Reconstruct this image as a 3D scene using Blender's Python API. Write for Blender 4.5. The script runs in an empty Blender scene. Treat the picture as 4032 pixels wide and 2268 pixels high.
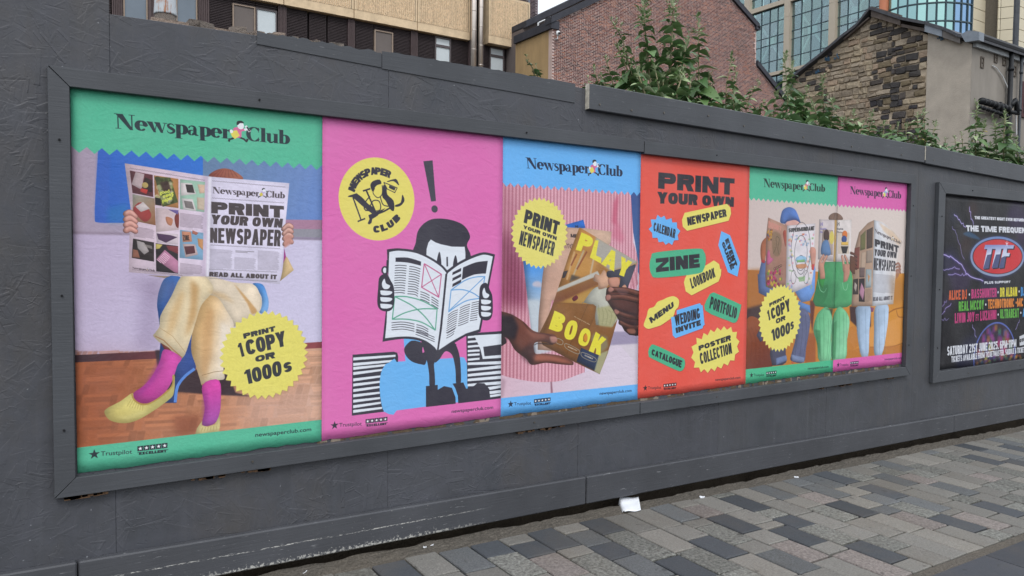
import bpy, math, random
import numpy as np
from mathutils import Vector, Matrix, Euler
random.seed(11); np.random.seed(11)
R_ = math.radians
S = bpy.context.scene
COL = S.collection
# ---------------------------------------------------------------- camera
ZP = 0.62                                   # height of the poster bottom edge above street datum
FPX = 2947.6146                             # focal length in photo pixels
CAM = np.array([-0.1777, -3.4656, 0.8995 + ZP])
AX = np.array([[0.8359, -0.5488, 0.0093], [-0.0154, -0.0404, -0.9991], [0.5487, 0.8350, -0.0422]])
cd = bpy.data.cameras.new('camera'); cam = bpy.data.objects.new('camera', cd); COL.objects.link(cam)
r, d, f = [Vector(a).normalized() for a in AX]
r = (-d).cross(-f).normalized(); up = (-f).cross(r).normalized()
cam.matrix_world = Matrix(((r.x, up.x, -f.x, CAM[0]), (r.y, up.y, -f.y, CAM[1]), (r.z, up.z, -f.z, CAM[2]), (0, 0, 0, 1)))
cd.sensor_width = 36; cd.lens = FPX / 4032 * 36; cd.clip_start = .05; cd.clip_end = 2000
S.camera = cam
# ---------------------------------------------------------------- light
w = bpy.data.worlds.new('World'); S.world = w; w.use_nodes = True
nt = w.node_tree; nt.nodes.clear()
sky = nt.nodes.new('ShaderNodeTexSky'); sky.sky_type = 'NISHITA'; sky.sun_disc = False
SUN_EL, SUN_AZ = R_(50), R_(205)            # azimuth clockwise from +y
sky.sun_elevation = SUN_EL; sky.sun_rotation = SUN_AZ
sky.air_density = 1.0; sky.dust_density = 5.0; sky.ozone_density = 1.0
bg = nt.nodes.new('ShaderNodeBackground'); bg.inputs[1].default_value = 0.15
# high thin cloud over the sky: paler towards the zenith, as on an overcast day
tcw = nt.nodes.new('ShaderNodeTexCoord'); sxyz = nt.nodes.new('ShaderNodeSeparateXYZ'); nt.links.new(tcw.outputs['Generated'], sxyz.inputs[0])
crw = nt.nodes.new('ShaderNodeValToRGB'); nt.links.new(sxyz.outputs[2], crw.inputs[0])
crw.color_ramp.elements[0].position = 0; crw.color_ramp.elements[0].color = (.56, .59, .62, 1); crw.color_ramp.elements[1].position = .9; crw.color_ramp.elements[1].color = (1, 1.04, 1.10, 1)
scw = nt.nodes.new('ShaderNodeVectorMath'); scw.operation = 'SCALE'; scw.inputs[3].default_value = 11.8; nt.links.new(crw.outputs[0], scw.inputs[0])
mxw = nt.nodes.new('ShaderNodeMix'); mxw.data_type = 'RGBA'; mxw.inputs[0].default_value = .8
out = nt.nodes.new('ShaderNodeOutputWorld')
nt.links.new(sky.outputs[0], mxw.inputs[6]); nt.links.new(scw.outputs[0], mxw.inputs[7]); nt.links.new(mxw.outputs[2], bg.inputs[0]); nt.links.new(bg.outputs[0], out.inputs[0])
sl = bpy.data.lights.new('sun', 'SUN'); sl.energy = 1.0; sl.angle = R_(16); sl.color = (1, .97, .93)
sun = bpy.data.objects.new('sun', sl); COL.objects.link(sun)
dv = Vector((math.sin(SUN_AZ) * math.cos(SUN_EL), math.cos(SUN_AZ) * math.cos(SUN_EL), math.sin(SUN_EL)))
sun.rotation_euler = dv.to_track_quat('Z', 'Y').to_euler(); sun.location = (0, -10, 20)
S.view_settings.view_transform = 'Standard'; S.view_settings.look = 'None'
S.view_settings.exposure = 0.0; S.view_settings.gamma = 1; S.view_settings.use_curve_mapping = False
S.render.engine = 'CYCLES'; S.cycles.transparent_max_bounces = 16
# ---------------------------------------------------------------- plane finding: where a line of sight meets a real plane of the place
def ray(px, py):
    return AX.T @ np.array([(px - 2016) / FPX, (py - 1134) / FPX, 1.])
def PY(px, py, Y):
    d = ray(px, py); q = CAM + (Y - CAM[1]) / d[1] * d; return Vector(q)
def PXc(px, py, X):
    d = ray(px, py); q = CAM + (X - CAM[0]) / d[0] * d; return Vector(q)
def PD(px, py, t):
    return Vector(CAM + t * ray(px, py))
GX, GY, G0 = -0.025, 0.02, 0.045
def gz(x, y): return G0 + GX * x + GY * y
def PG(px, py):
    d = ray(px, py); c = CAM
    t = (G0 + GX * c[0] + GY * c[1] - c[2]) / (d[2] - GX * d[0] - GY * d[1]); return Vector(c + t * d)
# ---------------------------------------------------------------- object helpers
def tag(o, label=None, cat=None, group=None, kind=None):
    if label: o['label'] = label
    if cat: o['category'] = cat
    if group: o['group'] = group
    if kind: o['kind'] = kind
    return o
def obj(name, me, parent=None, loc=None, rot=None):
    o = bpy.data.objects.new(name, me); COL.objects.link(o)
    if parent is not None: o.parent = parent
    if loc is not None: o.location = loc
    if rot is not None: o.rotation_euler = rot
    return o
def thing(name, label, cat, loc=(0, 0, 0), group=None):
    o = obj(name, None, loc=loc); o.empty_display_size = .1
    return tag(o, label, cat, group)
class MB:
    """collects faces; build() links them as ONE mesh object"""
    def __init__(s): s.v = []; s.f = []; s.m = []; s.mi = 0
    def add(s, vs, fs):
        n = len(s.v); s.v += [tuple(v) for v in vs]; s.f += [tuple(n + i for i in f) for f in fs]; s.m += [s.mi] * len(fs); return s
    def box(s, a, b):
        x0, y0, z0 = a; x1, y1, z1 = b
        return s.add([(x0,y0,z0),(x1,y0,z0),(x1,y1,z0),(x0,y1,z0),(x0,y0,z1),(x1,y0,z1),(x1,y1,z1),(x0,y1,z1)],
                     [(0,3,2,1),(4,5,6,7),(0,1,5,4),(1,2,6,5),(2,3,7,6),(3,0,4,7)])
    def prism(s, poly, n):
        """poly: 3D points of the front face; n: extrusion vector to the back"""
        k = len(poly); n = Vector(n); P = [Vector(p) for p in poly]
        a = Vector((0, 0, 0))
        for i in range(k): a += P[i].cross(P[(i + 1) % k])
        if a.dot(n) > 0: P.reverse()
        vs = P + [p + n for p in P]
        return s.add(vs, [tuple(range(k)), tuple(range(2 * k - 1, k - 1, -1))] + [(i, k + i, k + (i + 1) % k, (i + 1) % k) for i in range(k)])
    def tube(s, pts, rad, n=8):
        P = [Vector(p) for p in pts]; rr = rad if isinstance(rad, (list, tuple)) else [rad] * len(P); vs = []; fs = []
        for i, p in enumerate(P):
            t = (P[min(i + 1, len(P) - 1)] - P[max(i - 1, 0)]).normalized()
            u = t.cross(Vector((0.13, 0.07, 1)) if abs(t.z) < .95 else Vector((1, 0.1, 0))).normalized(); v = t.cross(u)
            for k in range(n):
                a = 2 * math.pi * k / n; vs.append(p + (u * math.cos(a) + v * math.sin(a)) * rr[i])
        for i in range(len(P) - 1):
            for k in range(n):
                fs.append((i * n + k, i * n + (k + 1) % n, (i + 1) * n + (k + 1) % n, (i + 1) * n + k))
        fs.append(tuple(range(n - 1, -1, -1))); fs.append(tuple(range((len(P) - 1) * n, len(P) * n)))
        return s.add(vs, fs)
    def mesh(s, name, mats, smooth=False):
        me = bpy.data.meshes.new(name); me.from_pydata(s.v, [], s.f)
        for m in (mats if isinstance(mats, (list, tuple)) else [mats]): me.materials.append(m)
        if any(s.m): me.polygons.foreach_set('material_index', s.m)
        if smooth: me.polygons.foreach_set('use_smooth', [True] * len(me.polygons))
        me.update(); return me
    def build(s, name, mats, parent=None, smooth=False):
        return obj(name, s.mesh(name, mats, smooth), parent)
def bevel(o, w=.004, seg=1):
    m = o.modifiers.new('bevel', 'BEVEL'); m.width = w; m.segments = seg; m.limit_method = 'ANGLE'; return o
# ---------------------------------------------------------------- material helpers
def srgb(h):
    if isinstance(h, str):
        h = h.lstrip('#'); c = [int(h[i:i+2], 16) / 255 for i in (0, 2, 4)]
    else: c = h
    return tuple((x / 12.92 if x <= .04045 else ((x + .055) / 1.055) ** 2.4) for x in c)
class NT:
    def __init__(s, name):
        s.mat = bpy.data.materials.new(name); s.mat.use_nodes = True; s.t = s.mat.node_tree
        s.b = s.t.nodes['Principled BSDF']; s.b.inputs['Specular IOR Level'].default_value = .3
    def n(s, typ, **kw):
        nd = s.t.nodes.new('ShaderNode' + typ)
        for k, v in kw.items(): setattr(nd, k, v)
        return nd
    def L(s, a, b): s.t.links.new(a, b)
    def coord(s, scale=(1, 1, 1), rot=(0, 0, 0), kind='Object', loc=(0, 0, 0)):
        c = s.n('TexCoord'); m = s.n('Mapping'); m.inputs['Scale'].default_value = scale; m.inputs['Rotation'].default_value = rot; m.inputs['Location'].default_value = loc
        s.L(c.outputs[kind], m.inputs[0]); return m.outputs[0]
    def pos(s, scale=(1, 1, 1), rot=(0, 0, 0), loc=(0, 0, 0)):
        c = s.n('NewGeometry'); m = s.n('Mapping'); m.inputs['Scale'].default_value = scale; m.inputs['Rotation'].default_value = rot; m.inputs['Location'].default_value = loc
        s.L(c.outputs['Position'], m.inputs[0]); return m.outputs[0]
    def noise(s, vec, scale, detail=5, rough=.55, dist=0):
        t = s.n('TexNoise'); t.inputs['Scale'].default_value = scale; t.inputs['Detail'].default_value = detail
        t.inputs['Roughness'].default_value = rough; t.inputs['Distortion'].default_value = dist; s.L(vec, t.inputs['Vector']); return t.outputs['Fac']
    def ramp(s, fac, stops):
        t = s.n('ValToRGB'); e = t.color_ramp.elements
        while len(e) < len(stops): e.new(.5)
        for k, (p, c) in enumerate(stops):
            e[k].position = p; e[k].color = (*c, 1) if len(c) == 3 else c
        s.L(fac, t.inputs[0]); return t.outputs[0]
    def mix(s, fac, a, b, mode='MIX'):
        t = s.n('Mix', data_type='RGBA', blend_type=mode)
        for i, v in ((0, fac), (6, a), (7, b)):
            if isinstance(v, (int, float)): t.inputs[i].default_value = v
            elif isinstance(v, tuple): t.inputs[i].default_value = (*v, 1) if len(v) == 3 else v
            else: s.L(v, t.inputs[i])
        return t.outputs[2]
    def math(s, op, a, b=0.):
        t = s.n('Math', operation=op)
        for i, v in ((0, a), (1, b)):
            if isinstance(v, (int, float)): t.inputs[i].default_value = v
            else: s.L(v, t.inputs[i])
        return t.outputs[0]
    def bump(s, h, strength=.3, dist=.01, prev=None):
        t = s.n('Bump'); t.inputs['Strength'].default_value = strength; t.inputs['Distance'].default_value = dist
        s.L(h, t.inputs['Height'])
        if prev is not None: s.L(prev, t.inputs['Normal'])
        return t.outputs[0]
    def done(s, col=None, rough=.6, nrm=None, metal=0, spec=None):
        if col is not None:
            if isinstance(col, tuple): s.b.inputs['Base Color'].default_value = (*col, 1)
            else: s.L(col, s.b.inputs['Base Color'])
        if isinstance(rough, (int, float)): s.b.inputs['Roughness'].default_value = rough
        else: s.L(rough, s.b.inputs['Roughness'])
        if nrm is not None: s.L(nrm, s.b.inputs['Normal'])
        s.b.inputs['Metallic'].default_value = metal
        if spec is not None: s.b.inputs['Specular IOR Level'].default_value = spec
        return s.mat
def plain(name, c, rough=.6, var=.25, scale=6, bump=.0, metal=0, bs=60, stretch=(1, 1, 1), spec=.3):
    """colour with mottling and fine relief"""
    m = NT(name); c = srgb(c) if isinstance(c, str) else c
    p = m.pos(stretch); n1 = m.noise(p, scale, 6, .65)
    col = m.ramp(n1, [(.25, tuple(x * (1 - var) for x in c)), (.75, tuple(min(1, x * (1 + var)) for x in c))])
    nr = m.bump(m.noise(p, bs, 4, .6), bump, .01) if bump else None
    return m.done(col, rough, nr, metal, spec)
# ================================================================ flat print: a small painter for the poster sheets
def zoom(ox, oy, s):
    def f(*pts):
        P = np.array(pts[0] if len(pts) == 1 else pts, float).reshape(-1, 2)
        X = np.stack([(ox + P[:, 0] / s - 2016) / FPX, (oy + P[:, 1] / s - 1134) / FPX, np.ones(len(P))], 1) @ AX
        t = -CAM[1] / X[:, 1]
        return np.stack([CAM[0] + t * X[:, 0], CAM[2] - ZP + t * X[:, 2]], 1)
    return f
zA, zB, zC = zoom(200, 350, 2.341), zoom(200, 900, 2.341), zoom(200, 1400, 2.341)
zD, zE, zF = zoom(1250, 400, 3.22), zoom(1250, 850, 3.22), zoom(1250, 1300, 3.22)
zG, zH, zI = zoom(1960, 540, 4.2933), zoom(1960, 860, 4.2933), zoom(1960, 1180, 3.0183)
zJ, zK = zoom(2500, 600, 2.898), zoom(2500, 1080, 2.898)
zL, zM, zN = zoom(2930, 630, 3.2206), zoom(2930, 1060, 3.2206), zoom(3560, 700, 1.8114)
def hexc(c):
    if isinstance(c, str):
        c = c.lstrip('#'); return np.array([int(c[i:i+2], 16) / 255 for i in (0, 2, 4)])
    return np.array(c, float)
def sm(P, closed=True, n=6):
    P = np.array(P, float); N = len(P); out = []
    for i in range(N if closed else N - 1):
        if closed: a, b, c, d = P[i - 1], P[i], P[(i + 1) % N], P[(i + 2) % N]
        else: a, b, c, d = P[max(i - 1, 0)], P[i], P[i + 1], P[min(i + 2, N - 1)]
        for k in range(n):
            t = k / n; out.append(.5 * (2 * b + (c - a) * t + (2 * a - 5 * b + 4 * c - d) * t * t + (3 * b - a - 3 * c + d) * t ** 3))
    if not closed: out.append(P[-1])
    return np.array(out)
def ccw(P):
    P = np.asarray(P, float); x, y = P[:, 0], P[:, 1]
    return P if (x * np.roll(y, -1) - np.roll(x, -1) * y).sum() > 0 else P[::-1]
def ell(c, rx, ry=None, rot=0, n=28):
    ry = rx if ry is None else ry; a = np.linspace(0, 2 * np.pi, n, endpoint=False)
    p = np.stack([rx * np.cos(a), ry * np.sin(a)], 1); c_, s_ = math.cos(rot), math.sin(rot)
    return p @ np.array([[c_, s_], [-s_, c_]]) + np.asarray(c, float)
def stroke(P, w, closed=False):
    P = np.asarray(P, float)
    if closed: P = np.vstack([P, P[:1]])
    w = np.full(len(P), w) if np.isscalar(w) else np.asarray(w, float); out = []
    for i in range(len(P) - 1):
        t = P[i + 1] - P[i]; L = np.hypot(*t)
        if L < 1e-9: continue
        n = np.array([-t[1], t[0]]) / L / 2
        out.append(ccw([P[i] + n * w[i], P[i] - n * w[i], P[i + 1] - n * w[i + 1], P[i + 1] + n * w[i + 1]]))
        if 0 < i: out.append(ccw(ell(P[i], w[i] / 2, n=8)))
    return out
def quadmap(polys, q, box=None):
    """fit a list of polygons into a quadrilateral TL,TR,BR,BL"""
    q = np.asarray(q, float)
    if box is None:
        A = np.vstack(polys); x0, y0 = A.min(0); x1, y1 = A.max(0)
    else: x0, y0, x1, y1 = box
    out = []
    for P in polys:
        u = (P[:, :1] - x0) / (x1 - x0); v = (y1 - P[:, 1:]) / (y1 - y0)
        out.append((q[0] * (1 - u) + q[1] * u) * (1 - v) + (q[3] * (1 - u) + q[2] * u) * v)
    return out
_g = {}
def glyphs(s, bold=.03, space=1.0):
    k = (s, bold, space)
    if k not in _g:
        c = bpy.data.curves.new('t', 'FONT'); c.body = s; c.offset = bold; c.resolution_u = 5; c.space_character = space; c.size = 1
        o = bpy.data.objects.new('t', c); me = bpy.data.meshes.new_from_object(o)
        V = np.array([v.co[:2] for v in me.vertices]); me.calc_loop_triangles()
        _g[k] = [ccw(V[list(t.vertices)]) for t in me.loop_triangles]
        bpy.data.objects.remove(o); bpy.data.curves.remove(c); bpy.data.meshes.remove(me)
    return _g[k]
def fbm(H, W, cell, oct=4, seed=0, ax=1.0):
    rs = np.random.RandomState(seed); o = np.zeros((H, W)); amp = 1; tot = 0
    for k in range(oct):
        cx, cy = max(1., cell * ax), max(1., cell); gx, gy = int(W / cx) + 3, int(H / cy) + 3; g = rs.rand(gy, gx)
        xs = np.arange(W) / cx; ys = np.arange(H) / cy; xi = xs.astype(int); yi = ys.astype(int)
        fx = xs - xi; fy = ys - yi; fx = fx * fx * (3 - 2 * fx); fy = (fy * fy * (3 - 2 * fy))[:, None]
        a = g[yi][:, xi] * (1 - fx) + g[yi][:, xi + 1] * fx; b = g[yi + 1][:, xi] * (1 - fx) + g[yi + 1][:, xi + 1] * fx
        o += amp * (a * (1 - fy) + b * fy); tot += amp; amp *= .5; cell /= 2
    return o / tot
def box_blur(a, r):
    r = int(max(1, r))
    for ax in (0, 1):
        pad = [(0, 0), (0, 0)]; pad[ax] = (r + 1, r)
        c = np.cumsum(np.pad(a, pad), axis=ax); n = a.shape[ax]
        sl1 = [slice(None)] * 2; sl2 = [slice(None)] * 2; sl1[ax] = slice(2 * r + 1, 2 * r + 1 + n); sl2[ax] = slice(0, n)
        a = (c[tuple(sl1)] - c[tuple(sl2)]) / (2 * r + 1)
    return a
class Art:
    def __init__(s, x0, x1, z0, z1, ppm):
        s.x0, s.x1, s.z0, s.z1, s.ppm = x0, x1, z0, z1, ppm
        s.W = int(round((x1 - x0) * ppm)); s.H = int(round((z1 - z0) * ppm)); s.c = np.ones((s.H, s.W, 3), np.float32); s.clip = None; s.rim = 0; s.k = 0; s.nz = fbm(s.H, s.W, .06 * ppm, 4, 8)
    def grid(s, sl):
        return s.x0 + (np.arange(s.W)[sl[1]] + .5)[None, :] / s.ppm, s.z1 - (np.arange(s.H)[sl[0]] + .5)[:, None] / s.ppm
    def mask(s, polys, blur=0):
        Q = [np.stack([(P[:, 0] - s.x0) * s.ppm, (s.z1 - P[:, 1]) * s.ppm], 1) for P in polys]
        A = np.vstack(Q); pad = int(blur * s.ppm * 3) + 2
        X0 = int(max(0, np.floor(A[:, 0].min()) - pad)); X1 = int(min(s.W, np.ceil(A[:, 0].max()) + pad + 1))
        Y0 = int(max(0, np.floor(A[:, 1].min()) - pad)); Y1 = int(min(s.H, np.ceil(A[:, 1].max()) + pad + 1))
        if X1 <= X0 or Y1 <= Y0: return None, None
        a = np.vstack(Q); b = np.vstack([np.roll(P, -1, 0) for P in Q]); SS = 4
        sg = np.where(b[:, 1] > a[:, 1], 1., -1.); sw = b[:, 1] < a[:, 1]; a2 = np.where(sw[:, None], b, a); b2 = np.where(sw[:, None], a, b)
        k0 = np.ceil((a2[:, 1] - Y0) * SS - .5).astype(int); k1 = np.ceil((b2[:, 1] - Y0) * SS - .5).astype(int)
        HH = (Y1 - Y0) * SS; k0 = np.clip(k0, 0, HH); k1 = np.clip(k1, 0, HH); n = k1 - k0; WW = X1 - X0 + 2
        idx = np.repeat(np.arange(len(n)), n)
        if len(idx) == 0: return None, None
        off = np.arange(n.sum()) - np.repeat(np.cumsum(n) - n, n); rows = k0[idx] + off
        y = (rows + .5) / SS + Y0; dy = (b2[:, 1] - a2[:, 1])[idx]
        x = a2[idx, 0] + (y - a2[idx, 1]) * (b2[idx, 0] - a2[idx, 0]) / dy - X0; x = np.clip(x, 0, X1 - X0)
        xi = x.astype(int); fr = x - xi
        acc = np.bincount(rows * WW + xi, sg[idx] * (1 - fr), HH * WW) + np.bincount(rows * WW + xi + 1, sg[idx] * fr, HH * WW)
        m = np.minimum(np.abs(np.cumsum(acc.reshape(HH, WW), 1)), 1)[:, :X1 - X0].reshape(Y1 - Y0, SS, X1 - X0).mean(1)
        if blur:
            for _ in range(3): m = box_blur(m, blur * s.ppm / 1.5)
        sl = (slice(Y0, Y1), slice(X0, X1))
        if s.clip is not None: m = m * s.clip[sl]
        return m, sl
    def f(s, polys, col, a=1, blur=0, g=None, tex=None, flat=None):
        """paint polygons; g=(p0,p1,colour2) gradient, tex(x,z)->factor"""
        if isinstance(polys, np.ndarray): polys = [polys]
        elif isinstance(polys, list) and len(polys) and np.ndim(polys[0]) == 1: polys = [np.array(polys, float)]
        polys = [ccw(P) for P in polys if len(P) > 2]
        m, sl = s.mask(polys, blur)
        if m is None: return
        c = hexc(col)[None, None, :]
        X, Z = s.grid(sl)
        if g is not None:
            p0, p1 = np.asarray(g[0], float), np.asarray(g[1], float); dd = p1 - p0
            t = np.clip(((X - p0[0]) * dd[0] + (Z - p0[1]) * dd[1]) / (dd @ dd), 0, 1)[..., None]; c = c * (1 - t) + hexc(g[2]) * t
        if tex is not None:
            tt = tex(X, Z); c = c * (tt if tt.ndim == 3 else tt[..., None])
        if s.rim and not blur and a > .8 and flat is None:      # photographs: soft modelling towards the outline, light from the upper right
            A_ = np.vstack(polys); sz = min(np.ptp(A_[:, 0]), np.ptp(A_[:, 1])); rad = min(.035, sz * .22)
            if sz > .012:
                b = m
                for _ in range(3): b = box_blur(b, max(1, rad * s.ppm / 1.6))
                gy, gx = np.gradient(b); gk = rad * s.ppm
                sh = 1 - s.rim * 1.1 * np.clip(1 - b, 0, 1) + s.rim * .9 * np.clip((-gx * .8 + gy * .6) * gk, -.5, .5); c = c * sh[..., None] * (1 + .16 * (s.nz[sl] - .5))[..., None]
        m = (m * a)[..., None]; s.c[sl] = s.c[sl] * (1 - m) + c * m
    def text(s, t, q, col='#1d2024', bold=.03, space=1.0, a=1): s.f(quadmap(glyphs(t, bold, space), q), col, a, flat=1)
    def line(s, P, w, col, a=1, blur=0): s.f(stroke(P, w), col, a, blur, flat=1)
    def grain(s, amt, cell=.004, seed=1, ax=1, sl=None):
        n = fbm(s.H, s.W, cell * s.ppm, 3, seed, ax)[..., None] - .5; s.c *= 1 + amt * 2 * n
    def zig(s, col, xs, per, zhi, zlo, n, top=1.6):
        P = [(xs, top)]
        for k in range(n): P += [(xs + k * per, zhi), (xs + (k + .5) * per, zlo)]
        P += [(xs + n * per, zhi), (xs + n * per, top)]; s.f(np.array(P), col, flat=1)
    def image(s, name):
        im = bpy.data.images.new(name, s.W, s.H); a = np.ones((s.H, s.W, 4), np.float32); a[..., :3] = np.clip(s.c, 0, 1)
        im.pixels.foreach_set(a[::-1].ravel()); im.pack(); return im
def burst(c, r, n=36, k=.9, rot=0, ry=None):
    a = rot + np.arange(2 * n) * math.pi / n; rr = np.where(np.arange(2 * n) % 2 == 0, 1, k); ry = ry or r
    return np.stack([c[0] + r * rr * np.cos(a), c[1] + ry * rr * np.sin(a)], 1)
def star(c, r, k=.4):
    a = math.pi / 2 + np.arange(10) * math.pi / 5; rr = np.where(np.arange(10) % 2 == 0, r, r * k); return np.stack([c[0] + rr * np.cos(a), c[1] + rr * np.sin(a)], 1)
def rect(x0, y0, x1, y1): return np.array([(x0, y0), (x1, y0), (x1, y1), (x0, y1)], float)
# ---- Didone wordmark letters (cap height 1)
def arc(c, rx, ry, a0, a1, thick, thin, n=22, ends=None):
    a = np.radians(np.linspace(a0, a1, n)); P = np.stack([c[0] + rx * np.cos(a), c[1] + ry * np.sin(a)], 1)
    w = thin + (thick - thin) * np.abs(np.cos(a)) ** 1.4
    if ends:
        w[:4] *= np.linspace(ends[0], 1, 4); w[-4:] *= np.linspace(1, ends[1], 4)
    return stroke(P, w)
T_, t_ = .27, .055
def gl(ch):
    x = .68
    if ch == 'N': return [rect(-.02, .965, .3, 1), np.array([(.04, 1), (.42, 1), (.95, -.02), (.77, -.02)]), rect(.14, 0, .20, .9), rect(.02, 0, .33, .035), rect(.85, .0, .915, 1), rect(.72, .965, 1.05, 1)], 1.08
    if ch == 'e': return arc((.32, x / 2), .22, .31, 2, 322, T_, t_ + .025, 30, (1, .4)) + [rect(.1, .35, .58, .35 + t_)], .66
    if ch == 'w': return [np.array([(-.02, x), (.28, x), (.47, -.02), (.34, -.02)]), np.array([(.50, x - .03), (.54, x - .03), (.42, -.02), (.37, -.02)]), np.array([(.38, x), (.68, x), (.85, -.02), (.72, -.02)]), np.array([(.95, x), (.99, x), (.81, -.02), (.76, -.02)]), rect(-.03, x - .035, .3, x), rect(.38, x - .035, .68, x), rect(.84, x - .035, 1.08, x)], 1.04
    if ch == 's': return stroke(sm([(.43, .52), (.38, .62), (.24, .655), (.12, .56), (.16, .43), (.3, .34), (.42, .24), (.4, .1), (.26, .02), (.12, .05), (.06, .18)], False, 4), np.interp(np.linspace(0, 1, 41), [0, .1, .22, .5, .78, .9, 1], [.03, .05, .09, .2, .1, .05, .03])), .5
    if ch == 'p': return [rect(.08, -.27, .33, x), rect(.0, -.3, .42, -.265), rect(.0, x - .04, .2, x)] + arc((.38, x / 2), .23, .31, -150, 150, T_ + .02, t_, 24), .72
    if ch == 'a': return stroke(sm([(.1, .5), (.16, .62), (.3, .655), (.42, .58), (.43, .45)], False, 4), np.interp(np.linspace(0, 1, 17), [0, .3, 1], [.09, .05, .18])) + [rect(.34, .08, .53, .5), np.array([(.36, .1), (.53, .1), (.66, .04), (.6, 0), (.45, 0)])] + arc((.24, .19), .13, .165, 60, 350, .17, .045, 20), .68
    if ch == 'r': return [rect(.08, 0, .33, x), rect(.0, 0, .42, .035), rect(.0, x - .04, .2, x)] + stroke(sm([(.28, .45), (.36, .6), (.48, .655)], False, 4), .05) + [ell((.48, .56), .085, .09)], .56
    if ch == 'C': return arc((.48, .5), .36, .49, 38, 322, T_, t_, 34, (.6, .6)) + [rect(.73, .66, .77, 1.0), rect(.73, 0, .77, .3)], .86
    if ch == 'l': return [rect(.08, 0, .33, 1.02), rect(.0, 0, .4, .035), rect(.0, .985, .2, 1.02)], .42
    if ch == 'u': return [rect(.05, .12, .29, x), rect(-.02, x - .04, .2, x), rect(.48, 0, .72, x), rect(.42, x - .04, .6, x), rect(.6, 0, .78, .035)] + stroke(sm([(.17, .16), (.24, .04), (.38, .04), (.54, .18)], False, 4), np.linspace(.17, .04, 13)), .78
    if ch == 'b': return [rect(.08, 0, .33, 1.02), rect(.0, .985, .2, 1.02)] + arc((.39, x / 2), .23, .31, -150, 150, T_ + .02, t_, 24), .7
def word(s):
    x = 0; out = []
    for ch in s:
        g, a = gl(ch); a -= .03; out += [ccw(P) + (x, 0) for P in g]; x += a
    return out, x
W1, l1 = word('Newspaper'); W2, l2 = word('Club')
def logo(A, q, col, shirt, bag='#e3d560', man=True):
    """q: TL,TR,BR,BL of cap-height box from N to b"""
    rm, A.rim = A.rim, 0
    gap = .95; tot = l1 + gap + l2; bx = (0, 0, tot, 1)
    A.f(quadmap(W1, q, bx), col); M = lambda P: quadmap([np.asarray(P, float)], q, bx)
    A.f(quadmap([P + (l1 + gap, 0) for P in W2], q, bx), col)
    o = l1 - .05; e = lambda P: M(np.asarray(P, float) + (o, 0))
    dk = '#22262b'                                          # a small running figure with a bag under one arm
    A.f(M(np.array(stroke([(.35, .15), (.1, .0), (-.05, -.05)], .11)[0]) + (o, 0)), dk)
    for P in stroke([(.4, .2), (.12, .02), (-.02, -.02), (-.06, -.2)], .12) + stroke([(.5, .2), (.85, .08), (1.0, -.08), (1.08, .12)], .12): A.f(e(P), dk)
    A.f(e(sm([(.2, .75), (.45, .9), (.8, .85), (.95, .7), (.72, .6), (.68, .2), (.35, .15), (.3, .5)])), shirt)
    A.f(e([(.02, .5), (.42, .68), (.6, .3), (.3, .02), (.12, .2)]), bag)
    A.f(e(ell((.66, 1.02), .2, .26)), '#e8ecf2'); A.f(e(sm([(.42, 1.05), (.45, 1.3), (.7, 1.38), (.86, 1.24), (.62, 1.2), (.52, 1.08)])), dk)
    A.f(e(ell((.1, .55), .1, .13)), '#e8ecf2'); A.f(e(ell((.95, .78), .09)), '#e8ecf2')
    A.f(e([(.9, 1.0), (1.02, 1.1), (1.28, .7), (1.14, .6)]), '#e8ecf2'); A.f(e([(1.0, .95), (1.08, 1.0), (1.24, .72), (1.15, .66)]), dk); A.rim = rm
def footer(A, ox, ink='#1f2c33'):
    """review line and web address, positions measured on the first sheet, ox = left edge of the sheet"""
    A.rim = 0
    B = lambda P: P + (ox - 0.0, 0)
    A.f(B(star(zC((400, 908))[0], .021)), ink)
    A.text('Trustpilot', B(zC((460, 882), (748, 864), (748, 914), (460, 936))), ink, .005)
    q = B(zC((797, 835), (1078, 802), (1078, 848), (797, 882)))
    for k in range(5):
        u0, u1 = k / 5, (k + .93) / 5; r_ = np.array([q[0] + (q[1] - q[0]) * u0, q[0] + (q[1] - q[0]) * u1, q[3] + (q[2] - q[3]) * u1, q[3] + (q[2] - q[3]) * u0])
        A.f(r_, ink); A.f(star(r_.mean(0), .009), '#f2f4f8')
    bt(A, '"EXCELLENT"', B(zC((797, 890), (1080, 862), (1080, 888), (797, 915))), ink)
    A.text('newspaperclub.com', B(zC((1883, 712), (2398, 660), (2398, 705), (1883, 760))), ink, .012)
def textblock(A, q, n, col, a=.6, w=.5, seed=0):
    q = np.asarray(q, float); rs = random.Random(seed)
    for k in range(n):
        v0, v1 = (k + .2) / n, (k + .2 + w) / n; e = 1 if k < n - 1 else .6
        L = lambda v: q[0] + (q[3] - q[0]) * v; Rr = lambda v: L(v) + ((q[1] + (q[2] - q[1]) * v) - L(v)) * e * (1 if rs.random() < .75 else .93)
        A.f(np.array([L(v0), Rr(v0), Rr(v1), L(v1)]), col, a)
GREEN, PINK, BLUE, REDC, YEL, INK = '#56ba98', '#dd6fb4', '#68b4f4', '#e4584a', '#e5db6e', '#33353b'
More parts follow.
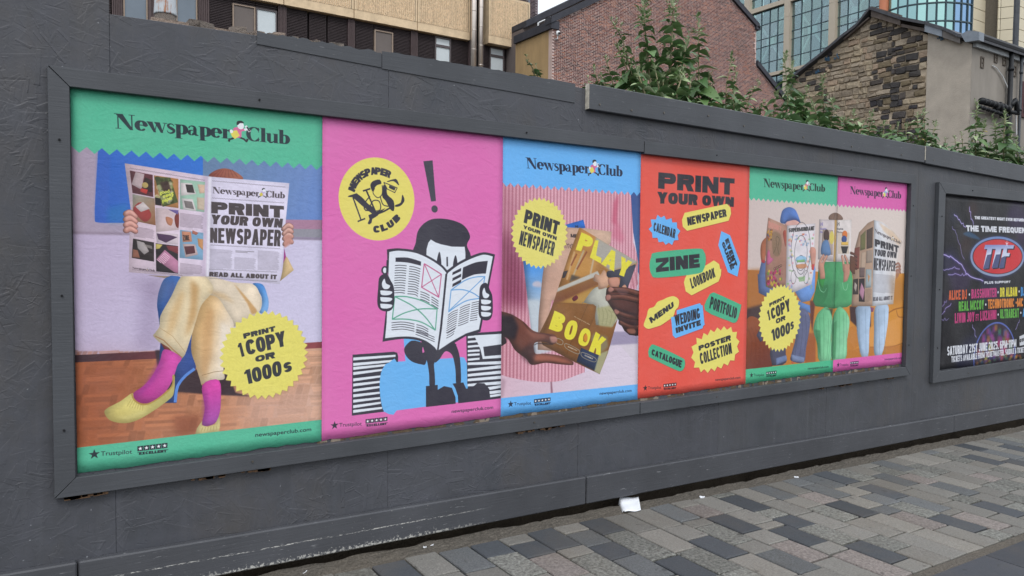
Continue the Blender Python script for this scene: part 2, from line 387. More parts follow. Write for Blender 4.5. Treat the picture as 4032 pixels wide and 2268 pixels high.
# ---- heavy block capitals whose width follows the space they have to fill
def band(cx, cy, rx, ry, Sx, Bz, a0, a1, n=22, p=2.5):
    a = np.radians(np.linspace(a0, a1, n)); c, s = np.cos(a), np.sin(a); f = lambda v, k: np.sign(v) * np.abs(v) ** (2 / k)
    o = np.stack([cx + rx * f(c, p), cy + ry * f(s, p)], 1); i = np.stack([cx + max(rx - Sx, .01) * f(c, p), cy + max(ry - Bz, .01) * f(s, p)], 1)
    return [np.array([o[k], o[k + 1], i[k + 1], i[k]]) for k in range(n - 1)]
KW = dict(I=0, M=1.42, W=1.5, L=.86, E=.88, F=.85, J=.8, S=.96, A=1.08, V=1.06, Y=1.06, T=.95, s=.85)
def bglyph(ch, w, Sx, B):
    k = KW.get(ch, 1.); W = Sx if ch in 'I1' else w * k
    if ch == '1': W = Sx * 1.5
    R = lambda *a: rect(*a); P = lambda *a: np.array(a, float)
    rb = min(W * .55, .5)
    def bowl(y0, y1): return [R(0, y1 - B, W - rb + .01, y1), R(0, y0, W - rb + .01, y0 + B)] + band(W - rb, (y0 + y1) / 2, rb, (y1 - y0) / 2, Sx, B, -90, 90, 14)
    g = []
    if ch in 'O0Q': g = band(W / 2, .5, W / 2, .5, Sx, B, 0, 360, 34) + ([P((W * .5, .3), (W * .8, .3), (W * 1.05, -.08), (W * .75, -.08))] if ch == 'Q' else [])
    elif ch == 'C': g = band(W / 2, .5, W / 2, .5, Sx, B, 28, 332, 32)
    elif ch == 'G': g = band(W / 2, .5, W / 2, .5, Sx, B, 28, 332, 32) + [R(W * .5, .3, W, .3 + B * .9), R(W - Sx * .9, .08, W, .4)]
    elif ch == 'D': g = [R(0, 0, Sx, 1)] + bowl(0, 1)
    elif ch == 'P': g = [R(0, 0, Sx, 1)] + bowl(.34, 1)
    elif ch == 'R': g = [R(0, 0, Sx, 1)] + bowl(.38, 1) + [P((W * .42, .5), (W * .42 + Sx, .5), (W, 0), (W - Sx * 1.05, 0))]
    elif ch == 'B': g = [R(0, 0, Sx, 1)] + bowl(.46, 1) + bowl(0, .56)
    elif ch in 'EFLI': 
        g = [R(0, 0, Sx, 1)]
        if ch in 'EF': g += [R(0, 1 - B, W, 1), R(0, .5 - B * .42, W * .92, .5 + B * .42)]
        if ch in 'EL': g += [R(0, 0, W, B)]
    elif ch == 'H': g = [R(0, 0, Sx, 1), R(W - Sx, 0, W, 1), R(0, .5 - B / 2, W, .5 + B / 2)]
    elif ch == 'T': g = [R(0, 1 - B, W, 1), R(W / 2 - Sx / 2, 0, W / 2 + Sx / 2, 1)]
    elif ch == 'N': g = [R(0, 0, Sx * .92, 1), R(W - Sx * .92, 0, W, 1), P((0, 1), (Sx, 1), (W, 0), (W - Sx, 0))]
    elif ch == 'M': g = [R(0, 0, Sx * .85, 1), R(W - Sx * .85, 0, W, 1), P((0, 1), (Sx, 1), (W / 2 + Sx * .35, .05), (W / 2 - Sx * .35, .05)), P((W, 1), (W - Sx, 1), (W / 2 - Sx * .35, .05), (W / 2 + Sx * .35, .05))]
    elif ch == 'A': g = [P((0, 0), (Sx * .95, 0), (W / 2 + Sx * .42, 1), (W / 2 - Sx * .5, 1)), P((W, 0), (W - Sx * .95, 0), (W / 2 - Sx * .42, 1), (W / 2 + Sx * .5, 1)), R(W * .22, .17, W * .78, .17 + B * .8)]
    elif ch == 'V': g = [P((0, 1), (Sx, 1), (W / 2 + Sx * .42, 0), (W / 2 - Sx * .5, 0)), P((W, 1), (W - Sx, 1), (W / 2 - Sx * .42, 0), (W / 2 + Sx * .5, 0))]
    elif ch == 'W':
        for o in (0, W / 2 - Sx * .3): q = W / 2 + Sx * .3; g += [P((o, 1), (o + Sx * .88, 1), (o + q / 2 + Sx * .38, 0), (o + q / 2 - Sx * .42, 0)), P((o + q, 1), (o + q - Sx * .88, 1), (o + q / 2 - Sx * .38, 0), (o + q / 2 + Sx * .42, 0))]
    elif ch == 'X': g = [P((0, 1), (Sx, 1), (W, 0), (W - Sx, 0)), P((W, 1), (W - Sx, 1), (0, 0), (Sx, 0))]
    elif ch == 'Y': g = [R(W / 2 - Sx / 2, 0, W / 2 + Sx / 2, .5), P((0, 1), (Sx, 1), (W / 2 + Sx / 2, .4), (W / 2 - Sx / 2, .4)), P((W, 1), (W - Sx, 1), (W / 2 - Sx / 2, .4), (W / 2 + Sx / 2, .4))]
    elif ch == 'K': g = [R(0, 0, Sx, 1), P((W, 1), (W - Sx, 1), (Sx * .6, .35), (Sx * 1.2, .25)), P((Sx * .9, .55), (Sx * 1.7, .65), (W, 0), (W - Sx, 0))]
    elif ch == 'Z': g = [R(0, 1 - B, W, 1), R(0, 0, W, B), P((W, 1 - B), (W - Sx * 1.1, 1 - B), (0, B), (Sx * 1.1, B))]
    elif ch == 'U': g = [R(0, .35, Sx, 1), R(W - Sx, .35, W, 1)] + band(W / 2, .38, W / 2, .38, Sx, B, 180, 360, 20)
    elif ch == 'J': g = [R(W - Sx, .35, W, 1)] + band(W / 2, .33, W / 2, .33, Sx, B, 190, 360, 18)
    elif ch in 'Ss': q = (1 + B) / 4; g = band(W / 2, 1 - q, W / 2, q, Sx, B, 18, 270, 24, 2.2) + band(W / 2, q, W / 2, q, Sx, B, 90, -162, 24, 2.2)
    elif ch == '1': g = [R(W - Sx, 0, W, 1), P((0, .72), (W - Sx * .5, .78), (W - Sx * .4, 1), (W - Sx, 1), (W - Sx * 1.2, .9), (0, .86))]
    elif ch == '2': g = band(W / 2, .7, W / 2, .3, Sx, B, -10, 165, 18) + [R(0, 0, W, B), P((W, .62), (W - Sx, .62), (0, B), (Sx, B))]
    elif ch == '5': g = [R(0, 1 - B, W, 1), R(0, .5, Sx, 1)] + band(W / 2, .32, W / 2, .32, Sx, B, -160, 110, 22)
    elif ch == '6': g = band(W / 2, .32, W / 2, .32, Sx, B, 0, 360, 26) + band(W / 2, .5, W / 2, .5, Sx, B, 40, 200, 20)
    elif ch == '.': g = [R(0, 0, Sx, B)]; W = Sx
    elif ch == ',': g = [P((0, B), (Sx, B), (Sx * .6, -.15), (0, -.1))]; W = Sx
    elif ch == '-': g = [R(0, .4, w * .5, .4 + B)]; W = w * .5
    elif ch == '&': g = band(W / 2, .75, W * .33, .25, Sx * .8, B * .8, 0, 360, 20) + band(W / 2, .28, W / 2, .28, Sx, B, 0, 360, 20)
    elif ch == '"': g = [R(0, .75, Sx * .4, 1), R(Sx * .6, .75, Sx, 1)]; W = Sx
    else: W = w * .5
    return g, W
def block(s, aspect, weight=.38):
    lo, hi = .05, 4.
    def lay(w):
        Sx = min(w * (weight + .05), .52); B = min(.30, .12 + .18 * w); x = 0; out = []; gap = max(.05, w * .07)
        for ch in s:
            if ch == ' ': x += w * .38 + gap; continue
            g, W = bglyph(ch, w, Sx, B); out += [ccw(np.asarray(p)) + (x, 0) for p in g]; x += W + gap
        return out, x - gap
    for _ in range(24):
        m = (lo + hi) / 2
        if lay(m)[1] < aspect: lo = m
        else: hi = m
    o, tot = lay(lo); return o, (0, 0, tot, 1)
def bt(A, s, q, col='#2d2e34', weight=.38, a=1):
    q = np.array(q, float); l_, r_ = q[3] - q[0], q[2] - q[1]
    if s and s[-1] in 'TYVPF' and s[0] not in 'TYVJ': q[2] = q[1] + l_ * np.hypot(*r_) / np.hypot(*l_)
    elif s and s[0] in 'TYVJ' and s[-1] not in 'TYVPF': q[3] = q[0] + r_ * np.hypot(*l_) / np.hypot(*r_)
    asp = (np.hypot(*(q[1] - q[0])) + np.hypot(*(q[2] - q[3]))) / (np.hypot(*(q[3] - q[0])) + np.hypot(*(q[2] - q[1])))
    o, bx = block(s.replace('"', '"'), asp, weight); A.f(quadmap(o, q, bx), col, a, flat=1)
PW = 1.016
def new_art(i, ppm): return Art(i * PW - .03, (i + 1) * PW + .05, -.03, 1.58, ppm)
def fill_all(A, col, **k): A.f(rect(A.x0, A.z0, A.x1, A.z1), col, **k)
def skin_hand(A, fingers, col, w, hi='#e3b9ae', a=.5, edge='#8a5348'):
    """fingers: list of paths; drawn as tapered strokes with a shaded underside"""
    for P in fingers:
        P = sm(P, False, 4); ww = np.linspace(w, w * .8, len(P))
        A.f(stroke(P, ww * 1.12) + [ell(P[-1], w * .46, n=12), ell(P[0], w * .5, n=12)], edge)
        A.f(stroke(P, ww) + [ell(P[-1], w * .40, n=12), ell(P[0], w * .46, n=12)], col)
        A.f(stroke(P + (0, w * .2), ww * .3), hi, a, w * .12)
def wavy(A, a, b, n, amp, w, col, al=.7):
    a, b = np.array(a), np.array(b); t = np.linspace(0, 1, n * 2 + 1)[:, None]; P = a + (b - a) * t; P[1::2, 1] += amp; A.line(P, w, col, al)
# ---------------------------------------------------------------- sheet 1: reader with a newspaper, green bands
def sheet1():
    A = new_art(0, 1000); A.rim = 0
    fill_all(A, '#a898ac', g=((0, 0), (1.0, 0), '#9a96b4'))
    # lower wall, dado
    A.f(zA((150, 1330), (2600, 1395), (2600, 3800), (150, 3800)), '#b5a2c0', g=(zA((200, 0))[0], zA((2500, 1400))[0], '#cfc9e4'))
    A.f(zA((150, 1312), (2600, 1372), (2600, 1400), (150, 1338)), '#8f7f92', .7, .004)
    A.f(zB((900, 450), (1000, 470), (1000, 1130), (780, 1130), (820, 700)), '#9484a4', .5, .03)
    A.f(zA((1400, 1290), (2550, 1290), (2550, 1372), (1400, 1340)), '#93919d'); A.f(zA((1900, 1200), (2550, 1208), (2550, 1295), (1900, 1285)), '#a9809a')
    # blue painting and the paler picture
    A.f(zA(sm([(440, 400), (436, 560), (415, 900), (405, 1180), (440, 1232), (700, 1235), (1450, 1260), (1450, 400)], True, 3)), '#2b5cb8', g=(zA((400, 1200))[0], zA((1400, 700))[0], '#2f73d0'))
    A.f(zA((440, 400), (560, 400), (520, 1230), (430, 1228), (405, 1180)), '#3f63bb', .55, .006)
    A.f(zA((520, 1100), (700, 1050), (740, 1230), (520, 1230)), '#2a7ab0', .5, .012)
    A.f(zA((1400, 400), (2550, 400), (2550, 1208), (1400, 1200)), '#6480a4', g=(zA((1500, 700))[0], zA((2450, 1100))[0], '#6a8ac8'))
    for k in range(10): A.f(zA((1500 + 100 * k, 1180 - 8 * k), (1560 + 100 * k, 1170), (1700 + 90 * k, 700), (1640 + 90 * k, 700)), '#8fa6d8', .12, .01)
    # skirting board and floor
    A.f(zB((100, 1235), (1000, 1196), (2600, 1090), (2600, 3000), (100, 3000)), '#a8603c', g=(zC((230, 400))[0], zC((2450, 400))[0], '#d3a78e'))
    rs = random.Random(3)
    for r_ in range(9):                                       # parquet blocks seen at a slant
        for c_ in range(15):
            y0 = -40 + 62 * r_ * (1 + r_ * .06); hh = 62 * (1 + r_ * .12) * .98; wd_ = 190 + 14 * r_; x0_ = 60 + (c_ - 1) * wd_ + (r_ % 2) * wd_ * .5 - r_ * 30; tilt = -.05
            u = min(1, max(0, x0_ / 2500)); base = hexc('#a05a34') * (1 - u) + hexc('#cf9a78') * u
            if (r_ + c_) % 2:
                for k in range(4): yy = y0 + hh * k / 4; A.f(zC((x0_ + k * 6, yy), (x0_ + wd_ + k * 6, yy + tilt * wd_), (x0_ + wd_ + k * 6, yy + tilt * wd_ + hh / 4 - 2), (x0_ + k * 6, yy + hh / 4 - 2)), base * rs.uniform(.78, 1.2), .5, .0008)
            else:
                for k in range(4): xx = x0_ + wd_ * k / 4; A.f(zC((xx, y0), (xx + wd_ / 4 - 4, y0 + tilt * wd_ / 4), (xx + wd_ / 4 - 30, y0 + hh), (xx - 26, y0 + hh)), base * rs.uniform(.72, 1.12), .5, .0008)
    A.f(zC((200, 0), (900, 0), (500, 900), (150, 900)), '#7e3a24', .25, .08); A.f(zC((1700, 350), (2500, 250), (2500, 650), (1800, 700)), '#d8b8b0', .4, .06)
    A.f(zB((100, 1172), (1000, 1128), (1000, 1198), (100, 1238)), '#38242c', g=(zB((200, 1200))[0], zB((980, 1160))[0], '#6a343a'))
    A.f(zB((2200, 1062), (2600, 1036), (2600, 1094), (2200, 1116)), '#8e4348')
    A.f(zC((960, -50), (1330, -50), (1330, 130), (1620, 100), (1700, 340), (1850, 375), (1500, 360), (1180, 335), (1010, 300)), '#33262f', .93, .004)
    A.f(zC((1120, 560), (1380, 540), (1360, 720), (1150, 740)), '#7c3d26', .6, .02)
    A.rim = .24
    # chair
    A.f(zB(sm([(1195, 450), (1060, 452), (1000, 560), (978, 690), (990, 800), (1010, 1000), (1000, 1210), (1040, 1300), (1330, 1300), (1350, 700)], True, 4)), '#2563b4', g=(zB((1100, 600))[0], zB((1150, 1150))[0], '#2c4588'))
    A.f(zB((1130, 470), (1160, 700), (1010, 820), (1090, 560)), '#1b3f80', .6, .01)
    A.f(zC((1000, -60), (1330, -60), (1320, 125), (1200, 230), (1160, 330), (1158, 435), (1050, 435), (1115, 380), (1130, 300), (1150, 180)), '#2f4c90')
    A.line(zC(sm([(1325, 120), (1230, 195), (1165, 290), (1145, 430)], False)), .012, '#5b8ad8')
    A.f(zB(sm([(1860, 505), (1950, 515), (1990, 600), (2007, 690), (1985, 775), (1920, 770), (1945, 650), (1900, 560)], True, 4)), '#4a8ad2', g=(zB((1900, 600))[0], zB((2010, 650))[0], '#7fb2ea'))
    A.f(zB((700, 420), (1250, 470), (1400, 560), (1000, 700), (760, 560)), '#8c7c98', .35, .03)
    # trousers
    cr, sh = '#e2d0ac', '#b98a50'
    A.f(zB(sm([(1400, 430), (1680, 495), (1860, 512), (1925, 600), (1945, 690), (1912, 778), (1800, 850), (1660, 900), (1560, 720), (1450, 600)], True, 4)), '#e4d4bd')
    A.f(zB((1680, 500), (1790, 620), (1890, 740), (1905, 775), (1850, 790), (1810, 690)), '#c39254', .8, .004)
    A.f(zB(sm([(1370, 720), (1440, 620), (1540, 640), (1620, 760), (1685, 880), (1650, 980), (1600, 1150), (1590, 1300), (1597, 1385), (1500, 1400), (1400, 1449), (1370, 1380), (1330, 1250), (1290, 1100), (1320, 850)], True, 4)), '#dcb47c', g=(zB((1350, 1000))[0], zB((1620, 1050))[0], '#eadbc6'))
    A.f(zB((1450, 720), (1500, 760), (1480, 1180), (1420, 1400), (1380, 1300), (1400, 900)), '#c2905a', .55, .012)
    A.f(zB((1560, 850), (1640, 900), (1590, 1200), (1560, 1300)), '#f0e6da', .7, .012)
    A.f(zB(sm([(1180, 470), (1240, 415), (1330, 402), (1420, 440), (1500, 560), (1390, 700), (1340, 840), (1290, 1000), (1210, 1195), (1090, 1120), (950, 1000), (960, 960), (1000, 900), (1010, 800), (1110, 620)], True, 4)), cr)
    A.f(zB((1290, 460), (1360, 540), (1340, 800), (1270, 960), (1240, 1000), (1290, 700)), sh, .75, .012)
    A.f(zB((1200, 560), (1230, 600), (1150, 900), (1060, 1040), (1090, 800)), '#caa066', .6, .014)
    A.f(zB((1440, 560), (1600, 600), (1700, 690), (1500, 620)), '#caa878', .6, .01)
    A.line(zB((960, 990), (1040, 1030), (1120, 1110), (1210, 1190)), .004, '#9a6a3c', .8); A.line(zB((1000, 912), (1120, 990), (1240, 1140)), .002, '#a88458', .7)
    A.line(zC((1390, 182), (1500, 150), (1590, 140)), .002, '#8a6a48'); A.f(zC((1390, 262), (1470, 235), (1550, 222), (1540, 262), (1400, 285)), '#d08a48', .9)
    # socks and shoes
    A.f(zB((1010, 1050), (1090, 1100), (1130, 1150), (1050, 1120)), '#7a3a30')
    A.f(zC(sm([(1048, -60), (1200, 15), (1165, 90), (1130, 200), (1080, 300), (1000, 380), (900, 435), (820, 432), (765, 390), (765, 340), (850, 280), (930, 190), (1000, 60)], True, 4)), '#c8409f', g=(zC((930, 200))[0], zC((1120, 150))[0], '#d04aa8'))
    A.f(zC((1000, 30), (1040, 60), (960, 230), (820, 370), (770, 385), (860, 270)), '#9a3590', .5, .008)
    A.f(zC(sm([(750, 345), (640, 420), (510, 490), (498, 540), (555, 600), (680, 622), (800, 592), (950, 505), (1100, 395), (1135, 330), (1142, 195), (1122, 180), (1115, 270), (1050, 345), (920, 430), (830, 442), (765, 405)], True, 4)), '#d6c470', g=(zC((600, 600))[0], zC((700, 450))[0], '#d9cc7c'))
    A.line(zC(sm([(745, 350), (770, 410), (835, 448), (920, 436), (1050, 350), (1120, 270), (1125, 185)], False)), .006, '#b0904a')
    for k in range(7): A.line(zC((740 + 18 * k, 400 + 9 * k), (700 + 24 * k, 470 + 6 * k)), .0025, '#a8924a', .5)
    A.f(zC((560, 560), (700, 590), (850, 540), (900, 500), (700, 560)), '#e9e09a', .5, .01)
    A.f(zC(sm([(1395, 270), (1550, 228), (1565, 440), (1545, 560), (1510, 622), (1440, 648), (1393, 628), (1418, 480)], True, 4)), '#d24aa6', g=(zC((1480, 300))[0], zC((1500, 600))[0], '#a850a8'))
    A.f(zC((1400, 400), (1440, 300), (1440, 600), (1400, 620)), '#94368c', .5, .008)
    A.f(zC((1393, 600), (1388, 640), (1440, 655), (1512, 632), (1557, 540), (1560, 640), (1548, 705), (1325, 740), (1345, 670)), '#d3c489')
    for k in range(6): A.line(zC((1400 + 25 * k, 660 - 3 * k), (1385 + 28 * k, 700 - 3 * k)), .003, '#a8965c', .6)
    # head behind the paper
    A.f(zA(sm([(1455, 815), (1500, 760), (1600, 733), (1700, 765), (1770, 835), (1600, 860)], True, 4)), '#8d4a3c', g=(zA((1500, 760))[0], zA((1720, 800))[0], '#a8634a'))
    for k in range(7): A.line(zA((1480 + 40 * k, 815), (1560 + 18 * k, 745)), .004, '#6d352c', .5)
    # sleeve at the right
    A.f(zB((2110, 485), (2238, 382), (2180, 270), (2150, 240), (2130, 400)), '#cdb184'); A.f(zB((2150, 180), (2165, 260), (2140, 320)), '#a03a88')
    A.rim = .16
    # the newspaper
    A.f(zB((890, 430), (1100, 438), (1050, 456)), '#9c8878')
    A.f(np.vstack([zA((680, 686), (1452, 808)), zB((1430, 440), (1190, 440), (718, 402)), zA((725, 1340), (738, 1140))]), '#cdb6c2', g=(zA((700, 900))[0], zA((1440, 1100))[0], '#dccde0'))
    A.f(np.vstack([zA((1450, 808), (2197, 870)), zB((2107, 512), (1428, 440))]), '#dcd6ec')
    A.f(np.vstack([zA((1395, 800), (1450, 808)), zB((1430, 440), (1380, 440))]), '#b9a8c0', .6, .006)
    A.f(np.vstack([zA((1450, 808), (1480, 812)), zB((1455, 440), (1430, 440))]), '#eeeaf6', .8, .003)
    wavy(A, *zA((725, 735), (1418, 848)), 45, .004, .0016, '#6c5c66'); wavy(A, *zB((750, 382), (1210, 436)), 30, .004, .0016, '#6c5c66')
    def pic(Z, q, col, g2=None):
        P = Z(q); A.f(P, col, g=(P[0], P[2], g2) if g2 else None); return P
    pic(zA, [(727, 753), (938, 793), (943, 997), (752, 960)], '#5d2a32')
    A.f(zA((780, 765), (862, 785), (835, 930), (743, 880)), '#b9a4a8'); A.f(zA((868, 815), (938, 845), (932, 955), (838, 930)), '#33211f'); A.f(zA((830, 915), (895, 930), (880, 970), (822, 945)), '#c03a34'); A.f(ell(zA((868, 888))[0], .012), '#b8a060')
    pic(zA, [(950, 797), (1175, 830), (1175, 1100), (960, 1070)], '#b07a48')
    A.f(zA((955, 812), (1100, 818), (1172, 1045), (1030, 1088)), '#505a30'); rs = random.Random(5)
    for k in range(60): A.f(ell(zA((rs.uniform(965, 1120), rs.uniform(830, 1050)))[0], rs.uniform(.004, .012)), rs.choice(['#8a9a58', '#2c3018', '#c8c0a0', '#6c7a3c']), .5)
    A.f(zA((1000, 860), (1080, 850), (1110, 940), (1040, 950)), '#3a2420', .9, .004); A.f(zA((960, 1000), (1010, 1010), (1020, 1078), (962, 1068)), '#241c1e')
    for t, q in (('good', [(1000, 940), (1090, 925), (1095, 965), (1003, 985)]), ('news', [(1030, 985), (1128, 950), (1130, 985), (1035, 1010)]), ('paper', [(1025, 1025), (1125, 985), (1130, 1030), (1030, 1060)])): A.text(t, zA(q), '#d8de5a', .03)
    pic(zA, [(1190, 833), (1420, 858), (1413, 1137), (1190, 1108)], '#9fc4b0')
    for q, c in (([(1195, 865), (1300, 872), (1340, 970), (1200, 985)], '#d8d0d0'), ([(1240, 880), (1305, 885), (1325, 960), (1255, 955)], '#3a3434'), ([(1205, 1010), (1305, 1015), (1340, 1125), (1220, 1110)], '#d2cccc'), ([(1225, 1030), (1300, 1040), (1320, 1110), (1240, 1095)], '#7c7474'), ([(1350, 880), (1418, 885), (1415, 960), (1370, 965)], '#d8b8a0'), ([(1345, 1000), (1415, 1005), (1412, 1120), (1350, 1110)], '#c9b8a4')): A.f(zA(q), c)
    pic(zA, [(752, 970), (955, 1010), (965, 1258), (755, 1215)], '#9a9a90', '#96603c')
    A.f(zA(sm([(765, 1090), (830, 1045), (915, 1130), (918, 1190), (860, 1225), (770, 1140)], True, 3)), '#a03a38'); A.f(zA((778, 1085), (850, 1042), (912, 1105), (830, 1135)), '#ccc0c0')
    pic(zA, [(965, 1095), (1177, 1118), (1177, 1300), (968, 1320)], '#cdb8bc'); A.f(zA(sm([(1140, 1180), (1177, 1140), (1177, 1275), (1150, 1260)])), '#7a3028'); A.f(zA((1080, 1110), (1177, 1120), (1170, 1160)), '#6a5a98'); A.f(zA(sm([(1060, 1180), (1120, 1200), (1110, 1260), (1070, 1240)])), '#b87a5c')
    textblock(A, zA((1190, 1142), (1405, 1170), (1400, 1302), (1188, 1270)), 15, '#5c4c58', .5)
    textblock(A, zA((765, 1262), (952, 1300), (950, 1392), (765, 1362)), 12, '#5c4c58', .5)
    pic(zB, [(757, 92), (950, 128), (950, 305), (745, 270)], '#2c2424'); A.f(zB((790, 110), (860, 130), (905, 210), (860, 240), (800, 180)), '#b8b0b0', .9); A.f(zB((755, 190), (800, 200), (820, 270), (750, 265)), '#8a5a48'); A.f(zB((850, 140), (930, 160), (935, 190), (870, 170)), '#98908c', .7)
    pic(zB, [(968, 35), (1173, 52), (1172, 150), (975, 130)], '#cbbcc6'); A.f(zB((975, 45), (1100, 60), (1165, 80), (1060, 130), (990, 100)), '#4a3050')
    pic(zB, [(965, 135), (1172, 160), (1172, 415), (970, 395)], '#221a20'); A.f(zB((1060, 155), (1172, 165), (1172, 235), (1080, 195)), '#7a3038'); A.f(zB((965, 140), (1030, 148), (1000, 185), (966, 190)), '#c0b060')
    A.f(zB((1050, 195), (1172, 300), (1172, 410), (1140, 405), (968, 285)), '#b87c9c'); textblock(A, zB((1045, 215), (1105, 265), (1030, 345), (975, 290)), 7, '#f0c8dc', .8)
    pic(zB, [(1190, 12), (1405, 40), (1400, 290), (1185, 270)], '#7fa8c8'); A.f(zB((1205, 25), (1290, 30), (1300, 120), (1215, 125)), '#c8886c'); bt(A, 'ZINE', zB((1215, 60), (1272, 62), (1278, 108), (1220, 112)), '#2a2020')
    A.f(zB((1215, 140), (1330, 145), (1355, 240), (1240, 265)), '#c0a8a8'); A.f(zB((1228, 165), (1320, 160), (1330, 225), (1245, 240)), '#5a3038'); A.f(zB((1305, 15), (1360, 40), (1340, 60), (1300, 45)), '#b06a58'); A.f(zB((1350, 90), (1402, 100), (1400, 200), (1360, 160)), '#c89060')
    textblock(A, zB((1190, 315), (1395, 340), (1392, 432), (1188, 418)), 11, '#5c4c58', .5)
    logo(A, zB((750, 352), (955, 378), (955, 396), (750, 368)), '#4c4048', '#a07080', '#9a8a60', True)
    ik = '#4a4144'
    logo(A, zA((1487, 902), (2152, 952), (2150, 1010), (1487, 962)), '#50474e', '#c7b8e0', '#d0c050')
    for a, b in (((1485, 852), (2160, 910)), ((1483, 1010), (2148, 1056))): wavy(A, *zA(a, b), 45, .004, .0016, '#6c6470')
    wavy(A, *zA((1468, 1441), (2110, 1441 - 0)), 1, 0, .0001, '#6c6470'); wavy(A, *zB((1468, 155), (2112, 190)), 45, .004, .0016, '#6c6470')
    for y0, y1 in ((378, 405), (462, 492)): wavy(A, *zB((1458, y0), (2085, y1)), 45, .004, .0016, '#6c6470')
    bt(A, 'PRINT', zA((1477, 1040), (2147, 1080), (2117, 1187), (1477, 1146)), ik)
    bt(A, 'YOUR OWN', zA((1480, 1158), (2138, 1198), (2128, 1281), (1484, 1246)), ik)
    bt(A, 'NEWSPAPER', np.vstack([zA((1467, 1280), (2122, 1300)), zB((2112, 165), (1467, 130))]), ik)
    for x0, x1 in ((1465, 1672), (1690, 1890), (1905, 2105)):
        yy = (x0 - 1465) * .035; top = 185 if x0 != 1690 else 255
        textblock(A, zB((x0, top + yy), (x1, top + 12 + yy), (x1 - 6, 380 + yy), (x0, 366 + yy)), 24 if top < 200 else 17, '#6c6470', .45)
    textblock(A, zB((1700, 200), (1885, 210), (1885, 232), (1700, 222)), 2, '#4a4448', .6)
    bt(A, 'READ ALL ABOUT IT', zB((1460, 398), (2082, 426), (2080, 468), (1458, 440)), ik)
    A.rim = .4
    # hands over the edges
    for ys in (1150, 1200, 1250, 1300): skin_hand(A, [zA((692, ys + 5), (730, ys - 12), (778, ys + 28 - (ys - 1150) * .1))], '#c98f84', .023, '#e0b8ac')
    for j, ys in enumerate((1262, 1305, 1350, 1400)): skin_hand(A, [zA((2216, ys + 12), (2185, ys - 6), (2140 + 4 * j, ys + 32))], '#d09c90', .022, '#ecc8bc')
    A.f(zB((2150, 60), (2220, 60), (2215, 140), (2150, 180)), '#c48c80', .9, .003)
    A.rim = 0
    # green bands and badge
    P = zA((2447, 752), (260, 583)); per = (P[0, 0] - P[1, 0]) / 18; hi = zA((1210, 604))[0, 1]; lo = zA((1150, 655))[0, 1]
    A.zig(GREEN, P[1, 0] - per * 1.5 - per * 2, per, hi, lo, 24)
    b = zC((240, 848), (2490, 590)); A.f(np.array([(-.1, b[0, 1]), (1.1, b[1, 1]), (1.1, -.1), (-.1, -.1)]), GREEN)
    logo(A, zA((585, 226), (2190, 388), (2190, 512), (590, 364)), '#1d3138', '#d8709c')
    E_ = zB((1550, 1165), (2370, 1120)); cx = E_[:, 0].mean(); rx = (E_[1, 0] - E_[0, 0]) / 2; V = np.vstack([zB((1950, 755)), zB((1925, 1575))]); cz = V[:, 1].mean(); rz = (V[0, 1] - V[1, 1]) / 2
    A.f(burst((cx + .003, cz - .004), rx, 36, .9, 0, rz), '#a08a50', .5, .002); A.f(burst((cx, cz), rx, 36, .91, 0, rz), YEL)
    bt(A, 'PRINT', zB((1770, 968), (2065, 897), (2070, 943), (1777, 1016)), INK)
    bt(A, '1', zB((1716, 1062), (1752, 1050), (1785, 1174), (1745, 1187)), INK); bt(A, 'COPY', zB((1785, 1032), (2150, 940), (2145, 1082), (1808, 1168)), INK)
    bt(A, 'OR', zB((1880, 1178), (2060, 1132), (2068, 1192), (1886, 1232)), INK)
    bt(A, '1000', zB((1775, 1308), (2118, 1212), (2130, 1352), (1803, 1436)), INK); bt(A, 's', zB((2140, 1238), (2215, 1222), (2222, 1312), (2150, 1330)), INK)
    footer(A, 0); footers.append(0)
    A.grain(.03, .006, 3); return A
footers = []
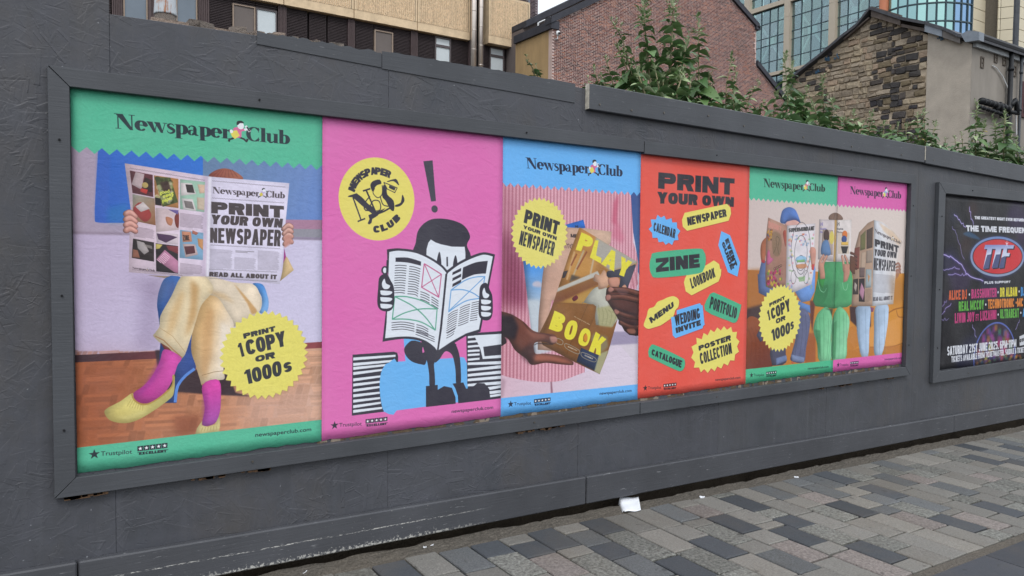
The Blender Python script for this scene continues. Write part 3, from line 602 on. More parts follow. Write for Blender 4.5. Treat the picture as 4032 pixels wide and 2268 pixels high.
# ---------------------------------------------------------------- sheet 2: drawn reader on pink
def sheet2():
    A = new_art(1, 800); fill_all(A, PINK); dk, wh, bl = '#34323f', '#dfe6f0', '#6cb4f0'
    A.f(ell(((zD((263, 1180))[0, 0] + zD((1225, 1180))[0, 0]) / 2, (zD((740, 710))[0, 1] + zE((760, 312))[0, 1]) / 2), (zD((1225, 1180))[0, 0] - zD((263, 1180))[0, 0]) / 2, (zD((740, 710))[0, 1] - zE((760, 312))[0, 1]) / 2, n=60), '#e6d96e')
    # arched words on the badge
    def letters(s, pts, h0, Z, bold=.05):
        for ch, (q) in zip(s, pts): A.text(ch, Z(q), dk, bold)
    NW = [('N', [(400, 1078), (480, 1120), (488, 1075), (432, 1040)]), ]
    def along(s, Z, cpts, h, wd, bold=.05):
        C = Z(sm(cpts, False, 10)); dd = np.r_[0, np.cumsum(np.hypot(*np.diff(C, axis=0).T))]; n = len(s)
        for k, ch in enumerate(s):
            u = (k + .5) / n * dd[-1]; i = min(np.searchsorted(dd, u), len(C) - 1); t = C[i] - C[i - 1]; t /= np.hypot(*t); nn = np.array([-t[1], t[0]]); c = C[i]
            w_ = wd * (1.15 if ch in 'WN' else .6 if ch == 'I' else 1)
            bt(A, ch, np.array([c - t * w_ / 2 + nn * h, c + t * w_ / 2 + nn * h, c + t * w_ / 2, c - t * w_ / 2]), dk)
    along('NEWSPAPER', zD, [(470, 1140), (510, 1050), (600, 965), (700, 930), (800, 935), (900, 970)], .036, .030, .06)
    along('CLUB', zE, [(690, 215), (800, 205), (930, 150), (1050, 40)], .034, .036, .07)
    # monogram N C and a small figure with papers
    A.f(zD((380, 1210), (390, 1195), (490, 1162), (560, 1215), (640, 1300), (700, 1340), (760, 1449), (720, 1449), (560, 1320), (440, 1212)), dk)
    A.line(np.vstack([zD((445, 1215), (530, 1449)), zE((548, 55))]), .007, dk); A.line(zE((505, 72), (600, 34)), .007, dk); A.line(zD((615, 1130), (740, 1420)), .008, dk); A.line(zD((572, 1135), (665, 1105)), .008, dk)
    A.f(zD(sm([(880, 1010), (960, 985), (1000, 990), (1030, 1065), (960, 1010), (890, 1020)], True, 3)), dk); A.f(zD(sm([(830, 1060), (870, 1090), (880, 1180), (960, 1260), (965, 1380), (920, 1370), (860, 1260), (815, 1200)], True, 3)), dk)
    A.f(zD(sm([(980, 1315), (1050, 1280), (1070, 1180), (1098, 1255), (1050, 1320), (990, 1335)], True, 3)), dk)
    A.f(zD(sm([(690, 1140), (665, 1060), (700, 1010), (780, 990), (805, 1040), (750, 1060), (715, 1100)], True, 3)), dk)
    A.line(zD(sm([(720, 1100), (700, 1160), (760, 1220), (815, 1170), (815, 1060)], False)), .004, dk)
    A.line(zD(sm([(660, 1200), (600, 1280), (590, 1360), (640, 1370), (700, 1260), (780, 1270), (780, 1380), (600, 1380)], False)), .005, dk)
    A.line(zD(sm([(790, 1200), (830, 1310), (940, 1330)], False)), .005, dk); A.line(zD((830, 1030), (1005, 1095), (975, 1155), (860, 1100)), .004, dk, closed) if False else A.f(stroke(zD((835, 1025), (1005, 1095), (975, 1155), (880, 1110)), .004, True), dk)
    A.f(zD((905, 1060), (985, 1095), (970, 1130), (900, 1095)), dk); A.f(np.vstack([zD((640, 1440), (790, 1380), (860, 1350)), zE((740, 10), (690, 40), (680, 90), (650, 110), (632, 95), (655, 40))]), dk); A.line(zD(sm([(700, 1440), (820, 1400), (930, 1340)], False)), .008, dk)
    # exclamation mark
    A.f(zD((1338, 758), (1455, 746), (1497, 1262), (1436, 1268)), '#43414e'); A.f(ell(zD((1480, 1362))[0], .0165 + .002), '#43414e')
    # chair and lower figure
    A.f(zF((1085, 60), (1300, 60), (1300, 400), (1110, 400)), bl)
    A.f(zF((780, 420), (870, 405), (1100, 392), (1880, 340), (1880, 900), (850, 1035), (780, 1035)), bl)
    A.f(zF((1810, 338), (1860, 350), (1900, 420), (1900, 760), (1880, 760), (1700, 400)), bl); A.f(zF((1830, 330), (1900, 330), (1900, 440), (1885, 410), (1860, 352)), PINK)
    # left pile of papers
    A.f(zF((440, 310), (960, 272), (1005, 285), (1018, 330), (1015, 400), (860, 425), (835, 1032), (432, 1082)), dk)
    ys = [(345, 310, 985), (415, 372, 985), (465, 428, 860), (530, 488, 822), (610, 570, 800), (675, 640, 785), (745, 705, 785), (812, 778, 785), (880, 845, 790), (950, 905, 800), (1010, 970, 815)]
    for k, (yl, yr, xr) in enumerate(ys):
        h = 38; A.f(zF((448, yl), (xr, yr + (0)), (xr, yr + 26), (448, yl + h)), wh)
    A.f(zF(sm([(850, 440), (900, 412), (1000, 402), (1000, 1014), (850, 1036), (800, 900), (782, 700), (800, 540)], True, 3)), bl)
    # right pile
    A.f(zF((1880, 60), (1900, 40), (2330, 10), (2330, 860), (1900, 900), (1890, 440)), dk)
    for k, (yl, yr) in enumerate([(75, 60), (135, 120), (195, 180), (250, 240), (300, 290), (360, 345)]): A.f(zF((1900, yl), (2050, yr + 2), (2050, yr + 28), (1900, yl + 28)), wh)
    A.f(zF((1980, 65), (2328, 45), (2328, 350), (2090, 365), (2060, 240)), wh); A.f(zF((2095, 210), (2322, 178), (2322, 312), (2112, 330)), dk)
    for yl, yr in ((410, 400), (490, 452), (555, 520), (615, 585), (680, 655)): A.f(zF((1898, yl), (2322, yr - 10), (2322, yr + 30), (1898, yl + 32)), wh)
    for yl, yr in ((720, 695), (775, 757), (825, 800)): A.f(zF((2150, yl), (2322, yr), (2322, yr + 34), (2180, yl + 36)), wh)
    A.f(zF((1860, 690), (1900, 700), (1900, 760), (1870, 760)), bl)
    # legs and boots
    A.f(zF(sm([(1230, 130), (1120, 190), (1095, 260), (1130, 340), (1200, 400), (1300, 430), (1365, 428), (1380, 300), (1330, 290), (1345, 200), (1520, 240)], True, 4)), dk)
    A.f(zF((1300, 100), (1560, 180), (1720, 160), (1760, 180), (1540, 280), (1360, 300)), dk)
    A.f(zF(sm([(1330, 290), (1380, 380), (1410, 550), (1418, 710), (1482, 710), (1482, 550), (1480, 400), (1600, 280), (1480, 240)], True, 4)), dk)
    A.f(zF(sm([(1560, 240), (1620, 200), (1720, 150), (1780, 260), (1808, 420), (1812, 680), (1755, 680), (1745, 500), (1710, 330), (1650, 270), (1600, 280), (1540, 370), (1480, 405)], True, 4)), dk)
    A.f(zF((1370, 708), (1520, 692), (1520, 755), (1600, 708), (1700, 730), (1745, 850), (1748, 930), (1370, 972)), dk)
    A.f(zF((1708, 676), (1845, 662), (1880, 740), (1950, 730), (2020, 670), (2110, 672), (2170, 740), (2185, 850), (2320, 830), (2322, 862), (1780, 926), (1775, 830), (1740, 730)), dk)
    # head: a plain cap of hair above the paper
    A.f(zE(sm([(1240, 560), (1242, 330), (1280, 170), (1400, 60), (1540, 34), (1720, 60), (1860, 130), (1930, 260), (1890, 370), (1895, 560)], True, 6)), dk)
    A.f(zE((1372, 700), (1372, 560), (1378, 420), (1400, 340), (1432, 300), (1490, 335), (1560, 360), (1700, 390), (1862, 392), (1870, 470), (1870, 700)), wh)
    A.f(zE(sm([(1508, 640), (1512, 540), (1540, 455), (1560, 540), (1560, 640)])), dk); A.f(zE(sm([(1715, 640), (1722, 560), (1745, 500), (1765, 560), (1765, 640)])), dk); A.line(zE((1638, 520), (1640, 640)), .009, dk)
    # the paper
    A.f(np.vstack([zE(sm([(875, 425), (1020, 412), (1240, 440), (1420, 520), (1560, 610), (1638, 690)], False, 5)), zE(sm([(1638, 690), (1780, 590), (1940, 510), (2100, 462), (2247, 490)], False, 5)), zF((2060, 20), (1880, 70), (1700, 180), (1535, 265), (1510, 265)), zF(sm([(1500, 255), (1380, 170), (1240, 122), (1060, 110), (820, 145)], False, 4)), zE((875, 1100), (895, 800))]), dk)
    A.f(np.vstack([zE(sm([(905, 458), (1030, 442), (1240, 470), (1420, 550), (1560, 645), (1630, 725)], False, 5)), zE((1615, 740), (1545, 1449)), zF((1510, 255)), zF(sm([(1480, 215), (1380, 140), (1240, 90), (1060, 80), (852, 102)], False, 4)), zE((872, 1350), (890, 900))]), wh)
    A.f(np.vstack([zE(sm([(1652, 720), (1780, 625), (1940, 545), (2100, 492), (2218, 515)], False, 5)), zF((2040, -10), (1880, 40), (1700, 140), (1532, 252)), zE((1570, 1449), (1640, 740))]), wh)
    A.f(zE((1622, 730), (1640, 735), (1570, 1449), (1545, 1449)), dk); A.f(zF((1545, -5), (1562, -5), (1532, 255), (1512, 255)), dk)
    A.f(zE(sm([(985, 530), (1140, 530), (1308, 580)], False, 4).tolist() + sm([(1305, 632), (1140, 592), (985, 582)], False, 4).tolist()), dk)
    A.f(zE(sm([(1840, 655), (2000, 590), (2155, 570)], False, 4).tolist() + sm([(2130, 730), (1980, 745), (1825, 810)], False, 4).tolist()), dk)
    for k in range(3): A.f(zE((1708, 716 + 75 * k - 2 * k), (1818, 660 + 72 * k), (1814, 700 + 72 * k), (1702, 752 + 75 * k)), dk)
    for k in range(12):
        y = 622 + 31.5 * k; A.line(zE(sm([(978 - 1.2 * k, y + 8), (1050, y + 4), (1125 - 2 * k, y + 12)], False)), .0035, dk); A.line(zE(sm([(1160 - 2 * k, y + 18), (1230, y + 28), (1300 - 3 * k, y + 52)], False)), .0035, dk)
    pk, gn, b2 = '#c2648e', '#5ba58c', '#6fa4d8'
    A.f(stroke(zE((1348, 605), (1565, 740), (1532, 1030), (1315, 905)), .006, True), pk); A.line(zE((1348, 605), (1532, 1030)), .005, pk); A.line(zE((1565, 740), (1315, 905)), .005, pk)
    A.f(stroke(zE(sm([(975, 1022), (1130, 1025), (1330, 1080), (1512, 1180)], False, 4).tolist() + [(1490, 1449)]), .006), gn); A.f(stroke(zE(sm([(1490, 1449), (1320, 1350), (1130, 1310), (945, 1310)], False, 4).tolist() + [(975, 1022)]), .006), gn)
    A.line(zE(sm([(980, 1025), (1200, 1140), (1360, 1280), (1480, 1440)], False)), .006, gn); A.line(zE(sm([(950, 1305), (1100, 1230), (1300, 1180), (1512, 1180)], False)), .006, gn)
    A.f(stroke(zE(sm([(1688, 940), (1860, 820), (2000, 775), (2118, 770)], False, 4).tolist() + [(2070, 1040)] + sm([(2060, 1045), (1900, 1070), (1780, 1130), (1658, 1215)], False, 4).tolist() + [(1688, 940)]), .006), b2)
    A.line(zE((2118, 770), (1660, 1205)), .005, b2); A.line(zE(sm([(1690, 940), (1830, 935), (1960, 975), (2065, 1045)], False)), .006, b2)
    for k in range(4): A.line(zE(sm([(1300, 960 + 32 * k), (1360, 980 + 32 * k), (1415, 1010 + 32 * k)], False)), .0035, dk); A.line(zE(sm([(1440, 1025 + 32 * k), (1490, 1055 + 32 * k), (1528, 1085 + 30 * k)], False)), .0035, dk)
    for k in range(9):
        y = 1190 + 28 * k
        A.line(zE(sm([(1650 - 3 * k, y + 70), (1710, y + 25), (1775 - 3 * k, y)], False)), .0032, dk); A.line(zE(sm([(1800 - 3 * k, y - 20), (1860, y - 50), (1930 - 3 * k, y - 72)], False)), .0032, dk)
        if k < 9: A.line(zE(sm([(1950 - 3 * k, y - 85), (2000, y - 98), (2040 - 3 * k, y - 105)], False)), .0032, dk)
    for k in range(3): A.line(zF(sm([(1640 - 6 * k, 40 + 30 * k), (1690, 10 + 30 * k), (1740 - 8 * k, -20 + 30 * k)], False)), .0032, dk); A.line(zF(sm([(1240, -5 + 28 * k), (1360, 40 + 28 * k), (1480, 100 + 28 * k - 10)], False)), .0032, dk)
    for k in range(4): A.line(zE(sm([(935, 1355 + 30 * k), (1080, 1345 + 30 * k), (1225, 1372 + 30 * k)], False)), .0035, dk); A.line(zE(sm([(1250, 1378 + 30 * k), (1330, 1400 + 30 * k), (1400, 1440 + 28 * k)], False)), .0035, dk)
    # hands: rounded fingers
    def fist(Z, c, w, n, dy, tilt):
        x, y = c; hw = w / 2
        A.f(Z(sm([(x - hw, y), (x - hw * .8, y - 140), (x + 10, y - 180), (x + hw * .7, y - 90), (x + hw * 1.1, y), (x + hw * 1.1, y + 210), (x + hw * .5, y + 290), (x - hw * .6, y + 280), (x - hw * 1.1, y + 200)], True, 5)), dk)
        A.f(Z(sm([(x - hw * .5, y - 60), (x - 15, y - 120), (x + 5, y - 60), (x + hw * .6, y - 30), (x + hw * .3, y + 10), (x - hw * .3, y + 5)], True, 4)), wh)
        for k in range(n): A.f(Z(sm([(x - hw * .7, y + 45 + dy * k), (x - hw * .6, y + 30 + dy * k), (x + hw * .8, y + 42 + dy * k), (x + hw * .7, y + 78 + dy * k), (x, y + 92 + dy * k), (x - hw * .6, y + 82 + dy * k)], True, 4)), wh)
    A.f(ell(zE((850, 690))[0], .019, .021), dk); A.f(ell(zE((850, 690))[0], .010, .014), wh); A.f(zE((872, 560), (892, 560), (880, 900), (858, 880)), dk)
    fist(zE, (860, 915), 190, 3, 84, 0); fist(zE, (2125, 1030), 160, 3, 78, 0)
    footer(A, PW, '#35303f'); return A
# ---------------------------------------------------------------- sheet 3: knitted jumper, hands with booklets
def sheet3():
    A = new_art(2, 760)
    def knit(X, Z):
        u = (X - 2 * PW) * 62; rib = (.5 + .5 * np.cos(u * 2 * np.pi / 1.48 + 6 * (Z - .9) * (X - 2.4))) ** .6; st = .5 + .5 * np.cos(Z * 420 + 3 * np.sin(u * 4)); t = .78 + .2 * rib + .07 * st * rib - .25 * np.clip(2.32 - X, 0, .3)
        return np.stack([t ** .8, t ** 1.5, t ** 1.3], 2)
    def knit2(X, Z): return knit(X * .7 + Z * .16, Z + X * .2)
    fill_all(A, '#d6c9dc')
    A.f(rect(1.98, .14, 2.62, 1.35), '#dfa9b8', tex=knit); A.f(rect(2.6, .55, 2.93, 1.35), '#dfa9b8', tex=knit); A.f(np.vstack([zG((2100, 800), (2240, 900), (2280, 1449)), zH((2280, 400), (2370, 680), (2340, 1200), (2100, 1200))]), '#dfa9b8', tex=knit)
    A.f(zG((-100, 700), (60, 700), (420, 1400), (400, 2600), (-100, 2600)), '#a8607c', .5, .06)
    A.f(np.vstack([zH((-50, 300), (180, 200), (420, 760), (480, 1200), (520, 1500), (-50, 1500))]), '#8e4263', .8, .05, tex=knit)
    A.f(zG((1950, 1100), (2040, 960), (2000, 1500), (1920, 1449)), '#c0506e', .7, .012); A.f(zH((1900, 300), (2000, 0), (2140, 350), (2060, 420), (1930, 340)), '#c85a7a', .5, .02)
    A.f(zH((2200, 1050), (2290, 800), (2370, 1100), (2300, 1200)), '#d8a0ac', .8, tex=knit2)
    # blue behind the shoulder
    A.f(zG((2245, 1000), (2240, 880), (2500, 880), (2500, 2300), (2380, 2200), (2280, 1600)), '#3d5590', g=(zG((2300, 1000))[0], zH((2350, 700))[0], '#3f6aa0'))
    A.f(zH((2370, 680), (2400, 660), (2400, 1000), (2360, 900)), '#3f6aa0')
    A.f(zI((1100, 380), (1660, 380), (1660, 540), (1300, 560)), '#9a90ac', .95, .004); A.f(zI((1335, 540), (1660, 522), (1660, 1040), (1000, 1040)), '#d2c9d4', .95, .004)
    # trousers below the hem
    A.f(zI(sm([(-60, 890), (120, 920), (350, 965), (560, 980), (760, 960), (950, 890), (1100, 830), (1290, 700), (1350, 560), (1500, 600), (1700, 1100), (-60, 1200)], True, 4)), '#d4b6c6', g=(zI((100, 1050))[0], zI((1300, 1000))[0], '#d8ccdc'))
    A.f(zI((620, 975), (640, 975), (650, 1110), (625, 1110)), '#8a5a6a', .8, .002); A.f(zI((40, 930), (90, 960), (60, 1160), (30, 1160)), '#a88898', .7, .01)
    A.rim = .3
    # booklets
    A.f(zH((1135, 110), (1440, 22), (1475, 160), (1250, 200), (1000, 300)), '#2a6cc8'); bt(A, 'N', zH((1300, 120), (1350, 115), (1355, 155), (1305, 158)), '#20304a')
    A.f(np.vstack([zH((420, 720), (780, 720), (730, 1449)), zI((440, 670), (430, 640), (350, 0))]), '#4a90dc', g=(zH((600, 800))[0], zH((600, 1449))[0], '#a9bcd0'))
    A.f(zH(sm([(580, 1100), (640, 1060), (720, 1080), (735, 1160), (600, 1150)], True, 3)), '#c4bcc8', .9, .006); A.f(zI((350, 0), (500, 0), (480, 300), (640, 610), (445, 672), (425, 600)), '#c3ccd4', .9, .01)
    A.f(np.vstack([zH((1150, 150), (1500, 170), (1915, 225), (1900, 420), (1300, 900), (1000, 1449)), zI((640, 0), (560, 400), (670, 610), (470, 595), (480, 200)), zH((745, 1000), (770, 820))]), '#c8a08c', g=(zH((900, 900))[0], zH((1800, 250))[0], '#cfae98'))
    bt(A, 'ME', zH((1225, 262), (1335, 270), (1330, 330), (1225, 322)), '#3c3030'); A.text('me', zH((1130, 425), (1270, 430), (1250, 510), (1125, 505)), '#5a4440', 0)
    # the front magazine
    mg = np.vstack([zH((1375, 150), (2350, 735), (2180, 1200)), zI((1420, 230), (1300, 640), (1205, 885), (905, 740), (530, 540)), zI((480, 420)), zI((600, 180)), zH((930, 1430), (1200, 600))])
    A.f(mg, '#b07c3c', g=(zH((1300, 400))[0], zI((900, 500))[0], '#80542c')); keep = A.clip; m_, sl_ = A.mask([ccw(mg)]); cl = np.zeros((A.H, A.W), np.float32); cl[sl_] = m_; A.clip = cl
    A.f(zH((1650, 300), (2400, 740), (1900, 900), (1600, 600)), '#a9a6a0', .95, .01); A.f(zH((1375, 150), (1650, 300), (1600, 520), (1400, 400)), '#c88a44', .8, .02)
    A.f(zH((1300, 560), (1700, 700), (1600, 950), (1200, 1050), (1150, 800)), '#c08c48', .95, .02)
    for a, b, c in (((1450, 540), (1230, 1060), '#b8a484'), ((1290, 560), (1160, 1040), '#c8a070'), ((1640, 560), (1560, 940), '#c0ac90')): A.line(zH(a, b), .013, c, .9, .002)
    for a, b in (((1500, 560), (1330, 860)), ((1330, 600), (1230, 800))): A.line(zH(a, b), .010, '#7a3a24', .8, .002)
    A.f(zH((1100, 900), (1180, 880), (1130, 1000), (1080, 1010)), '#3c3438'); A.f(zH((1240, 950), (1400, 1000), (1200, 1080)), '#4a4038', .9, .006)
    A.f(zH((1000, 1180), (1680, 890), (1720, 960), (980, 1260)), '#bdbcb6', .95, .003); A.f(zH((980, 1250), (1720, 960), (1740, 1100), (1400, 1250), (1100, 1400), (930, 1430)), '#8a5c34', .95, .004, g=(zH((1300, 1120))[0], zH((1320, 1300))[0], '#7a4a30'))
    A.f(zH((1060, 1420), (1600, 1180), (1700, 1250), (1500, 1449)), '#b89048', .9, .01); A.f(zH(sm([(1250, 1350), (1320, 1300), (1350, 1350), (1280, 1400)])), '#6a2430')
    A.f(np.vstack([zH(sm([(1420, 1449), (1600, 1200), (1750, 1150), (1900, 1200)], False)), zI((1420, 230), (1360, 320), (1160, 300), (1150, 200), (1150, 70), (1000, 30))]), '#b8b8ac'); A.f(zI((1170, 100), (1380, 60), (1420, 200), (1350, 330), (1200, 310)), '#a8a478', .9, .006)
    for k in range(5): A.line(zI(sm([(1190 + 40 * k, 60 + 20 * k), (1200 + 50 * k, 180), (1190 + 45 * k, 300)], False)), .004, '#7c7a54', .6, .002)
    A.f(zH(sm([(1700, 1200), (1690, 1090), (1610, 1050), (1640, 940), (1720, 960), (1790, 870), (1850, 980), (1870, 1080), (1840, 1160)], True, 3)), '#d0a488'); A.f(zH(sm([(1840, 900), (1950, 880), (2200, 820), (2330, 800), (2200, 1180), (2040, 1160), (2060, 1000), (1860, 1000)], True, 3)), '#4a4c5c'); A.f(zH(sm([(1860, 1020), (2030, 1000), (2050, 1120), (1960, 1180), (1880, 1140)], True, 3)), '#c8907c')
    A.f(zH(sm([(2090, 1160), (2140, 1120), (2170, 1170), (2120, 1190)])), '#c49078')
    A.f(zI((650, 30), (1130, 55), (1165, 80), (1150, 200), (1060, 400), (905, 740), (480, 540)), '#8a5c2e', .97, g=(zI((700, 100))[0], zI((800, 600))[0], '#7c5028')); A.line(zI((1065, 55), (980, 250), (860, 520), (810, 670)), .003, '#5c3c20', .8)
    A.f(zI((985, 570), (1200, 665), (1160, 850), (930, 735)), '#2c3a58'); A.f(zI((1200, 640), (1310, 600), (1210, 890), (1140, 850)), '#a8a884', .9, .005)
    A.f(zI((1130, 400), (1290, 440), (1310, 560), (1220, 640), (1100, 480)), '#8a8468', .8, .01); A.clip = keep
    for q in ([(805, 520), (960, 600), (945, 645), (805, 575)], [(1000, 625), (1155, 695), (1140, 740), (1000, 680)], [(700, 460), (768, 490), (755, 535), (690, 510)]): A.f(stroke(zI(sm(q, True, 3)), .004, True), '#c8bca8')
    bt(A, 'MOVEMENT & PLAY', zI((830, 550), (940, 600), (936, 612), (826, 562)), '#c8bca8'); bt(A, 'PLAYGROUND NO', zI((1030, 652), (1125, 695), (1120, 710), (1026, 668)), '#c8bca8'); A.text('An inquiry into play', zI((905, 192), (1092, 290), (1088, 306), (900, 206)), '#d8ccb0', .01)
    yl = '#e2d840'
    for ch, q in (('P', [(1410, 235), (1625, 330), (1530, 590), (1310, 530)]), ('L', [(1640, 370), (1760, 370), (1740, 765), (1550, 660)]), ('A', [(1860, 500), (2035, 590), (1960, 900), (1740, 770)]), ('Y', [(2080, 640), (2265, 740), (2190, 1010), (1980, 930)])): bt(A, ch, zH(q), yl, .36)
    for ch, q in (('B', [(670, 130), (810, 190), (745, 400), (600, 345)]), ('O', [(830, 235), (960, 260), (905, 490), (765, 460)]), ('K', [(1160, 380), (1285, 470), (1215, 665), (1075, 610)])): bt(A, ch, zI(q), yl, .36)
    bt(A, 'O', zI((1000, 320), (1115, 370), (1060, 570), (930, 525)), yl); A.f(ell(zI((1035, 455))[0], .017, .026), '#d08a30')
    A.rim = .45
    # hands
    br, hi, lo = '#5e352c', '#9a6454', '#2a1a20'
    A.f(zI(sm([(-80, 100), (0, 130), (150, 170), (300, 260), (420, 370), (560, 400), (660, 410), (700, 460), (690, 510), (640, 530), (540, 500), (430, 520), (440, 640), (560, 640), (760, 670), (880, 730), (895, 760), (870, 778), (700, 765), (560, 750), (400, 775), (330, 700), (200, 600), (100, 450), (-80, 430)], True, 4)), br, g=(zI((60, 300))[0], zI((420, 480))[0], '#744438'))
    A.f(zI((-80, 170), (180, 190), (240, 330), (200, 480), (90, 450), (-80, 430)), '#241c26', .95, .012)
    A.line(zI(sm([(300, 270), (400, 380), (560, 408), (680, 450)], False)), .006, '#2c1a1c', .5, .003); A.line(zI(sm([(430, 540), (470, 520), (560, 525), (650, 530)], False)), .006, '#201418', .7, .003)
    for k in range(5): A.line(zI(sm([(330 + 22 * k, 560), (350 + 20 * k, 640), (370 + 14 * k, 720)], False)), .003, '#2a181a', .35, .0015)
    A.f(zI(sm([(330, 350), (460, 400), (560, 420), (540, 470), (420, 460)])), hi, .45, .01); A.f(zI(sm([(420, 660), (640, 670), (860, 740), (860, 760), (640, 730), (440, 720)])), '#b46a54', .7, .008)
    A.f(zI(sm([(610, 440), (680, 440), (704, 470), (690, 510), (640, 518), (615, 490)])), '#a8786c'); A.f(zI(sm([(380, 520), (430, 560), (440, 680), (380, 760), (260, 640)])), lo, .55, .015)
    A.f(zI(sm([(-80, 440), (60, 440), (100, 500), (60, 540), (-80, 600)])), '#2a1c24')
    A.f(np.vstack([zH(sm([(1830, 1200), (1870, 1160), (2000, 1160), (2200, 1200), (2450, 1300)], False)), zI((1720, 100), (1720, 420), (1640, 430), (1560, 420), (1500, 370), (1440, 260), (1380, 150), (1290, 10)), zH((1820, 1300))]), br, g=(zH((1900, 1250))[0], zI((1600, 250))[0], '#4a2c2a'))
    for P_, w_ in ((zH((2420, 1290), (2150, 1215), (1900, 1205)), .034), (zH((2420, 1400), (2100, 1330), (1860, 1342)), .034), (zI((1680, 210), (1520, 190), (1410, 145)), .034), (zI((1680, 330), (1560, 320), (1450, 270)), .032)): skin_hand(A, [P_], '#643a30', w_, '#9c6c5c', .45, '#24161a')
    A.f(zH(sm([(1990, 1190), (2120, 1190), (2200, 1260), (2080, 1290)])), '#8a7078', .35, .006)
    for q, c in (([(1855, 1200), (1890, 1158), (1945, 1180), (1950, 1220), (1900, 1252), (1860, 1235)], zH), ([(1810, 1330), (1840, 1290), (1900, 1300), (1895, 1370), (1830, 1395)], zH), ([(1375, 130), (1400, 110), (1440, 140), (1420, 175), (1390, 170)], zI)): A.f(c(sm(q)), '#a87468')
    A.f(zI((1300, 60), (1660, 180), (1660, 220), (1380, 110)), lo, .7, .006); A.f(zI((1440, 230), (1660, 280), (1640, 340), (1500, 270)), lo, .6, .008); A.f(zI(sm([(1530, 350), (1620, 350), (1630, 400), (1560, 400)])), '#a8705c', .7, .005)
    A.rim = 0
    # blue bands
    P = zG((2345, 1000), (270, 840)); per = (P[0, 0] - P[1, 0]) / 18; A.zig(BLUE, P[1, 0] - per * 3.5, per, zG((1185, 845))[0, 1], zG((1245, 910))[0, 1] - .003, 24)
    b = zI((35, 1168), (1645, 1008)); A.f(np.array([(2 * PW - .1, b[0, 1]), (3 * PW + .1, b[1, 1]), (3 * PW + .1, -.1), (2 * PW - .1, -.1)]), BLUE)
    logo(A, zG((465, 342), (2090, 492), (2090, 668), (480, 525)), '#1c2b48', '#d8709c')
    c = (zH((210, 250))[0] + zH((1180, 255))[0]) / 2; rx = (zH((1180, 255))[0, 0] - zH((210, 250))[0, 0]) / 2; t0 = zG((690, 1015))[0, 1]; t1 = zH((710, 855))[0, 1]
    A.f(burst((c[0], (t0 + t1) / 2), rx, 36, .91, .04, (t0 - t1) / 2), '#e4da74')
    bt(A, 'PRINT', np.vstack([zG((470, 1218), (1048, 1435)), zH((975, 272), (428, 70))]), INK)
    bt(A, 'YOUR OWN', zH((425, 112), (992, 308), (985, 372), (420, 170)), INK); bt(A, 'NEWSPAPER', zH((388, 205), (968, 405), (928, 638), (345, 440)), INK)
    footer(A, 2 * PW, '#22314a'); A.grain(.02, .006, 5); return A
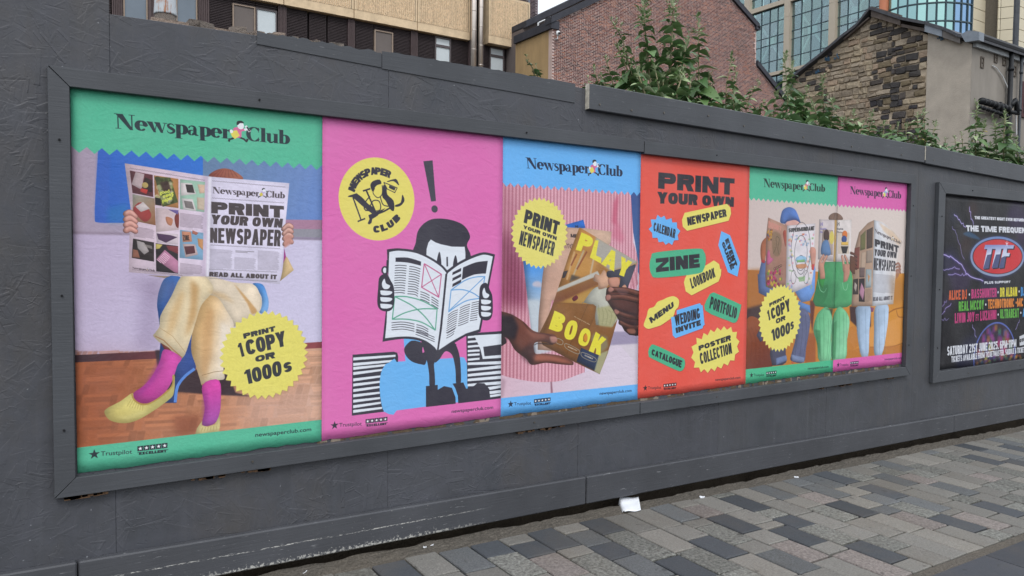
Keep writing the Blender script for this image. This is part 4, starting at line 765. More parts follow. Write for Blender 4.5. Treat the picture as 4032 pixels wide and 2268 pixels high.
# ---------------------------------------------------------------- sheet 4: red with stickers
def sheet4():
    A = new_art(3, 620); fill_all(A, REDC); k = '#2c2c34'
    bt(A, 'PRINT', zJ((262, 228), (1132, 300), (1077, 470), (258, 412)), k); bt(A, 'YOUR OWN', zJ((250, 450), (1125, 512), (1122, 622), (285, 574)), k)
    bt(A, 'YOUR OWN', zJ((250, 450), (1125, 512), (1122, 622), (285, 574)), k)
    def st(Z, P, c): P = Z(P); A.f(P + (.002, -.003), '#7a3028', .6, .002); A.f(P, c)
    st(zJ, [(530, 770), (560, 690), (1045, 587), (1085, 630), (1092, 700), (1065, 780), (590, 895), (540, 850)], YEL); bt(A, 'NEWSPAPER', zJ((585, 742), (1030, 645), (1045, 730), (597, 838)), k)
    st(zJ, [(150, 875), (188, 842), (175, 765), (235, 765), (252, 712), (292, 745), (330, 722), (350, 768), (412, 752), (420, 800), (472, 798), (475, 860), (512, 898), (482, 945), (492, 1000), (440, 1005), (420, 1058), (380, 1030), (345, 1055), (318, 1018), (265, 1025), (252, 975), (195, 975), (190, 920)], BLUE); bt(A, 'CALENDAR', zJ((212, 795), (462, 880), (448, 982), (205, 895)), k)
    st(zJ, [(980, 898), (1080, 945), (1195, 1255), (1165, 1418), (1055, 1368), (945, 1060)], BLUE)
    bt(A, 'EVENT', zJ((1060, 975), (1165, 1285), (1118, 1305), (1022, 1000)), k); bt(A, 'GUIDE', zJ((1010, 1012), (1128, 1320), (1090, 1345), (985, 1040)), k)
    P = zJ(sm([(160, 1290), (180, 1190), (240, 1140), (700, 1097), (780, 1130), (803, 1220), (780, 1330), (700, 1385), (260, 1430), (180, 1390)], True, 4)); A.f(P + (.002, -.003), '#7a3028', .6, .002)
    st(zJ, [(560, 1449), (590, 1390), (800, 1290), (895, 1232), (955, 1275), (977, 1375), (960, 1449)], YEL); st(zK, [(553, 90), (590, -10), (980, -60), (975, 10), (948, 82), (642, 240), (575, 195)], YEL)
    A.f(P, '#4ab188'); bt(A, 'ZINE', zJ((232, 1212), (730, 1157), (735, 1312), (235, 1368)), k)
    bt(A, 'LOOKBOOK', np.vstack([zJ((618, 1440), (895, 1315)), zK((915, 28), (645, 165))]), k)
    st(zK, sm([(95, 570), (115, 510), (130, 470), (150, 395), (210, 370), (250, 315), (310, 290), (370, 262), (440, 250), (495, 290), (490, 370), (455, 410), (430, 480), (350, 540), (290, 580), (230, 600), (150, 622), (105, 600)], True, 3), YEL)
    bt(A, 'MENU', zK((152, 500), (428, 310), (440, 370), (180, 560)), k)
    st(zK, [(405, 490), (470, 470), (470, 410), (738, 328), (750, 350), (768, 355), (790, 575), (772, 590), (768, 615), (455, 728), (440, 710), (425, 700)], BLUE); bt(A, 'WEDDING', zK((442, 468), (730, 380), (738, 500), (455, 590)), k); bt(A, 'INVITE', zK((455, 610), (742, 518), (748, 580), (465, 672)), k)
    st(zK, sm([(795, 410), (835, 250), (880, 210), (930, 220), (1180, 335), (1205, 360), (1165, 520), (1120, 552), (1060, 530)], True, 3), '#4ab188'); bt(A, 'PORTFOLIO', zK((865, 250), (1165, 385), (1145, 510), (842, 385)), k)
    st(zK, [(638, 825), (700, 790), (695, 722), (758, 740), (778, 668), (825, 695), (858, 630), (900, 660), (935, 605), (975, 640), (1010, 590), (1045, 632), (1092, 598), (1108, 660), (1158, 655), (1150, 725), (1187, 765), (1160, 822), (1182, 882), (1138, 915), (1130, 985), (1082, 980), (1055, 1040), (1010, 1015), (980, 1075), (935, 1050), (905, 1105), (865, 1070), (825, 1125), (785, 1080), (745, 1118), (725, 1062), (665, 1065), (680, 1000), (635, 950), (662, 890)], YEL)
    bt(A, 'POSTER', zK((718, 818), (1085, 690), (1092, 752), (725, 872)), k); bt(A, 'COLLECTION', zK((728, 900), (1090, 778), (1105, 900), (745, 1028)), k)
    st(zK, sm([(148, 870), (175, 815), (230, 808), (520, 945), (562, 985), (558, 1060), (520, 1102), (450, 1085), (180, 955), (152, 925)], True, 4), '#4ab188'); bt(A, 'CATALOGUE', zK((190, 850), (535, 985), (520, 1068), (182, 915)), k)
    footer(A, 3 * PW, '#3a2428'); return A
# ---------------------------------------------------------------- sheets 5 and 6 share one photograph of three readers on a sofa
def sheet56():
    A = Art(4 * PW - .03, 6 * PW + .05, -.03, 1.58, 560); x0 = A.x0; fill_all(A, '#cdbcb8', g=((x0, 1.2), (6.1, .8), '#dccfc8'))
    # sofa
    A.f(np.vstack([zL((-50, 1390), (180, 1400), (2100, 1440)), zM((2060, 60), (2060, 1449), (-50, 1449))]), '#b4702c', g=(zM((100, 300))[0], zM((1950, 500))[0], '#d4923c'))
    A.f(zM((-50, 20), (200, 0), (250, 440), (30, 520)), '#a86a34', .8, .02); A.f(zM((20, 500), (250, 440), (250, 640), (20, 640)), '#3a2c34', .9, .012)
    A.f(zM(sm([(20, 660), (180, 640), (260, 900), (330, 1050), (340, 1240), (10, 1270)])), '#8e4a28', g=(zM((100, 700))[0], zM((200, 1200))[0], '#6e3220'))
    A.f(zM(sm([(1600, 740), (1800, 680), (2040, 610), (2040, 920), (1850, 980), (1600, 990)], True, 4)), '#d8964a'); A.line(zM(sm([(1590, 990), (1850, 985), (2040, 925)], False)), .008, '#8a5020', .8, .003)
    A.line(zM(sm([(1820, 560), (1900, 510), (2030, 480)], False)), .010, '#8a5020', .8, .003); A.line(zM(sm([(1925, 520), (1950, 600), (2030, 610)], False)), .008, '#8a4a20', .8, .003)
    A.f(zM(sm([(1320, 760), (1420, 740), (1450, 960), (1300, 1040), (1250, 1000)])), '#c07c34'); A.f(zM((830, 400), (900, 400), (880, 560), (860, 800), (830, 620)), '#5a2c28', .9, .008); A.f(zM((1330, 470), (1600, 480), (1600, 730), (1430, 740), (1340, 650)), '#3c2c34', .92, .008)
    A.f(zM((760, 820), (900, 800), (900, 1180), (760, 1190)), '#96502c', .8, .01); A.f(zM((1290, 1040), (1460, 1000), (2040, 960), (2040, 1130), (1290, 1130)), '#b87434', .8, .006)
    A.rim = .27
    # left reader
    A.f(np.vstack([zL((215, 1280), (180, 1449)), zM((165, 60), (180, 300), (300, 360), (640, 290), (720, 420), (830, 400), (890, 280), (900, 0)), zL((880, 1310), (850, 1300))]), '#5c6c98', g=(zM((200, 100))[0], zM((820, 200))[0], '#6f9adc'))
    A.f(zM((560, 330), (720, 420), (830, 460), (835, 560), (700, 500), (620, 400)), '#5f86c4'); A.f(zM(sm([(700, 505), (780, 520), (830, 620), (820, 780), (780, 1000), (750, 1180), (590, 1160), (600, 1060), (650, 850), (640, 600)], True, 4)), '#5f6484'); A.f(zM((330, 1000), (520, 1000), (530, 1180), (480, 1215), (350, 1225), (320, 1080)), '#4a4a60'); A.f(zM((150, 840), (200, 740), (230, 900), (200, 925)), '#4a506c')
    A.f(zM((590, 1080), (760, 1120), (755, 1185), (600, 1165)), '#7886a8'); A.f(zM((395, 1130), (530, 1090), (540, 1160), (400, 1215)), '#6c7ca4'); A.f(zM((490, 1205), (520, 1190), (515, 1212)), '#c08868'); A.f(zM((595, 1165), (640, 1190), (600, 1198)), '#c05a48')
    A.f(zL(sm([(500, 800), (540, 770), (600, 740), (680, 770), (685, 830), (560, 850)])), '#d8a8a0'); A.f(zL(sm([(455, 790), (462, 700), (490, 630), (560, 598), (630, 620), (670, 680), (705, 790), (640, 750), (560, 745), (520, 805)], True, 5)), '#5474b4', g=(zL((480, 650))[0], zL((680, 700))[0], '#5f84cc'))
    A.f(zL(sm([(500, 800), (560, 745), (640, 735), (700, 770), (705, 795), (640, 762), (560, 775)])), '#4a5f96')
    A.f(zL(sm([(215, 1290), (200, 1180), (210, 1060), (260, 990), (285, 1000), (320, 1100), (270, 1190), (255, 1300)], True, 4)), '#a8664a'); A.f(zL((210, 1262), (260, 1275), (255, 1310), (212, 1298)), '#a8383c')
    A.f(np.vstack([zL((298, 730), (540, 835), (525, 1449)), zM((525, 215), (330, 245), (270, 220), (262, 60)), zL((265, 1380), (270, 980))]), '#b38a78', g=(zL((320, 900))[0], zL((500, 1200))[0], '#9c7464'))
    bt(A, 'DOUBT', zL((305, 770), (470, 845), (465, 900), (300, 860)), '#c88a7c'); rs = random.Random(9)
    for i in range(26): A.f(ell(zL((rs.uniform(285, 350), rs.uniform(890, 1020)))[0], .008), rs.choice(['#c89838', '#a85a38', '#3c5a78', '#6a4a48']), .9)
    A.f(zL(sm([(350, 930), (450, 940), (470, 1100), (430, 1220), (360, 1180)])), '#6c6044', .5, .006); A.line(zL(sm([(360, 1190), (400, 1100), (400, 980), (440, 1000), (420, 1120), (440, 1200)], False)), .004, '#4a4030', .8)
    A.f(zL(sm([(285, 1180), (310, 1140), (330, 1230), (365, 1260), (300, 1330), (280, 1300)])), '#c0648c'); A.f(zL(sm([(495, 900), (525, 910), (520, 1100), (490, 960)])), '#9c4a3c')
    for i in range(40): A.f(ell(zM((rs.uniform(285, 470), rs.uniform(10, 215)))[0], .012), rs.choice(['#b83a6c', '#6c8a3c', '#c8a83c', '#8a2c4c']), .9)
    for i in range(5): A.f(stroke(zL(ell((380 + 20 * i, 1380 - 10 * i), 12, 14)), .003, True), '#5a3c34')
    A.f(np.vstack([zL((540, 832), (898, 805), (870, 1449)), zM((850, 190), (625, 295), (520, 215)), zL((525, 1449))]), '#dcd6dc')
    bt(A, 'SUPERMUNDANE', zL((560, 868), (885, 838), (880, 892), (560, 918)), '#3a3838')
    q = [zL((558, 950))[0], zL((875, 930))[0], zL((860, 1449))[0], zL((548, 1449))[0]]
    for i in range(130):                                    # a generic patterned cover
        u, v = rs.random(), rs.random() * 1.35; p = (q[0] * (1 - u) + q[1] * u) * (1 - v) + (q[3] * (1 - u) + q[2] * u) * v
        if abs(u - .5) < .28 and v > .3: continue
        A.f(rect(p[0] - .012, p[1] - .006, p[0] + .012, p[1] + .006) if rs.random() < .6 else ell(p, .010), rs.choice(['#c86a50', '#8ab07c', '#7aa0c4', '#e0b868', '#d88a9c', '#9a8ac0']), .6)
    for rx, rz, zc in ((.115, .21, 1150), (.075, .13, 1180), (.05, .07, 1330)): A.f(stroke(ell(zL((715, zc))[0], rx, rz), .005, True), '#44444c', .8)
    A.f(zL(sm([(655, 1240), (715, 1215), (780, 1235), (770, 1290), (660, 1290)])), '#8ab8d8', .9); A.f(zL(sm([(660, 1330), (780, 1320), (770, 1370), (670, 1375)])), '#c88a60', .9); A.f(zL((665, 1270), (765, 1262), (765, 1292), (668, 1300)), '#7cb068', .9)
    for zc in (620, 780): A.f(stroke(ell(zM((zc, 100))[0], .03, .05), .004, True), '#50504c', .8)
    A.f(zM((680, 100), (770, 90), (765, 150), (690, 160)), '#8ab07c', .8)
    A.f(zL(sm([(838, 1240), (832, 1120), (870, 1105), (900, 1130), (905, 1200), (890, 1330), (850, 1330)], True, 4)), '#cc9484'); A.f(zL((850, 1320), (890, 1325), (880, 1400), (850, 1390)), '#c04a48')
    # middle reader
    A.f(np.vstack([zL((1020, 1290), (1330, 1290), (1360, 1449)), zM((1370, 120), (1360, 440), (1300, 480), (1130, 500), (900, 470), (865, 400), (900, 260), (930, 100)), zL((935, 1400))]), '#3e8a58', g=(zM((950, 300))[0], zM((1250, 200))[0], '#4fa06a'))
    A.f(zM(sm([(945, 100), (1000, 200), (1060, 200), (1050, 330), (990, 440), (890, 440), (900, 280)])), '#357a4c', .9, .004); A.line(zM(sm([(930, 130), (960, 260), (1010, 290), (1040, 240)], False)), .005, '#86c49a'); A.line(zM(sm([(1240, 170), (1255, 250), (1290, 260), (1310, 180)], False)), .005, '#86c49a')
    A.f(zM(sm([(880, 700), (930, 560), (1030, 480), (1090, 530), (1115, 650), (1100, 900), (1095, 1160), (945, 1160), (920, 950), (875, 800)], True, 4)), '#5fae7c', g=(zM((900, 700))[0], zM((1080, 800))[0], '#80ca98')); A.f(zM(sm([(1120, 620), (1170, 500), (1220, 478), (1300, 560), (1330, 680), (1300, 900), (1280, 1130), (1110, 1150), (1105, 850)], True, 4)), '#66b482', g=(zM((1140, 700))[0], zM((1290, 800))[0], '#8cd0a4'))
    A.f(zM((890, 760), (960, 780), (960, 1120), (920, 960)), '#2f6a44', .6, .008); A.f(zM((1110, 700), (1170, 650), (1150, 1130), (1110, 1140)), '#3a7a50', .6, .008); A.f(zM((1010, 500), (1120, 500), (1110, 600), (1080, 520)), '#1f4030', .8, .006)
    A.f(zL(sm([(1070, 755), (1080, 700), (1150, 668), (1220, 700), (1245, 755), (1150, 775)])), '#7c6254'); A.line(zL((1150, 672), (1130, 750)), .004, '#5a4238')
    A.f(zL((945, 752), (1150, 762), (1140, 1290), (930, 1260)), '#cdc2c4'); A.f(zL((1165, 762), (1357, 758), (1345, 1285), (1140, 1290)), '#dcd4d2'); A.f(zL((1143, 762), (1170, 762), (1150, 1290), (1125, 1288)), '#c8a060')
    for xx, cc in ((960, '#6a60a8'), (1172, '#4c4a50')): A.line(zL((xx + 5, 790), (xx + 5, 835), (xx + 20, 800), (xx + 30, 835), (xx + 30, 785)), .004, cc); A.text('Sophie', zL((xx, 860), (xx + 78, 860), (xx + 78, 895), (xx, 892)), cc, .03); A.text('Home', zL((xx, 900), (xx + 68, 903), (xx + 68, 930), (xx, 925)), cc, .03)
    A.f(zL((990, 880), (1120, 890), (1115, 1205), (965, 1200)), '#a89488', .9); A.f(zL(sm([(1005, 920), (1040, 880), (1070, 920), (1065, 1010), (1010, 1010)])), '#4a342e'); A.f(zL(sm([(975, 1080), (1010, 1020), (1060, 1030), (1090, 1200), (975, 1195)])), '#5f80ac'); A.f(ell(zL((1105, 985))[0], .03, .05), '#d8c850', .8)
    A.f(zL((1185, 920), (1330, 920), (1325, 1190), (1180, 1190)), '#c4b4a0', .7); A.f(ell(zL((1270, 945))[0], .035, .03), '#d87a3c'); A.f(ell(zL((1262, 1005))[0], .035, .028), '#3c5088'); A.f(zL((1225, 1040), (1315, 1040), (1310, 1080), (1225, 1080)), '#d8b058'); A.f(zL((1220, 1095), (1315, 1095), (1290, 1185), (1240, 1185)), '#3a3638')
    textblock(A, zL((1045, 1215), (1120, 1220), (1118, 1280), (1045, 1275)), 5, '#8a8080', .6)
    for P in ([(950, 1380), (960, 1290), (1000, 1215)], [(985, 1400), (1000, 1300), (1040, 1225)]): skin_hand(A, [zL(P)], '#c4907c', .03, '#e0b8a4')
    A.f(np.vstack([zL((935, 1300), (1000, 1300), (1020, 1449)), zM((1020, 120), (960, 130), (950, 40))]), '#c08c78'); A.f(zM((945, 130), (1020, 120), (990, 250), (955, 200)), '#3c9048')
    for P in ([(1260, 1400), (1250, 1300), (1235, 1225)], [(1310, 1400), (1300, 1290), (1270, 1220)]): skin_hand(A, [zL(P)], '#c4907c', .03, '#e0b8a4')
    A.f(np.vstack([zL((1250, 1320), (1340, 1320), (1330, 1449)), zM((1300, 150), (1250, 170), (1255, 40))]), '#c08c78')
    # right reader
    A.f(zM(sm([(1415, 480), (1590, 470), (1595, 600), (1580, 800), (1565, 1100), (1480, 1100), (1430, 850), (1415, 650)], True, 4)), '#8fa4bc', g=(zM((1430, 600))[0], zM((1580, 700))[0], '#b0c8e4')); A.f(zM(sm([(1655, 480), (1810, 450), (1825, 580), (1800, 800), (1740, 1080), (1645, 1080), (1640, 800)], True, 4)), '#a0b4cc', g=(zM((1660, 700))[0], zM((1810, 700))[0], '#bcd2ec'))
    A.f(zM((1595, 480), (1640, 490), (1630, 540), (1600, 540)), '#8a4a70')
    A.f(np.vstack([zL((1640, 762), (1560, 800), (1450, 920), (1395, 1130), (1360, 1449)), zM((1375, 100), (1352, 468), (1620, 470)), zL((1625, 1449))]), '#a08470', g=(zL((1400, 1100))[0], zL((1620, 1200))[0], '#b09480'))
    for Z, q, c in ((zL, [(1545, 890), (1625, 850), (1620, 1110), (1545, 1130)], '#54443c'), (zL, [(1470, 960), (1535, 890), (1530, 1130), (1465, 1150)], '#6c6a44'), (zL, [(1395, 1120), (1460, 1100), (1450, 1380), (1380, 1400)], '#7a4238'), (zL, [(1480, 1180), (1535, 1160), (1530, 1380), (1470, 1380)], '#b8a08c'), (zL, [(1545, 1150), (1620, 1140), (1615, 1300), (1540, 1310)], '#9c8c80'), (zM, [(1375, 130), (1440, 118), (1440, 320), (1368, 320)], '#3a302c'), (zM, [(1450, 120), (1522, 115), (1522, 415), (1447, 410)], '#2c2428'), (zM, [(1455, -20), (1525, -20), (1520, 105), (1455, 105)], '#6c5a58'), (zM, [(1535, 0), (1610, 0), (1605, 230), (1530, 240)], '#98a4a8')): A.f(Z(q), c)
    A.f(zM((1480, 170), (1520, 260), (1500, 400), (1450, 300)), '#b08098'); A.f(zM((1395, 160), (1425, 200), (1410, 290), (1385, 240)), '#a89c94'); textblock(A, zM((1528, 250), (1612, 245), (1605, 410), (1528, 415)), 16, '#5c5048', .5); A.f(zM((1560, 60), (1590, 90), (1570, 170)), '#c08c60')
    A.f(np.vstack([zL(sm([(1640, 762), (1760, 800), (1880, 900), (2003, 1040)], False)), zL((1955, 1150), (1920, 1449)), zM((1915, 60), (1885, 442), (1620, 470)), zL((1625, 1449))]), '#d5d8e0', g=(zL((1700, 1100))[0], zL((1990, 1000))[0], '#d8ccc4'))
    A.f(zL((1700, 790), (1880, 905), (1990, 1040), (1955, 1080), (1760, 900)), '#dcb488', .5, .01)
    logo(A, zL((1650, 870), (1975, 1030), (1975, 1066), (1655, 925)), '#50484c', '#c0b0a0', '#c8b080')
    bt(A, 'PRINT', zL((1650, 1000), (1955, 1090), (1915, 1138), (1650, 1095)), '#3c3a40'); bt(A, 'YOUR OWN', zL((1648, 1128), (1930, 1170), (1922, 1248), (1650, 1212)), '#3c3a40'); bt(A, 'NEWSPAPER', np.vstack([zL((1640, 1240), (1915, 1285)), zL((1905, 1412), (1635, 1398))]), '#3c3a40')
    textblock(A, zM((1630, 55), (1905, 80), (1890, 320), (1625, 290)), 26, '#6c6a74', .45); bt(A, 'READ ALL ABOUT IT', zM((1628, 355), (1875, 338), (1873, 388), (1628, 405)), '#4a4850')
    for ys in (1180, 1230, 1280, 1330): skin_hand(A, [zL((1345, ys), (1385, ys + 15), (1420, ys + 50))], '#5e3a2e', .02, '#8a5a48', .4, '#2c1a18')
    A.f(np.vstack([zL((1335, 1220), (1400, 1250), (1400, 1449)), zM((1370, 60), (1340, 20)), zL((1330, 1380))]), '#64402f'); 
    for ys in (1310, 1350, 1390): skin_hand(A, [zL((1975, ys + 40), (1950, ys), (1918, ys + 15))], '#a87868', .018, '#d0a490', .4, '#5c3a34')
    A.f(zM((1915, 0), (1975, 20), (1950, 90), (1918, 130)), '#a07464', .8, .003)
    for x in (905, 950, 1000, 1060, 1090): A.line(zM(sm([(x, 560 + abs(x - 1000)), (x + 8, 800), (x + (1000 - x) * .3, 1140)], False)), .006, '#2f6c48', .4, .004)
    for x in (1150, 1200, 1250, 1290): A.line(zM(sm([(x, 540), (x + 6, 800), (x - 4, 1130)], False)), .006, '#377450', .35, .004)
    for x in (1450, 1530, 1700, 1770): A.line(zM(sm([(x, 500), (x + 6, 800), (x + 10, 1080)], False)), .007, '#6c8096', .45, .004)
    for x in (660, 720, 770): A.line(zM(sm([(x, 560), (x + 12, 800), (x - 20, 1100)], False)), .006, '#3c4058', .45, .004)
    for k in range(5): A.line(zM(sm([(20 + 60 * k, 720 + 20 * k), (90 + 50 * k, 900), (70 + 60 * k, 1200)], False)), .012, '#5c2a1c', .3, .01)
    A.f(zM((1840, 100), (2030, 120), (2030, 400), (1860, 470)), '#8e5a24', .35, .04)
    A.f(zM(sm([(1000, 200), (1180, 200), (1140, 420), (1040, 420)])), '#2c6c44', .35, .02)
    A.rim = 0
    # coloured bands
    P = zL((2040, 662), (85, 522)); n = 37; per = (P[0, 0] - P[1, 0]) / 38; hi, lo = zL((975, 545))[0, 1], zL((950, 572))[0, 1] - .004
    mid = 5 * PW + .004
    A.zig(GREEN, P[1, 0] - per * 3.5, per, hi, lo, 60); m = np.zeros((A.H, A.W), np.float32); m[:, int((mid - A.x0) * A.ppm):] = 1; A.clip = m; A.zig('#da64ae', P[1, 0] - per * 3.5, per, hi, lo, 60); A.clip = None
    b = zM((15, 1270), (2025, 1055)); f = lambda x: b[0, 1] + (x - b[0, 0]) * (b[1, 1] - b[0, 1]) / (b[1, 0] - b[0, 0])
    A.f(np.array([(A.x0, f(A.x0)), (mid, f(mid)), (mid, -.1), (A.x0, -.1)]), '#4cb98c'); A.f(np.array([(mid, f(mid)), (A.x1, f(A.x1)), (A.x1, -.1), (mid, -.1)]), '#da64ae')
    logo(A, zL((240, 232), (1018, 315), (1015, 404), (243, 342)), '#1d3a34', '#c87888'); logo(A, zL((1335, 332), (1980, 402), (1978, 492), (1338, 430)), '#3c2444', '#8fb0e0')
    c = zM((445, 620))[0]; rx = (zM((717, 590))[0, 0] - zM((173, 610))[0, 0]) / 2; cx = (zM((717, 590))[0, 0] + zM((173, 610))[0, 0]) / 2; t0, t1 = zM((450, 190))[0, 1], zM((443, 1050))[0, 1]
    A.f(burst((cx, (t0 + t1) / 2), rx, 36, .91, 0, (t0 - t1) / 2), YEL)
    bt(A, 'PRINT', zM((312, 435), (510, 335), (513, 378), (318, 480)), INK); bt(A, '1', zM((283, 535), (308, 515), (328, 640), (303, 660)), INK); bt(A, 'COPY', zM((328, 505), (565, 370), (565, 530), (345, 640)), INK)
    bt(A, 'OR', zM((395, 632), (517, 585), (520, 640), (400, 696)), INK); bt(A, '1000', zM((335, 775), (575, 665), (580, 810), (355, 915)), INK); bt(A, 's', zM((580, 675), (622, 655), (626, 750), (585, 775)), INK)
    footer(A, 4 * PW, '#1c3a34'); footer(A, 5 * PW + .01, '#3c2444'); A.grain(.02, .008, 6); return A
# ---------------------------------------------------------------- dark concert sheet
def sheet7():
    A = Art(6.58, 8.9, -.16, 1.56, 420); fill_all(A, '#0e0c13'); rs = random.Random(4); wh = '#d4d8e0'
    for c, x, y, r_, a in (('#2c2a5c', 330, 600, .16, .5), ('#3a1c58', 400, 720, .2, .5), ('#4a2018', 440, 480, .12, .45), ('#5a2a1c', 490, 220, .1, .4), ('#3a2060', 800, 280, .2, .5), ('#28206c', 620, 760, .22, .35), ('#1c2c50', 350, 280, .08, .5), ('#3a1c50', 300, 900, .12, .4), ('#402060', 840, 430, .12, .5), ('#202860', 480, 1300, .3, .4)): A.f(ell(zN((x, y))[0], r_, r_ * .8), c, a, .06)
    def bolt(pts, w, c='#8a7ad8'):
        P = zN(pts); out = [P[0]]
        for i in range(len(P) - 1):
            for k in range(1, 6): out.append(P[i] + (P[i + 1] - P[i]) * k / 5 + (rs.uniform(-.012, .012), rs.uniform(-.012, .012)))
        A.line(out, w * 4, c, .35, .008); A.line(out, w, '#c4b8f4', .9)
    for p, w_ in (([(465, 205), (470, 260), (490, 330)], .006), ([(352, 262), (400, 310), (435, 360)], .006), ([(275, 545), (330, 560), (400, 610), (450, 690), (560, 745)], .008), ([(340, 345), (380, 430), (425, 580)], .003), ([(275, 655), (340, 640), (390, 650)], .004), ([(310, 690), (400, 690), (440, 690)], .004), ([(265, 975), (300, 930), (335, 900)], .004), ([(265, 1010), (310, 1005)], .003), ([(485, 1045), (510, 1130)], .004), ([(820, 1010), (790, 1080)], .004), ([(790, 310), (840, 290)], .004), ([(270, 920), (300, 870)], .003)): bolt(p, w_)
    bt(A, 'THE GREATEST NIGHT EVER RETURNS', zN((500, 272), (862, 292), (862, 314), (500, 295)), wh); bt(A, 'THE TIME FREQUENCY', zN((438, 337), (920, 358), (920, 398), (440, 382)), wh)
    A.f(zN(sm([(470, 385), (545, 440), (480, 430), (415, 400)], True, 3)), '#3a80b8', .5, .008)
    c, rx = (zN((470, 545))[0] + zN((856, 540))[0]) / 2, (zN((856, 540))[0, 0] - zN((470, 545))[0, 0]) / 2; rz = (zN((662, 418))[0, 1] - zN((662, 705))[0, 1]) / 2; c = np.array([c[0], (zN((662, 418))[0, 1] + zN((662, 705))[0, 1]) / 2])
    A.f(ell(c, rx * 1.05, rz * 1.06), '#4a5890', .5, .02); A.f(ell(c, rx, rz, n=60), '#6c84b8', g=((c[0], c[1] + rz), (c[0], c[1] - rz), '#8a98b4')); A.f(ell(c, rx * .93, rz * .88, n=60), '#3a1820'); A.f(ell(c, rx * .9, rz * .85, n=60), '#c02c34', g=((c[0] - rx, c[1] - rz), (c[0] + rx, c[1] + rz), '#cc3036'))
    sh = zN((8, 6))[0] - zN((0, 0))[0]
    for q in ([(575, 478), (650, 478), (647, 505), (625, 507), (600, 645), (560, 650), (590, 508), (568, 508)], [(640, 478), (712, 478), (710, 505), (690, 507), (665, 640), (622, 645), (650, 508), (632, 508)], [(712, 478), (782, 480), (776, 505), (732, 505), (728, 535), (752, 535), (746, 560), (722, 560), (708, 640), (672, 645)]):
        A.f(zN(q) + (.02, -.01), '#1c1c30'); P = zN(q); A.f(P, '#7c88c0', g=(zN((600, 480))[0], zN((600, 545))[0], '#c8d0e8'))
    A.f(zN((590, 550), (620, 545), (600, 645), (560, 650)), '#3c4470', .9); A.f(zN((652, 548), (684, 545), (665, 640), (622, 645)), '#3c4470', .9); A.f(zN((712, 560), (722, 560), (708, 640), (672, 645), (690, 570)), '#3c4470', .9)
    A.f(star(zN((730, 470))[0], .05, .15), '#e8ecff', .9); bt(A, 'PLUS SUPPORT', zN((570, 738), (756, 733), (756, 750), (570, 758)), wh)
    L = [('ALICE DJ', 315, 445, 803, 796, 872, 866, '#cc5a2c'), ('BASSHUNTER', 477, 658, 794, 784, 862, 850, '#b83474'), ('DR ALBAN', 682, 803, 782, 778, 850, 844, '#d8cc30'), ('DJ', 830, 858, 778, 777, 844, 842, '#3a8acc'), ('REAL MCCOY', 387, 567, 882, 868, 952, 938, '#5aa83c'), ('TECHNOTRONIC', 594, 782, 866, 858, 935, 922, '#d8802c'), ('-MC M', 792, 880, 860, 855, 922, 915, '#d8802c'),
         ('LIVIN JOY', 358, 500, 965, 955, 1038, 1024, '#b83474'), ('FT', 508, 530, 972, 970, 1020, 1018, '#b83474'), ('LUZAHNI', 540, 655, 950, 940, 1020, 1008, '#b83474'), ('ULTRABEAT', 682, 816, 938, 930, 1004, 996, '#5aa83c'), ('AB', 842, 880, 932, 930, 992, 990, '#3a8acc')]
    for t, a, b, y0, y1, y2, y3, cc in L: bt(A, t, zN((a, y0), (b, y1), (b, y3), (a, y2)), cc)
    for x, y in ((463, 832), (668, 816), (817, 810), (579, 903), (668, 975), (829, 962)): A.f(ell(zN((x, y))[0], .012), wh)
    c2 = np.array([zN((650, 1180))[0, 0], 0.]); r2 = c2[0] - zN((495, 1180))[0, 0]; c2[1] = zN((655, 1027))[0, 1] - r2 * .8
    A.f(ell(c2, r2, r2 * .8, n=60), '#5060a8'); A.f(ell(c2, r2 * .95, r2 * .76, n=60), '#2a1c30')
    for i in range(60):
        a = rs.uniform(.1, 3.04); rr = rs.uniform(.3, .85) * r2; p = c2 + (math.cos(a) * rr, math.sin(a) * rr * .8); A.f(rect(p[0] - .03, p[1] - .03, p[0] + .03, p[1] + .03), rs.choice(['#a02c7c', '#3a8a3c', '#c8862c', '#3a54a8', '#8a2c9c', '#c03c3c']), .5, .012)
    bt(A, 'SATURDAY 21ST JUNE 2025. 6PM-11PM', zN((305, 1202), (798, 1150), (798, 1205), (306, 1268)), wh); bt(A, 'TICKETS AVAILABLE FROM TICKETMASTER, SKIDDLE & TICKETS SCOTLAND', zN((334, 1272), (950, 1192), (950, 1232), (336, 1316)), wh)
    A.f(zN((820, 1130), (862, 1112), (862, 1190), (822, 1198)), '#c8ccd4'); bt(A, 'OVO', zN((822, 1150), (858, 1140), (858, 1165), (822, 1175)), '#1c1c20')
    for i in range(40): x = rs.uniform(460, 830); A.f(ell(zN((x, 1345 - (x - 300) * .1 + rs.uniform(-35, 5)))[0], .03, .015), rs.choice(['#c85a2c', '#a02c6c', '#2c3a8c', '#c8a83c', '#3c8a5c']), .5, .008)
    return A
